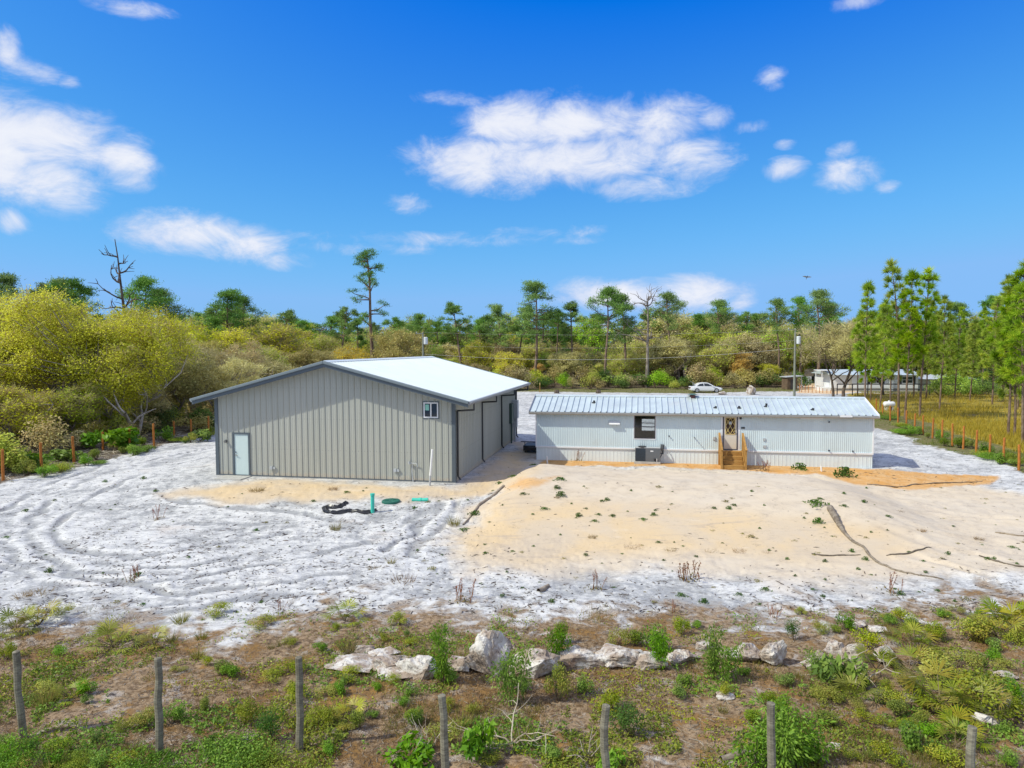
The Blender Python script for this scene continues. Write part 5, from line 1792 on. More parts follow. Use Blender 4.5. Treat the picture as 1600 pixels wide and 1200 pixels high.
# ------------------------------------------------------------------ rocks
def rock_mat():
    m, t = new_mat('limestone')
    c = t.n('ShaderNodeTexCoord').outputs['Object']
    oi = t.n('ShaderNodeObjectInfo').outputs['Random']
    cc = t.n('ShaderNodeVectorMath', {0: c, 1: t.n('ShaderNodeCombineXYZ', {0: t.math('MULTIPLY', oi, 37.0), 1: oi, 2: oi}).outputs[0]}, operation='ADD').outputs[0]
    n = t.noise(cc, 3.0, 6, .65, .4); n2 = t.noise(cc, 11, 5, .7); n3 = t.noise(cc, 1.6, 4, .6)
    col = t.mix(t.sstep(n, .38, .58), (.64, .61, .565), (.36, .285, .225))
    col = t.mix(t.sstep(n3, .58, .70, 0, .7), col, (.24, .15, .11))
    col = t.mix(t.sstep(n3, .30, .40, .6, 0), col, (.66, .64, .60))
    col = t.mix(t.sstep(n2, .53, .66, 0, .85), col, (.10, .08, .07))
    col = t.mix(t.sstep(t.math('ADD', n3, t.math('MULTIPLY', n2, .3)), .36, .42, .55, 0), col, (.50, .33, .10))
    finish(t, col, .9, bump=t.math('ADD', n, t.math('MULTIPLY', n2, .5)), bump_d=.06, spec=.2)
    return m


M['rock'] = rock_mat()


def rock_mesh(seed, sx, sy, sz, cuts=22):
    rng = np.random.default_rng(seed)
    P = rand_dirs(cuts, rng, .15)*(.75+.25*rng.uniform(0, 1, (cuts, 1)))
    P[:, 2] = np.where(P[:, 2] < -.3, -.3, P[:, 2])
    bm = bmesh.new()
    for p in P:
        bm.verts.new(p)
    bmesh.ops.convex_hull(bm, input=bm.verts)
    bmesh.ops.triangulate(bm, faces=bm.faces)
    bmesh.ops.subdivide_edges(bm, edges=bm.edges, cuts=5, use_grid_fill=True)
    co = np.array([v.co for v in bm.verts])
    n1 = fbm(co[:, 0]*2.1+seed, co[:, 1]*2.1+co[:, 2]*1.7, seed, 4, .6)-.5
    n2 = vnoise(co[:, 0]*7+co[:, 2]*5, co[:, 1]*7-co[:, 2]*3, seed+3)-.5
    for v, a, b in zip(bm.verts, n1, n2):
        k = 1+.48*a+.16*b
        v.co = Vector((v.co.x*k*sx, v.co.y*k*sy, (v.co.z*k+.3)*sz/1.2))
    m = bpy.data.meshes.new('boulder')
    bm.to_mesh(m); bm.free()
    m.materials.append(M['rock'])
    return m


RK = [(772, 1056, 78, 80, 'largest boulder, tall pitted limestone rock in the middle of the rock row'), (832, 1064, 66, 46, 'flat-topped white slab leaning against the largest boulder'),
      (655, 1064, 56, 38, 'rounded pinkish brown boulder left of the largest boulder'), (602, 1050, 46, 24, 'squat brown-faced rock beside the rounded pinkish boulder'), (598, 1030, 42, 17, 'pale rock with ochre tip behind the squat brown rock'),
      (570, 1022, 30, 13, 'low whitish rock at the left end of the rock row'), (716, 1053, 36, 24, 'brownish broken rock between the pinkish and largest boulders'), (902, 1050, 66, 36, 'white wedge-shaped slab right of the largest boulder'),
      (968, 1046, 64, 30, 'long pale rock behind the leafy stems, right of the white wedge'), (1018, 1049, 56, 26, 'low tan rock joined to the long pale rock'), (1070, 1038, 42, 18, 'low grey flat rock under the green sapling'),
      (1103, 1020, 26, 14, 'small white-topped rock behind the green sapling'), (1140, 1030, 26, 13, 'small grey rock right of the green sapling'), (1169, 1038, 46, 31, 'pointed white-capped rock left of the dark cube-like boulder'),
      (1211, 1044, 42, 40, 'blocky dark-stained boulder at the right of the rock row'), (1283, 1050, 46, 34, 'white boulder partly hidden by the broad-leaf bush and dead twigs'), (1308, 1030, 34, 24, 'white rounded rock topping the bush-covered pile'),
      (1338, 1034, 36, 24, 'rough white rock just right of the bush-covered pile'), (1388, 1040, 34, 28, 'jagged bright rock at the right end of the rock row'), (1345, 984, 22, 8, 'small white rock lying on bare soil behind the right rocks'),
      (1376, 989, 28, 8, 'flat white rock lying behind the right rocks'), (1575, 1062, 30, 10, 'pale flat stone among scrub near the right edge'), (1548, 1138, 36, 18, 'white stone beside the rightmost foreground post'),
      (1305, 1170, 20, 9, 'small white stone on pine straw near the bottom right'), (1137, 1095, 26, 8, 'flat pale stone on pine straw below the rock row'), (610, 1060, 90, 9, 'wide low slab of crumbled pale rock under the left rocks'), (545, 1050, 80, 10, 'wide low patch of broken pale rock at the left of the rock row')]
for i, (px, by, w, h, lab) in enumerate(RK):
    g = G(px, by-2); s = mpp(g)
    m = rock_mesh(700+i, w*s*.74, w*s*.5, h*s*(.86 if i == 0 else .98), 16 if h > 30 else 22)
    inst('boulder', [('rock', m)], (g.x, g.y+w*s*.25, g.z-.05*h*s), rnd.uniform(-.4, .4), 1, lab, 'rock', 'rocks of the limestone row')
g = G(1174, 616.5); s = mpp(g)
inst('boulder', [('rock', rock_mesh(761, 9.5*s, 8*s, 13.5*s, 26))], g, .4, 1, 'big pale round boulder at the road beyond the mobile home roof', 'rock')
g = G(1128, 616.5); s = mpp(g)
inst('boulder', [('rock', rock_mesh(762, 9*s, 6*s, 5*s, 26))], g, .4, 1, 'low white rock beyond the roof, right below the white car', 'rock')

# ------------------------------------------------------------------ pipes, sheet, logs
def pipe_between(name, pts, r, mat, label, cat, n=10):
    b = MB(); b.tube(pts, r, n)
    o = b.build(name, mat, None, smooth=False)
    return tag(o, label, cat)


def up_from(px, by, ty, lean=0.0):
    g = G(px, by); d = px_dir(px+lean, ty); z = CAM_Z + d.z*(g.y/d.y)
    x = d.x*(g.y/d.y)
    return g, Vector((x, g.y, z))


a, b_ = up_from(671, 759, 702, 4.5)
T = thing('vent_pipe', 'tall leaning white plastic pipe standing in front of the metal building', 'pipe', a)
mb = MB(); mid = (b_-a)*.28
mb.tube([Vector((0, 0, -.2)), mid], .045, 8); mb.build('sleeve', M['ltgrey'], T)
mb = MB(); mb.tube([mid, b_-a], .05, 10); mb.build('pipe', M['pvc'], T)
a, b_ = up_from(582, 800, 773, 0)
T = thing('cleanout_pipe', 'turquoise plastic riser pipe standing at the end of the black sheet', 'pipe', a)
mb = MB(); mb.tube([Vector((0, 0, -.2)), b_-a], .075, 14); mb.build('pipe', M['turq'], T)
mb = MB(); mb.tube([b_-a-Vector((0, 0, .03)), b_-a+Vector((0, 0, .05))], .092, 14); mb.build('cap', M['turq'], T)
g = G(611, 784)
T = thing('tank_lid', 'round dark green septic lid lying flush in the sand', 'lid', g)
mb = MB(); mb.tube([(0, 0, -.1), (0, 0, .05), (0, 0, .07)], [.38, .38, .35], 28); mb.build('lid', M['lid'], T)
mb = MB()
for k in range(8):
    a_ = k*math.pi/4
    mb.tube([(.1*math.cos(a_), .1*math.sin(a_), .072), (.34*math.cos(a_), .34*math.sin(a_), .072)], .012, 4)
mb.build('ribs', M['lid'], T)
g0, g1 = G(644, 781), G(669, 781.5)
T = thing('drain_pipe', 'turquoise pipe elbow lying in the sand near the building corner', 'pipe', g0)
d = g1-g0
mb = MB(); mb.tube([(0, 0, .06), d*.5+Vector((0, 0, .05)), d+Vector((0, 0, .07))], .075, 12); mb.build('pipe', M['turq'], T)
mb = MB(); mb.tube([d*.42+Vector((0, 0, .05)), d*.58+Vector((0, 0, .055))], .095, 12); mb.build('coupling', M['turq'], T)
for px, by, ty, lab in ((855.5, 725, 713, 'short white pipe stub in the sand before the left end of the mobile home'), (1284, 737, 729, 'short white pipe stub in the sand before the right end of the mobile home')):
    a, b_ = up_from(px, by, ty, -1)
    pipe_between('pipe_stub', [a-Vector((0, 0, .1)), b_], .045, M['pvc'], lab, 'pipe')


def black_sheet():
    rng = np.random.default_rng(8)
    P = [G(*p) for p in ((588, 797), (570, 800), (548, 799), (530, 802), (515, 802), (508, 797), (512, 793), (526, 794), (536, 790), (543, 788))]
    c = smooth_line([(p.x, p.y) for p in P], 8)
    n = len(c); m = 9
    V = np.zeros((n, m, 3))
    T_ = np.gradient(c, axis=0); T_ /= np.linalg.norm(T_, axis=1, keepdims=True)
    N = np.stack([-T_[:, 1], T_[:, 0]], 1)
    wdt = .10+.10*vnoise(np.arange(n)*.35, np.zeros(n), 3)
    for j in range(m):
        o = (j/(m-1)-.5)*2
        xy = c + N*(o*wdt)[:, None]
        gz = Hgt(xy[:, 0], xy[:, 1])
        fold = .07*np.abs(np.sin(o*4.5+np.arange(n)*.21))*(1-o*o*.6) + .07*vnoise(np.arange(n)*.5, np.full(n, j*.6), 12)
        V[:, j] = np.stack([xy[:, 0], xy[:, 1], gz+.015+fold*(1-.75*abs(o))], 1)
    i = np.arange(n*m).reshape(n, m)
    F = np.stack([i[:-1, :-1].ravel(), i[1:, :-1].ravel(), i[1:, 1:].ravel(), i[:-1, 1:].ravel()], 1)
    o = obj('plastic_sheet', mk_mesh('plastic_sheet', V.reshape(-1, 3), [F], M['blackpoly']))
    tag(o, 'crumpled black plastic sheet trailing over the white sand', 'plastic sheet')


black_sheet()


M['darklog'] = wood_mat('dark_log', (.075, .06, .045), (.20, .165, .125), 4)


def log_thing(pxs, rads, name, label, mat, seed, sink=.5, sides=9):
    rng = np.random.default_rng(seed)
    P = smooth_line([tuple(gxy(*p)) for p in pxs], 5)
    z = Hgt(P[:, 0], P[:, 1])
    r = np.interp(np.linspace(0, 1, len(P)), np.linspace(0, 1, len(rads)), rads)*(1+rng.normal(size=len(P))*.08)
    Q = np.stack([P[:, 0], P[:, 1], z+r*(1-sink)], 1)
    p = PM(); p.tube(Q, r, sides)
    o = obj(name, p.mesh(name, [M[mat]], True))
    return tag(o, label, 'log')


log_thing([(1297, 796), (1303, 806), (1312, 822), (1320, 834), (1335, 848), (1350, 856), (1357, 866), (1372, 880), (1395, 890), (1430, 899), (1475, 904)], [.125, .115, .08, .055, .045, .045, .04, .035, .03, .02], 'fallen_log', 'long grey curved log running down the right face of the sand mound', 'drift', 31)
log_thing([(724, 821), (735, 808), (748, 792), (760, 783), (774, 773), (787, 761)], [.03, .045, .06, .06, .065, .07], 'fallen_log', 'brown log lying along the left foot of the sand mound', 'log', 32)
log_thing([(1355, 757), (1400, 762), (1440, 757), (1490, 755), (1535, 752)], [.03, .035, .03, .02], 'fallen_log', 'thin dark branch bordering the orange soil right of the mound', 'darklog', 33)
log_thing([(1385, 868), (1405, 866), (1430, 862), (1455, 855)], [.015, .03, .03, .012], 'fallen_log', 'short dark branch right of the long curved log', 'darklog', 34)
log_thing([(1268, 866), (1290, 869), (1320, 868), (1345, 867)], [.015, .03, .025, .012], 'fallen_log', 'thin dark branch left of the long curved log', 'darklog', 35)
log_thing([(1555, 832), (1580, 836), (1605, 838)], [.03, .04, .03], 'fallen_log', 'short log lying on sand at the right edge', 'log', 36)
log_thing([(1530, 872), (1560, 882), (1600, 888)], [.02, .03, .03], 'fallen_log', 'thin branch with weeds on sand at the right edge', 'darklog', 37)
log_thing([(841, 926), (849, 921), (857, 915)], [.05, .07, .04], 'fallen_log', 'small split branch on sand above the rock row', 'log', 38)
log_thing([(1125, 1188), (1145, 1184), (1168, 1182)], [.05, .07, .05], 'fallen_log', 'pale broken limb on the ground near the bottom of the view', 'twigpale', 39) if False else None
log_thing([(1126, 1188), (1146, 1184), (1168, 1181)], [.045, .065, .05], 'fallen_log', 'pale broken limb lying near the bottom of the view', 'drift', 39)
log_thing([(145, 668), (190, 664), (215, 672), (222, 680)], [.05, .05, .04, .03], 'fallen_log', 'pale fallen limb behind the left fence', 'drift', 40)
log_thing([(190, 655), (220, 662), (245, 676), (258, 682)], [.07, .07, .05, .03], 'fallen_log', 'pale bent limb leaning on the left fence thicket', 'drift', 41)

# ------------------------------------------------------------------ trailer beside the home
def utility_trailer():
    g = G(823, 707)
    T = thing('utility_trailer', 'low black flat trailer parked at the left end of the mobile home', 'trailer', g, -TH)
    mb = MB(); mb.box(-.2, 2.6, -.1, 1.3, .34, .42); mb.build('deck', M['black'], T, bevel=.01)
    mb = MB(); mb.box(-.2, 2.6, -.11, -.06, .10, .33); mb.box(-.2, -.14, -.1, 1.3, .10, .33); mb.build('frame', M['black'], T)
    mb = MB(); mb.tube([(-.35, -.08, .66), (2.6, -.08, .62)], .03, 6); mb.tube([(-.1, -.08, .4), (-.1, -.08, .66)], .025, 6); mb.tube([(1.2, -.08, .4), (1.2, -.08, .64)], .025, 6); mb.build('rail', M['black'], T)
    for y in (-.16, 1.36):
        mb = MB(); mb.tube([(1.5, y-.08, .28), (1.5, y+.08, .28)], .29, 16); mb.build('wheel', M['dark'], T)
    mb = MB(); mb.tube([(-.05, -.05, .3), (-.05, -.05, -.05)], .03, 6); mb.build('leg', M['black'], T)


utility_trailer()

# ------------------------------------------------------------------ the white car
M['carpaint'] = simple('car_paint', (.72, .74, .76), .22, var=.01, spec=.6)
M['tyre'] = simple('tyre', (.018, .018, .02), .85)
M['rim'] = simple('rim', (.45, .46, .48), .35, metal=.6)
M['carglass'] = glass_mat('car_glass', (.015, .022, .03))
M['lamp_red'] = simple('tail_lamp', (.35, .015, .015), .25)
M['lamp_clear'] = simple('head_lamp', (.55, .58, .60), .15)


def white_car():
    g = G(1102, 613)
    L = 50*mpp(g)*1.0
    T = thing('parked_car', 'white sedan with its boot lid raised, parked on the sandy roadside', 'car', g, -.05)
    k = L/4.7
    # body: cross-sections lofted along the length; x forward (right in the photograph)
    prof = [  # x, z_bottom, z_belt, half width low, half width belt
        (-2.32, .42, .80, .70, .66), (-2.20, .30, .92, .80, .76), (-1.80, .22, .98, .88, .82), (-1.2, .20, .97, .90, .85), (-.3, .19, .94, .90, .86),
        (.6, .19, .92, .90, .86), (1.2, .20, .89, .90, .84), (1.7, .22, .82, .88, .78), (2.1, .28, .72, .80, .66), (2.32, .36, .60, .62, .52)]
    V, F = [], []
    m = 10
    for x, zb, zt, wl, wb in prof:
        h = zt-zb
        ring = [(-wl*.85, zb), (-wl, zb+h*.18), (-wl, zb+h*.55), (-wb, zt-.04), (-wb*.88, zt), (wb*.88, zt), (wb, zt-.04), (wl, zb+h*.55), (wl, zb+h*.18), (wl*.85, zb)]
        V += [(x*k, y*k, z*k) for y, z in ring]
    for i in range(len(prof)-1):
        for j in range(m):
            F.append((i*m+j, i*m+(j+1) % m, (i+1)*m+(j+1) % m, (i+1)*m+j))
    F += [tuple(range(m)), tuple(range((len(prof)-1)*m, len(prof)*m))]
    mb = MB(); mb.add(V, F); mb.build('body', M['carpaint'], T, smooth=False)
    # cabin: glasshouse and roof
    def cabin(s, z0, xs):
        V, F = [], []
        for x, z, w in xs:
            V += [(x*k, -w*k, z*k), (x*k, w*k, z*k)]
        return V
    out = [(-1.75, .96, .80), (-1.05, 1.36, .64), (-.45, 1.46, .62), (.25, 1.43, .62), (1.25, .90, .80)]
    V = cabin(1, 0, out) ; nb = len(out)
    base = [(-1.75, .93, .80), (-1.05, .93, .82), (-.45, .93, .83), (.25, .92, .83), (1.25, .88, .80)]
    V += cabin(1, 0, base)
    F = []
    for i in range(nb-1):
        F += [(2*i, 2*i+1, 2*i+3, 2*i+2), (2*i, 2*i+2, 2*nb+2*i+2, 2*nb+2*i), (2*i+1, 2*nb+2*i+1, 2*nb+2*i+3, 2*i+3)]
    mb = MB(); mb.add(V, F); mb.build('cabin', M['carpaint'], T)
    for s in (-1, 1):
        for quad in ([(-1.40, .97), (-.98, 1.28), (-.46, 1.36), (-.40, .97)], [(-.32, .97), (-.38, 1.365), (.20, 1.34), (.86, .97)]):
            mb = MB()
            mb.add([(x*k, s*(.835-.205*(z-.93)/.5+.012)*k, z*k) for x, z in quad], [(0, 1, 2, 3)])
            mb.build('side_window', M['carglass'], T)
    mb = MB(); mb.add([(1.18*k, -.74*k, .97*k), (1.18*k, .74*k, .97*k), (.33*k, .58*k, 1.41*k), (.33*k, -.58*k, 1.41*k)], [(0, 1, 2, 3)]); mb.build('windscreen', M['carglass'], T)
    # raised boot lid and dark opening
    mb = MB(); mb.box(-2.335*k, -2.30*k, -.6*k, .6*k, .56*k, .80*k); mb.add([(-2.2*k, -.66*k, .935*k), (-2.2*k, .66*k, .935*k), (-1.7*k, .7*k, .995*k), (-1.7*k, -.7*k, .995*k)], [(0, 1, 2, 3)]); mb.build('boot_opening', M['dark'], T)
    mb = MB(); mb.add([(-1.66*k, -.66*k, 1.0*k), (-1.66*k, .66*k, 1.0*k), (-1.80*k, .64*k, 1.52*k), (-1.80*k, -.64*k, 1.52*k), (-2.22*k, .6*k, 1.58*k), (-2.22*k, -.6*k, 1.58*k)], [(0, 1, 2, 3), (3, 2, 4, 5)]); mb.build('boot_lid', M['carpaint'], T)
    for wx in (-1.38, 1.42):
        for s in (-1, 1):
            mb = MB(); mb.tube([(wx*k, s*.70*k, .33*k), (wx*k, s*.915*k, .33*k)], .335*k, 20)
            w = mb.build('wheel', M['tyre'], T)
            mb = MB(); mb.tube([(wx*k, s*.88*k, .33*k), (wx*k, s*.93*k, .33*k)], .22*k, 16); mb.build('rim', M['rim'], w)
    for s in (-1, 1):
        mb = MB(); mb.box(-2.34*k, -2.1*k, s*.66*k-.09*k, s*.66*k+.09*k, .66*k, .80*k); mb.build('tail_lamp', M['lamp_red'], T, bevel=.02)
        mb = MB(); mb.box(2.0*k, 2.3*k, s*.58*k-.09*k, s*.58*k+.09*k, .56*k, .66*k); mb.build('headlight', M['lamp_clear'], T, bevel=.02)
        mb = MB(); mb.box(.78*k, .95*k, s*.95*k-.08*k, s*.95*k+.08*k, .93*k, 1.05*k); mb.build('mirror', M['carpaint'], T, bevel=.02)


white_car()

# ------------------------------------------------------------------ neighbour's house, shed, rail fence, tank, stake
def farm_house():
    x, y = world_at(1303, 100)
    z = ground_z(x, y)
    s = y/F_PX*1.03
    T = thing('white_house', 'white neighbouring house with black shutters behind the pines', 'house', (x, y, z), -.10)
    W = 122*s; D = 8.0; H = 25*s
    mb = MB(); mb.box(0, W, 0, D, .5, H); mb.build('wall', M['white'], T)
    mb = MB(); mb.box(.02, W-.02, .03, D-.03, -.4, .495); mb.build('foundation', M['concrete'], T)
    mb = MB(); mb.prism([(-.5, H+.005), (D/2, H+.7), (D+.5, H+.005)], -.5, W+.5, 'x'); mb.build('roof', M['galv'], T)
    wins = [(50, 44, 15, 9), (92, 44, 14, 9)]
    for wx, _, ww, wh in wins:
        xa = wx*s*1.08; wz = H*.52
        mb = MB(); mb.box(xa-.1, xa+ww*s+.1, -.05, .0, wz-.1, wz+wh*s+.1); f = mb.build('window', M['white'], T)
        mb = MB(); mb.box(xa, xa+ww*s, -.065, -.052, wz, wz+wh*s); mb.build('pane', M['carglass'], f)
        mb = MB(); mb.box(xa, xa+ww*s, -.075, -.066, wz+wh*s*.48, wz+wh*s*.54); mb.box(xa+ww*s*.48, xa+ww*s*.52, -.085, -.076, wz, wz+wh*s); mb.build('muntin', M['white'], f)
        for q in (-1, 1):
            xc = xa+(-.45 if q < 0 else ww*s+.1)
            mb = MB(); mb.box(xc, xc+.36, -.06, -.0, wz-.1, wz+wh*s+.1); mb.build('shutter', M['black'], T)
    mb = MB(); mb.box(22*s, 26.5*s, -.05, 0, .55, 2.6); mb.build('door', M['cream'], T)
    mb = MB(); mb.box(-1.4, -.05, .8, 3.6, 0, .5); mb.box(-1.4, -1.3, .8, .9, .5, 3.0); mb.box(-1.4, -1.3, 3.5, 3.6, .5, 3.0); mb.box(-1.6, -.05, .7, 3.7, 3.0, 3.12); mb.build('porch', M['white'], T)
    mb = MB(); mb.box(80*s, 85*s, -.4, -.06, .1, 1.8); mb.build('cabinet', M['ltgrey'], T)
    # long low wing on the right
    mb = MB(); mb.box(W+.05, W+88*s, 1.5, D-.5, -.2, H*.72); mb.build('wing', M['cream2'], T)
    mb = MB(); mb.prism([(1.1, H*.72+.006), (D/2+.5, H*.72+.6), (D-.1, H*.72+.006)], W+.55, W+89*s, 'x'); mb.build('wing_roof', M['ltgrey'], T)


M['cream2'] = simple('pale_wing', (.55, .55, .50), .6, var=.05)
farm_house()


def rail_fence():
    x, y = world_at(1290, 92)
    T = thing('rail_fence', 'dark rail fence in front of the white house', 'fence', (x, y, ground_z(x, y)), -.08)
    for k in range(9):
        mb = MB(); mb.box(k*2.0+1.6-.05, k*2.0+1.6+.05, -.05, .05, -.3, 1.55); mb.build('post', M['frame_dark'], T)
    mb = MB(); mb.box(1.5, 17.7, -.09, -.051, 1.42, 1.56); mb.build('rail', M['frame_dark'], T)
    mb = MB(); mb.box(1.5, 17.7, -.09, -.051, .7, .8); mb.build('rail', M['frame_dark'], T)


rail_fence()


def shed():
    x, y = world_at(1231, 104)
    T = thing('garden_shed', 'small brown shed at the edge of the wood behind the utility pole', 'shed', (x, y, ground_z(x, y)), .1)
    M['shedwood'] = wood_mat('shed_wood', (.09, .06, .04), (.17, .12, .08))
    mb = MB(); mb.box(0, 1.6, 0, 1.8, -.3, 1.85); mb.build('wall', M['shedwood'], T)
    mb = MB(); mb.prism([(-.25, 1.9), (-.25, 2.0), (2.5, 2.15), (2.5, 2.05)], -.2, 2.0, 'y'); mb.build('roof', M['ltgrey'], T)
    for px_ in (2.3,):
        for py_ in (.1, 1.7):
            mb = MB(); mb.box(px_-.06, px_+.06, py_-.06, py_+.06, -.3, 2.03); mb.build('post', M['ltgrey'], T)
    mb = MB(); mb.box(.5, 1.2, -.03, -.001, 0, 1.6); mb.build('door', M['frame_dark'], T)


shed()
g = G(1264, 601.5)
T = thing('utility_cabinet', 'grey-green utility cabinet on posts by the sandy road', 'cabinet', g)
mb = MB(); mb.box(-.35, .35, -.2, .2, .5, 1.5); mb.build('box', M['ltgrey'], T, bevel=.02)
for s in (-.28, .28):
    mb = MB(); mb.box(s-.04, s+.04, -.05, .05, -.2, .5); mb.build('leg', M['frame_dark'], T)
g = G(1389, 641)
T = thing('gas_tank', 'small white horizontal tank behind the right fence', 'tank', g)
s = mpp(g)
mb = MB()
mb.tube([(-8.5*s, 0, .62), (-8*s, 0, .62), (-6.5*s, 0, .62), (6.5*s, 0, .62), (8*s, 0, .62), (8.5*s, 0, .62)], [.10, .22, .28, .28, .22, .10], 16); mb.build('shell', M['white'], T, smooth=True)
for q in (-4.5*s, 4.5*s):
    mb = MB(); mb.box(q-.06, q+.06, -.25, .25, -.1, .32); mb.build('saddle', M['concrete'], T)
mb = MB(); mb.tube([(0, 0, .88), (0, 0, 1.0)], .10, 10); mb.build('dome', M['white'], T)
a, b_ = up_from(843.5, 613, 598, 0)
T = thing('survey_stake', 'thin orange-topped wooden stake at the roadside left of centre', 'stake', a)
mb = MB(); mb.box(-.05, .05, -.03, .03, -.2, (b_-a).z*.75); mb.build('stick', M['wood'], T)
mb = MB(); mb.box(-.055, .055, -.035, .035, (b_-a).z*.75, (b_-a).z); mb.build('flag', M['gold'], T)
for px, by, lab in ((870, 614.5, 'dark tree stump at the roadside left of centre'), (935, 614.5, 'dark tree stump at the roadside behind the mobile home roof')):
    g = G(px, by)
    p = PM(); p.tube(np.array([[0, 0, -.1], [0, .02, .2], [.03, 0, .5], [.05, 0, .52]]), [.42, .36, .30, .02], 9)
    tag(inst('tree_stump', [('stump', p.mesh('stump', [BK['dark']]))], g, 0, 1, lab, 'stump'), None)

# ------------------------------------------------------------------ utility poles and wires
def pole(px, depth, top_py, name_lab, can_py, arm):
    x, y = world_at(px, depth)
    z = ground_z(x, y)
    d = px_dir(px, top_py); h = CAM_Z + d.z*(y/d.y) - z
    T = thing('utility_pole', name_lab, 'utility pole', (x, y, z))
    mb = MB(); mb.tube([(0, 0, -.5), (0, 0, h)], [.17, .11], 10); mb.build('pole', M['pole'], T)
    zc = CAM_Z + px_dir(px, can_py).z*(y/px_dir(px, can_py).y) - z
    mb = MB(); mb.tube([(arm*.42, -.1, zc-.55), (arm*.42, -.1, zc-.5), (arm*.42, -.1, zc+.40), (arm*.42, -.1, zc+.47)], [.24, .29, .29, .22], 14); tr = mb.build('transformer', M['cangrey'], T)
    mb = MB(); mb.tube([(arm*.42, -.1, zc+.45), (arm*.42, -.1, zc+.75)], .05, 6); mb.build('bushing', M['frame_dark'], tr)
    mb = MB(); mb.box(-arm*1.0 if arm > 0 else -.05, .05 if arm > 0 else 1.0, -.05, .05, h-.25, h-.13); mb.build('crossarm', M['pole'], T)
    mb = MB(); mb.tube([(-arm*.9, 0, h-.12), (-arm*.9, 0, h+.08)], .05, 6); mb.build('insulator', M['ltgrey'], T)
    return x, y, z, h


M['cangrey'] = simple('transformer_grey', (.60, .64, .66), .4, var=.03)
M['wire'] = simple('wire', (.45, .44, .42), .5)
p1 = pole(1242, 90, 513, 'tall utility pole with grey transformer beside the sandy road', 531, 1)
p0 = pole(661, 96, 519, 'utility pole with white transformer standing behind the metal building', 532, 1)


def wire(px0, py0, d0, px1, py1, d1, sag, r, label):
    def w(px, py, dep):
        d = px_dir(px, py); t = dep/d.y
        return np.array([d.x*t, dep, CAM_Z+d.z*t])
    A, B = w(px0, py0, d0), w(px1, py1, d1)
    t = np.linspace(0, 1, 40)[:, None]
    Q = A*(1-t)+B*t
    Q[:, 2] -= sag*4*(t[:, 0]*(1-t[:, 0]))
    p = PM(); p.tube(Q, r, 4)
    tag(obj('overhead_wire', p.mesh('overhead_wire', [M['wire']])), label, 'wire')


wire(661, 519, 96, 1241, 515, 90, .55, .007, 'topmost thin wire between the two utility poles')
wire(661, 538, 96, 1241, 532, 90, .75, .007, 'middle thin wire between the two utility poles')
wire(662, 553, 96, 1241, 544, 90, 1.15, .016, 'lowest thick sagging wire between the two utility poles')
wire(1243, 544, 90, 1640, 552, 96, .5, .009, 'thin wire running right from the utility pole behind the pines')
# bird in the sky
def bird():
    d = px_dir(1261, 433); t = 70/d.y
    P = Vector((d.x*t, 70, CAM_Z+d.z*t))
    T = thing('soaring_bird', 'dark bird soaring high above the right wood', 'bird', P)
    T.rotation_euler = (.3, -1.0, .6); T.scale = (.55, .55, .55)
    p = PM()
    p.tube(np.array([[-.32, 0, 0], [-.22, 0, .02], [0, 0, .03], [.2, 0, .02], [.3, 0, .03], [.36, 0, .02]]), [.02, .06, .085, .06, .045, .01], 8)
    V = [(-.30, -.02, 0), (-.30, .02, 0), (-.48, .1, 0), (-.48, -.1, 0)]
    p.add(V, np.array([[0, 1, 2, 3]]))
    obj('body', p.mesh('bird_body', [M['dark']], True), T)
    for s in (-1, 1):
        mb = MB()
        mb.add([(.12, s*.05, .03), (.16, s*.35, .12), (.06, s*.78, .10), (-.02, s*.80, .10), (-.10, s*.4, .11), (-.14, s*.05, .03)] + [(.12, s*.05, .015), (.16, s*.35, .105), (.06, s*.78, .09), (-.02, s*.80, .09), (-.10, s*.4, .095), (-.14, s*.05, .015)],
               [(0, 1, 2, 3, 4, 5), (11, 10, 9, 8, 7, 6)] + [(i, (i+1) % 6, 6+(i+1) % 6, 6+i) for i in range(6)])
        mb.build('wing', M['dark'], T)


bird()

# ------------------------------------------------------------------ plants of the yard and the foreground
SH = {'bush': [shrub_parts(801, .8, .55, 1500, .06, 'bush', 10), shrub_parts(802, .65, .6, 1500, .055, 'bush', 10), shrub_parts(803, .9, .5, 1500, .06, 'bush', 10)],
      'bright': [shrub_parts(811, .6, .42, 900, .085, 'bright', 8, .4), shrub_parts(812, .5, .45, 900, .08, 'bright', 8, .4)],
      'olive': [shrub_parts(821, .6, .6, 1500, .05, 'tuftleaf', 10) if False else shrub_parts(821, .6, .6, 1500, .05, 'palm', 10), shrub_parts(822, .5, .6, 1400, .05, 'palm', 10)],
      'broad': [shrub_parts(831, .55, .7, 420, .20, 'bright', 9, .42), shrub_parts(832, .6, .5, 300, .20, 'bright', 8, .42)],
      'dark': [shrub_parts(841, .85, .55, 1700, .05, 'dkbush', 12)] if False else [shrub_parts(841, .85, .55, 1700, .05, 'mat', 12)],
      'mat': [shrub_parts(851, .38, .9, 5200, .042, 'bright', 10, .55, lobes=13), shrub_parts(852, .3, .7, 4200, .038, 'bush', 10, .55, lobes=13)]}
SAP = [sapling_parts(861, 1.3), sapling_parts(862, 1.1), sapling_parts(863, 1.5, per=80)]
PAL = [palmetto_parts(871, 12, .5), palmetto_parts(872, 9, .42, dead=.35), palmetto_parts(873, 16, .62)]
TUF = [tuft_mesh(881), tuft_mesh(882, 70, .28, .16), tuft_mesh(883, 110, .42, .14)]
DRYT = [tuft_mesh(884, 110, .22, .24, 'dry', .010), tuft_mesh(885, 90, .16, .28, 'dry', .010), tuft_mesh(886, 130, .30, .2, 'dry', .010)]
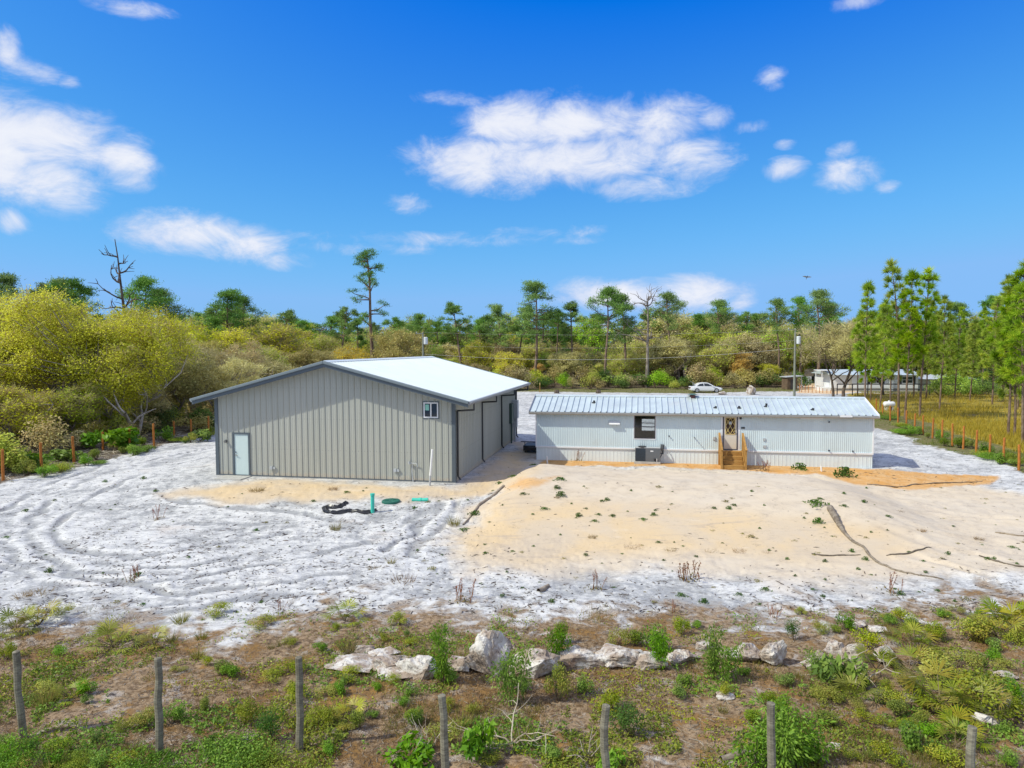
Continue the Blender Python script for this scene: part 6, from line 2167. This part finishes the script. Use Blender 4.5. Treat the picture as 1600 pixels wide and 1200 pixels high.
WEED = [weed_mesh(891), weed_mesh(892, 120, .26, .07), weed_mesh(893, 200, .2, .14)]
OWEED = [weed_mesh(894, 90, .2, .08, .045, 'tuft'), weed_mesh(895, 70, .24, .06, .04, 'tuft')]
STK = [stalk_mesh(896), stalk_mesh(897, 6, .5), stalk_mesh(898, 12, .35)]
DB = [dead_branch_parts(901), dead_branch_parts(902, .8, n=4), dead_branch_parts(903, 1.3, n=6)]


def plant(name, parts, px, py, size_px, H0_, label, cat, group, widen=1.0):
    """stand a plant so that it is about size_px tall in the photograph"""
    g = G(px, py)
    s = size_px*mpp(g)/H0_
    return inst(name, parts, g-Vector((0, 0, .02)), rnd.uniform(0, 6.28), (s*widen, s*widen, s), label, cat, group)


GB = 'leafy shrubs of the foreground'
for px, py, hpx, kind, k, wd, lab in (
        (425, 1160, 75, 'dark', 0, 1.1, 'dark small-leaved shrub right behind the third foreground post'), (385, 1130, 65, 'bush', 0, 1, 'rounded shrub left of the third foreground post'),
        (500, 1135, 45, 'olive', 0, 1, 'low olive shrub just right of the third foreground post'), (555, 1140, 50, 'bush', 2, 1, 'bushy shrub between third and fourth foreground posts'),
        (530, 1082, 34, 'bright', 0, 1, 'compact bright green shrub below the left rocks'), (588, 1078, 24, 'bright', 1, 1, 'small bright shrub at the foot of the pinkish boulder'),
        (615, 1070, 32, 'bush', 1, 1, 'mid-green shrub in front of the squat brown rock'), (690, 1068, 38, 'bush', 2, 1, 'green shrub between the pinkish and largest boulders'),
        (870, 1095, 90, 'bush', 0, .8, 'tall bushy shrub in front of the white wedge rock'), (915, 1085, 40, 'bright', 0, 1, 'rounded green shrub below the white wedge rock'),
        (815, 1080, 38, 'bright', 1, 1.1, 'bright shrub at the foot of the largest boulder slab'), (790, 1075, 60, 'dark', 0, .7, 'upright dark leafy plant against the largest boulder'),
        (985, 1150, 75, 'dark', 0, 1.3, 'large dark small-leaved shrub right of the fifth foreground post'), (960, 1110, 55, 'olive', 1, 1.3, 'olive shrub behind the fifth foreground post'),
        (862, 1190, 40, 'bright', 1, 1, 'small round shrub left of the fifth foreground post'), (750, 1195, 75, 'broad', 1, .9, 'big-leaved bright plant right of the fourth foreground post'),
        (640, 1205, 60, 'broad', 0, 1.3, 'spreading large-leaved bright patch left of the fourth foreground post'), (945, 1205, 50, 'broad', 0, 1, 'large-leaved plant at the foot of the fifth foreground post'),
        (340, 1205, 50, 'mat', 0, 1.1, 'dense low bright green mat right of the second foreground post'), (230, 1215, 40, 'mat', 0, 1, 'dense low green mat left of the second foreground post'),
        (420, 1200, 40, 'mat', 1, 1, 'low leafy mat at the foot of the third foreground post'), (20, 1195, 45, 'mat', 0, .8, 'bright low mat in the bottom left corner'), (110, 1200, 30, 'mat', 1, .7, 'low pale green mat near the bottom left'),
        (50, 1180, 45, 'dark', 0, 1, 'dark shrub at the foot of the leftmost foreground post'), (270, 1130, 45, 'bright', 0, 1.2, 'bright shrub right of the second foreground post'), (230, 1130, 42, 'olive', 0, 1.2, 'olive shrub left of the second foreground post'),
        (190, 1140, 40, 'bush', 1, 1, 'mid-green low shrub between first and second foreground posts'), (360, 1060, 36, 'bright', 1, 1, 'bright bush at middle left beyond the foreground posts'), (325, 1040, 26, 'olive', 1, 1, 'yellowish low shrub at middle left'),
        (150, 1160, 28, 'bright', 0, 1, 'small bright shrub between first and second foreground posts'), (95, 1025, 28, 'bright', 1, 1.2, 'green low shrub right of the leftmost foreground post top'), (12, 1030, 46, 'bush', 0, 1, 'green shrub at the left edge beyond the first post'),
        (320, 1065+45, 40, 'bush', 2, 1, 'green shrub midway between second and third posts'), (1065, 990, 45, 'bush', 0, 1.1, 'green shrub behind the low grey rock'), (990, 1010, 42, 'bush', 2, 1.2, 'wide green shrub behind the long pale rock'),
        (965, 1008, 38, 'olive', 0, 1, 'brownish olive shrub behind the long pale rock'), (1020, 1015, 55, 'bright', 0, 1.1, 'bright rounded shrub right behind the long pale rock'), (880, 1005, 60, 'bush', 2, .8, 'upright green shrub behind the white wedge rock'),
        (1165, 1055, 25, 'bright', 1, 1, 'small bright shrub below the pointed rock'), (1320, 985, 40, 'bright', 0, 1, 'bright shrub behind the bush-covered rock pile'), (1285, 990, 40, 'bush', 1, 1, 'green shrub left behind the bush-covered rock pile'),
        (1240, 1000, 50, 'dark', 0, .9, 'dark leafy shrub behind the blocky boulder'), (1360, 1015, 48, 'olive', 1, 1.2, 'golden olive shrub behind the right rocks'), (1310, 1075, 70, 'broad', 1, 1.1, 'broad-leaf dark bush covering the right rock pile'),
        (1385, 1085, 40, 'bush', 0, 1, 'green shrub right below the rock pile'), (1400, 1105, 45, 'olive', 1, 1.3, 'olive shrub below the right end of the rocks'), (1290, 1100, 40, 'olive', 0, 1.1, 'olive shrub in front of the right rock pile'),
        (1415, 975, 40, 'olive', 0, 1, 'olive shrub near the sand edge at the right'), (1460, 1000, 50, 'bush', 0, 1, 'green shrub in the right scrub'), (1530, 1000, 55, 'olive', 0, 1.5, 'broad olive shrub in the right scrub'), (1590, 1010, 55, 'bush', 1, 1.1, 'green shrub at the right edge'),
        (1470, 1060, 65, 'olive', 1, 1.6, 'wide golden-green shrub in the right scrub'), (1540, 1110, 80, 'olive', 0, 1.6, 'wide golden-green shrub amid the right palmettos'), (1590, 1120, 60, 'bush', 0, 1.1, 'green shrub low at the right edge'), (1500, 1040, 40, 'olive', 0, 1.4, 'low olive shrub behind the right palmettos'),
        (1420, 1165, 60, 'bright', 0, 1.2, 'yellow-green rounded shrub near the bottom right'), (1470, 1190, 50, 'olive', 1, 1.4, 'low olive shrub left of the rightmost foreground post'), (1575, 1190, 40, 'bright', 1, 1, 'bright shrub right of the rightmost foreground post'),
        (1390, 1200, 50, 'olive', 0, 1.2, 'olive shrub at the bottom right'), (1070, 1070, 36, 'bright', 1, .9, 'upright green plant below the low grey rock'), (1130, 1090, 40, 'olive', 1, .8, 'yellowing plant below the pointed rock'),
        (700, 1110, 30, 'olive', 0, .9, 'yellowish shrub behind the fourth post'), (650, 1135, 40, 'bright', 0, .9, 'bright upright shrub left of the fourth post'), (735, 1115, 30, 'olive', 1, 1.1, 'low yellow shrub right of the fourth post'),
        (525, 985, 20, 'bush', 0, 1, 'small green shrub on pale soil behind the left rocks'), (635, 995, 22, 'dark', 0, 1, 'dark small shrub behind the left rocks'), (600, 985+15, 22, 'olive', 1, 1, 'olive low shrub behind the left rocks'), (680, 1005, 26, 'bright', 0, 1.1, 'bright green shrub behind the brown broken rock')):
    plant('shrub', SH[kind][k % len(SH[kind])], px, py, hpx*(.72 if kind != 'mat' else .85), {'bush': .85, 'bright': .6, 'olive': .6, 'broad': .62, 'dark': .9, 'mat': .42}[kind], lab, 'shrub', GB, wd*(.72 if kind != 'mat' else 1))
for px, py, hpx, k, lab in ((1215, 1205, 125, 2, 'tall feathery bright sapling right of the sixth foreground post'), (1245, 1200, 105, 0, 'feathery bright sapling at the right of the tall sapling'), (1180, 1200, 85, 1, 'bright sapling left of the sixth foreground post'),
                            (1270, 1195, 70, 1, 'low feathery sapling right of the sixth foreground post group'), (1115, 1060, 95, 0, 'feathery green sapling standing in the rock row'), (1135, 1065, 70, 1, 'small feathery sapling beside the green sapling in the rock row'),
                            (1215, 1140, 60, 1, 'bright sapling behind the sixth foreground post'), (1030, 1045, 85, 2, 'leafy stemmed sapling in front of the low tan rock'), (875, 1040, 70, 1, 'leafy sapling rising left of the white wedge rock'),
                            (692, 1070, 105, 0, 'thin-stemmed sapling between the pinkish and largest boulders'), (797, 1100, 100, 1, 'thin-stemmed sapling before the largest boulder'), (1280, 1060, 60, 2, 'twiggy sapling at the left of the bush-covered pile')):
    plant('sapling', SAP[k], px, py, hpx, [1.25, 1.05, 1.45][k], lab, 'sapling', 'feathery saplings of the foreground', .5 if px < 1170 else .8)
for px, py, hpx, k, lab in ((180, 1012, 40, 0, 'fan palmetto on pale soil at the left'), (60, 978, 36, 1, 'yellowish palmetto near the left edge'), (25, 985, 34, 0, 'palmetto at the left edge by the sand'), (240, 1010, 26, 1, 'small yellow palmetto right of the left fan palmetto'), (540, 972, 30, 0, 'spiky palmetto at the sand edge left of centre'),
                            (1330, 1090, 40, 0, 'yellow-green palmetto below the right rock pile'), (1470, 1100, 58, 2, 'large fan palmetto in the right scrub'), (1530, 1120, 52, 2, 'large fan palmetto at the centre of the right scrub'), (1575, 985, 52, 2, 'tall yellow palmetto at the right edge of the sand'),
                            (1560, 1000, 40, 1, 'palmetto with yellowed fronds near the right edge'), (1430, 1010, 34, 0, 'palmetto at the left of the right scrub'), (1500, 1150, 40, 1, 'palmetto with dead fronds left of the rightmost post'), (1490, 1165, 36, 0, 'yellow palmetto just left of the rightmost post'), (1420, 1050, 40, 1, 'palmetto beside the jagged bright rock'),
                            (110, 1090, 26, 1, 'golden dry palmetto between first and second posts'), (545, 1125, 30, 1, 'dry palmetto right of the third post'), (1370, 1045, 36, 0, 'small palmetto behind the jagged bright rock'), (170, 690, 22, 2, 'palmetto by the fourth post of the left fence'), (190, 694, 24, 2, 'broad palmetto by the fifth post of the left fence')):
    plant('palmetto', PAL[k], px, py, hpx, [.62, .5, .8][k], lab, 'palmetto', 'saw palmettos')
for px, py, hpx, k, lab in ((800, 1165, 68, 2, 'tangle of dead tan branches between fourth and fifth posts'), (675, 1170, 60, 0, 'dead tan branch left of the fourth post'), (1340, 1065, 70, 0, 'dead pale twigs spreading over the right rock pile'), (920, 1185, 60, 1, 'dead tan twig bent at the fifth post'), (1310, 1060, 60, 1, 'dead twigs rising behind the broad-leaf bush'), (95, 640, 0, 0, '')):
    if hpx:
        plant('dead_branch', DB[k], px, py, hpx, .9, lab, 'branch', 'dead branches of the foreground')
# weeds of the mound and the yard, at the places seen in the photograph
for px, py, w, lab in ((875, 750, 22, 'flat green weed near the top left of the sand mound'), (876, 773, 22, 'bushy dark green weed on the left of the sand mound'), (870, 763, 16, 'small green weed just above the bushy dark weed'), (818, 772, 16, 'green weed on the left shoulder of the mound'), (850, 793, 17, 'round green weed on the left face of the mound'),
                       (948, 781, 13, 'small green weed on the upper mound face'), (957, 807, 14, 'green weed low on the left mound face'), (935, 804, 12, 'sparse green weed left of its neighbour on the mound face'), (1147, 790, 12, 'small green weed at the middle of the mound'), (1275, 789, 40, 'wide grassy weed at the right top of the mound'), (1279, 817, 24, 'flat green weed left of the long curved log'),
                       (1350, 785, 12, 'small weed on the right shoulder of the mound'), (742, 805, 25, 'large bushy green weed by the brown log'), (725, 829, 20, 'dark green weed at the lower end of the brown log'), (1320, 745, 42, 'long green grassy clump at the right end of the mobile home'), (1250, 735, 30, 'green weed clump below the mobile home wall right'), (1582, 855, 16, 'green weed on the sand at the right edge'),
                       (803, 746, 20, 'green weed in the gap between the buildings'), (835, 728, 20, 'weed patch at the left end of the mobile home'), (780, 757, 14, 'green weed at the foot of the building side wall'), (1100, 938, 20, 'leafy green weed on sand above the rock row'), (862, 942, 16, 'green weed on pale sand above the white wedge rock'), (40, 800, 14, 'small weed on the white sand at the left'), (243, 768, 12, 'upright dark weed on the white sand left')):
    g = G(px, py); s = w*mpp(g)/.44
    inst('weed_clump', WEED[rnd.randrange(3)], g, rnd.uniform(0, 6.28), (s, s, s*1.1), lab, 'weed', 'green weeds on the sand')
for px, py, h, k, lab in ((207, 905, 24, 0, 'group of reddish dry stalks on the white sand left'), (1075, 905, 36, 2, 'fan of dry reddish stalks at the foot of the mound'), (247, 812, 20, 1, 'pinkish upright stalks on the white sand'), (930, 920, 26, 1, 'pale upright stalks on sand above the rocks'), (722, 940, 34, 0, 'tall pale stalks at the sand edge in the middle'), (1193, 735, 18, 0, 'red flower stalks beside the wooden steps'), (437, 955, 16, 1, 'pink stalks on pale soil left of centre'), (1213, 965, 22, 0, 'pink stalks behind the blocky boulder'), (1393, 925, 30, 1, 'single thin stalk on sand at the right'), (903, 720, 16, 1, 'thin stalks against the skirting left of the air conditioner'), (1075, 722, 20, 2, 'pale stalks against the skirting right of the air conditioner'), (1222, 727, 16, 0, 'thin stalks against the skirting right of the steps'), (1052, 955, 18, 1, 'dark stalks on sand behind the low tan rock')):
    plant('weed_stalk', STK[k], px, py, h, .42, lab, 'weed', 'dry weed stalks')
for px, py, h, kind, lab in ((630, 910, 22, 1, 'orange-brown dry grass tuft at the sand edge in the middle'), (585, 890, 12, 1, 'small dry tuft on the white sand'), (525, 828, 14, 0, 'yellow-green tuft on sand below the black sheet'), (710, 822, 16, 0, 'yellow tuft at the left foot of the mound'), (612, 882, 12, 0, 'small green tuft beside the orange-brown tuft'), (445, 1010, 20, 0, 'olive grass tuft left of the rocks'), (545, 1018, 26, 0, 'upright yellow tuft at the left end of the rocks')):
    plant('grass_tuft', (DRYT if kind else TUF)[rnd.randrange(3)], px, py, h, .3, lab, 'grass tuft', 'single grass tufts on the sand')

for px, py, hpx, wd, kind, lab in ((185, 704, 34, 1.2, 'broad', 'large-leaved green plant by the fourth post of the left fence'), (148, 702, 26, 1.0, 'broad', 'large-leaved green plant left of the fourth post of the left fence'), (208, 712, 22, 1.0, 'bright', 'bright leafy plant below the fifth post of the left fence'),
                                   (105, 720, 22, 1.1, 'broad', 'large-leaved plant at the third post of the left fence'), (32, 730, 30, 1.2, 'broad', 'large-leaved plant beside the leftmost fence post'), (255, 690, 22, 1.0, 'bright', 'bright leafy plant at the seventh post of the left fence'), (312, 690, 18, 1.1, 'broad', 'broad-leaved plant near the building corner by the left fence')):
    plant('verge_plant', SH[kind][rnd.randrange(2)], px, py, hpx, .6, lab, 'plant', 'leafy plants along the left fence', wd)
for px, py, w in ((990, 854, 28), (925, 840, 16), (1048, 860, 18), (1112, 862, 20), (1155, 862, 22), (1198, 864, 14), (1530, 842, 16), (870, 775, 10), (1405, 800, 14), (1440, 830, 16), (520, 765, 18), (400, 768, 26), (600, 1000, 20), (60, 925, 40), (35, 932, 30), (200, 965, 34), (330, 960, 26)):
    g = G(px, py); s = w*mpp(g)/.5
    inst('dry_weed', DRYT[rnd.randrange(3)], g, rnd.uniform(0, 6.28), (s, s, s*.6), 'flattened dry brown weed lying on the sand', 'weed', 'dry brown weeds on the sand')

# small weeds scattered on the sand and small tufts of the foreground (each its own plant)
n = 0
while n < 230:
    px, py = rnd.uniform(0, 1600), rnd.uniform(745, 945)
    if 330 < px < 715 and py < 762: continue
    on_mound = px > 700
    if not on_mound and rnd.random() < .55: continue
    g = G(px, py); s = rnd.uniform(.18, .6) if rnd.random() < .8 else rnd.uniform(.6, 1.0)
    k = rnd.random()
    if k < .6: inst('small_weed', WEED[rnd.randrange(3)], g, rnd.uniform(0, 6.28), (s*.8, s*.8, s), 'small green weed sprig dotted over the open sand', 'weed', 'small green sprigs on the sand')
    else: inst('small_weed', OWEED[rnd.randrange(2)], g, rnd.uniform(0, 6.28), (s, s, s), 'small olive weed sprig dotted over the open sand', 'weed', 'small olive sprigs on the sand')
    n += 1
n = 0
while n < 130:
    px = rnd.uniform(-40, 1640); py = 955+250*rnd.random()**.9
    g = G(px, py)
    dens = vnoise(np.array([g.x*.5]), np.array([g.y*.5]), 66)[0]
    if dens < .38: continue
    k = rnd.random(); s = rnd.uniform(.5, 1.15)
    if k < .3: inst('grass_tuft', TUF[rnd.randrange(3)], g, rnd.uniform(0, 6.28), s, 'olive grass tuft in the brown foreground litter', 'grass tuft', 'olive tufts of the foreground')
    elif k < .62: inst('low_plant', SH['bright'][rnd.randrange(2)], g, rnd.uniform(0, 6.28), s*.42, 'small bright leafy seedling in the foreground litter', 'seedling', 'leafy seedlings of the foreground')
    elif k < .85: inst('low_plant', SH['bush'][rnd.randrange(3)], g, rnd.uniform(0, 6.28), (s*.5, s*.5, s*.36), 'low green bushlet in the foreground litter', 'bush', 'low bushlets of the foreground')
    else: inst('low_plant', SH['olive'][rnd.randrange(2)], g, rnd.uniform(0, 6.28), (s*.6, s*.6, s*.42), 'low golden bushlet in the foreground litter', 'bush', 'golden bushlets of the foreground')
    n += 1
# verge plants along the two fences
for i in range(60):
    if i < 26:
        px = rnd.uniform(0, 335); py = np.interp(px, [0, 120, 230, 300, 335], [755, 732, 702, 688, 682])+rnd.uniform(-14, 5)
        grp, lab = 'leafy plants along the left fence', 'leafy green plant at the foot of the left fence row'
    else:
        t = rnd.random(); px = 1372+t*240; py = np.interp(px, [1372, 1420, 1500, 1600], [655, 678, 702, 738])+rnd.uniform(-9, 3)
        grp, lab = 'leafy plants along the right fence', 'leafy green plant in the verge by the right fence row'
    g = G(px, py); s = rnd.uniform(.6, 1.25)
    inst('verge_plant', rnd.choice(SH['bush']+SH['bright']+SH['mat']), g, rnd.uniform(0, 6.28), (s, s, s*.9), lab, 'plant', grp)

# ------------------------------------------------------------------ grass, straw and litter nobody could count
def scatter_px(n, rng, x0, x1, y0, y1, accept):
    out = []
    while sum(len(o) for o in out) < n:
        px, py = rng.uniform(x0, x1, n), rng.uniform(y0, y1, n)
        d = np.stack([(px-800)/F_PX, -(py-600)/F_PX, -np.ones(n)], 1) @ np.array(CAM_ROT).T
        z = np.full(n, -.25)
        for _ in range(4):
            t = (z-CAM_Z)/d[:, 2]
            x, y = d[:, 0]*t, d[:, 1]*t
            z = smooth_height(x, y)
        k = rng.uniform(0, 1, n) < accept(x, y)
        out.append(np.stack([x[k], y[k]], 1))
        if len(out) > 40: break
    P = np.concatenate(out)[:n]
    return np.column_stack([P, Hgt(P[:, 0], P[:, 1])])


def blades(name, P, rng, h, w, mat, label, cat, lean=.7, patches=None):
    n = len(P)
    a = rng.uniform(0, 6.28, n)
    l_ = rng.uniform(.1, 1, n)*lean
    D = np.stack([np.cos(a)*l_, np.sin(a)*l_, np.ones(n)*.8], 1); D /= np.linalg.norm(D, axis=1, keepdims=True)
    V, F = spikes(P-[0, 0, .01], D, h*rng.uniform(.5, 1.3, n), w*rng.uniform(.6, 1.4, n), rng)
    v = np.clip(rng.normal(.45, .2, n) + .5*(vnoise(P[:, 0]*.7, P[:, 1]*.7, 71)-.5), 0, 1)
    o = obj(name, mk_mesh(name, V, [F], LM[mat], rnd=v))
    return tag(o, label, cat, kind='stuff')


def lit(x, y):
    w = zone_weights(x, y)['litter']
    return sst(.35, .8, w + 1.0*(fbm(x*.8, y*.8, 15, 4)-.5))


rg = np.random.default_rng(55)
P = scatter_px(52000, rg, -80, 1680, 940, 1290, lambda x, y: lit(x, y)*sst(.40, .62, fbm(x*.55, y*.55, 16, 4)))
blades('dry_grass', P, rg, .11, .008, 'dry', 'brown pine straw and dry grass matted over the foreground', 'dry grass', 1.6)
P = scatter_px(16000, rg, -80, 1680, 950, 1290, lambda x, y: lit(x, y)*sst(.5, .66, fbm(x*.6+9, y*.6, 17, 4)))
blades('green_grass', P, rg, .13, .012, 'tuft', 'thin olive grass growing through the foreground litter', 'grass', .8)


def cover(name, n, seed, size, mat, thr, label, h=.05):
    rng = np.random.default_rng(seed)
    P = scatter_px(n, rng, -80, 1680, 955, 1290, lambda x, y: lit(x, y)*sst(thr, thr+.07, .6*fbm(x*.55+seed, y*.55, seed, 3)+.4*fbm(x*2.4, y*2.4+seed, seed+5, 3)))
    hh = h*(.3+1.4*vnoise(P[:, 0]*3, P[:, 1]*3, seed+2))
    P = P+np.column_stack([np.zeros(len(P)), np.zeros(len(P)), rng.uniform(0, 1, len(P))*hh*1.6])
    V, F = leaf_quads(P, size*rng.uniform(.5, 1.4, len(P)), rng, .5, face=np.array([[0, 0, .7]]))
    v = np.clip(rng.normal(.45, .22, len(P))+.5*(vnoise(P[:, 0]*1.2, P[:, 1]*1.2, seed+9)-.5), 0, 1)
    tag(obj(name, mk_mesh(name, V, [F], LM[mat], rnd=v)), label, 'ground cover', kind='stuff')


def debris(name, P, rng, L, W, mat, label):
    n = len(P)
    a = rng.uniform(0, 6.28, n)
    D = np.stack([np.cos(a), np.sin(a), rng.normal(size=n)*.15], 1)
    S = np.stack([-np.sin(a), np.cos(a), rng.normal(size=n)*.3], 1)
    l_ = (L*rng.uniform(.3, 1.5, n)**1.5)[:, None]; w = (W*rng.uniform(.5, 1.4, n))[:, None]
    C = P+[0, 0, .008]
    up = np.array([0, 0, 1.])[None]
    V = np.stack([C-D*l_*.5-S*w*.5, C-D*l_*.5+S*w*.5, C+D*l_*.5+S*w*.35, C+D*l_*.5-S*w*.35, C+up*w*.8], 1).reshape(-1, 3)
    i = np.arange(n)[:, None]*5
    F = np.concatenate([i+[0, 1, 4], i+[1, 2, 4], i+[2, 3, 4], i+[3, 0, 4]])
    o = obj(name, mk_mesh(name, V, [F], LM[mat], rnd=np.tile(np.clip(rng.normal(.5, .25, n), 0, 1), 4)))
    tag(o, label, 'debris', kind='stuff')


LM['bark'] = leaf_mat('bark_bits', [(.035, .028, .022), (.08, .06, .045), (.14, .105, .075), (.05, .04, .034)], trans=0)
LM['bleach'] = leaf_mat('bleached_bits', [(.30, .26, .21), (.42, .37, .31), (.22, .18, .14), (.50, .46, .40)], trans=0)
P = scatter_px(4200, rg, -50, 1650, 690, 960, lambda x, y: (.25+.75*sst(.45, .7, fbm(x*.5, y*.5, 18, 4)))*(1-.95*zone_weights(x, y)['tan'])*(rect_dist(*loc_b(x, y), -B_W, 0, 0, B_L) > .3)*(rect_dist(*loc_h(x, y), 0, H_L, 0, 4.3) > .3))
debris('wood_debris', P, rg, .12, .02, 'bark', 'dark bark bits and twigs strewn over the white sand')
P = scatter_px(8000, rg, -80, 1680, 945, 1290, lambda x, y: lit(x, y))
debris('twig_litter', P, rg, .11, .009, 'bleach', 'bleached twigs and wood chips in the foreground litter')
P = scatter_px(26000, rg, 1335, 1720, 612, 745, lambda x, y: sst(.45, .6, zone_weights(x, y)['yellow'])*(.3+.7*sst(.4, .6, fbm(x*.3, y*.3, 19, 3))))
blades('golden_grass', P, rg, .55, .035, 'gold', 'tall golden dry grass filling the field right of the right fence', 'grass', .6)
P = scatter_px(13000, rg, 1355, 1720, 630, 800, lambda x, y: sst(.45, .6, zone_weights(x, y)['green'])*sst(.42, .58, fbm(x*.6, y*.6, 20, 4)))
blades('verge_grass', P, rg, .14, .025, 'lawn', 'short green grass of the verge along the right fence', 'grass', .8)
P = scatter_px(9000, rg, 780, 1720, 583, 618, lambda x, y: sst(.45, .6, zone_weights(x, y)['fargrass']))
blades('lawn_grass', P, rg, .22, .06, 'lawn', 'green lawn and roadside grass in the distance', 'grass', .8)
P = scatter_px(9000, rg, -300, 345, 632, 770, lambda x, y: sst(.45, .6, zone_weights(x, y)['wood']))
debris('forest_litter', P, rg, .7, .03, 'bleach', 'grey dead sticks and brush littering the floor of the left thicket')

cover('ground_cover', 30000, 141, .055, 'bush', .545, 'low green weeds carpeting patches of the foreground')
cover('ground_cover', 16000, 142, .06, 'bright', .575, 'bright green low leaves in patches of the foreground')
cover('ground_cover', 22000, 143, .045, 'palm', .55, 'yellow-green low growth in patches of the foreground', .04)
cover('ground_cover', 12000, 144, .045, 'dry', .56, 'rusty low dead growth in patches of the foreground', .03)
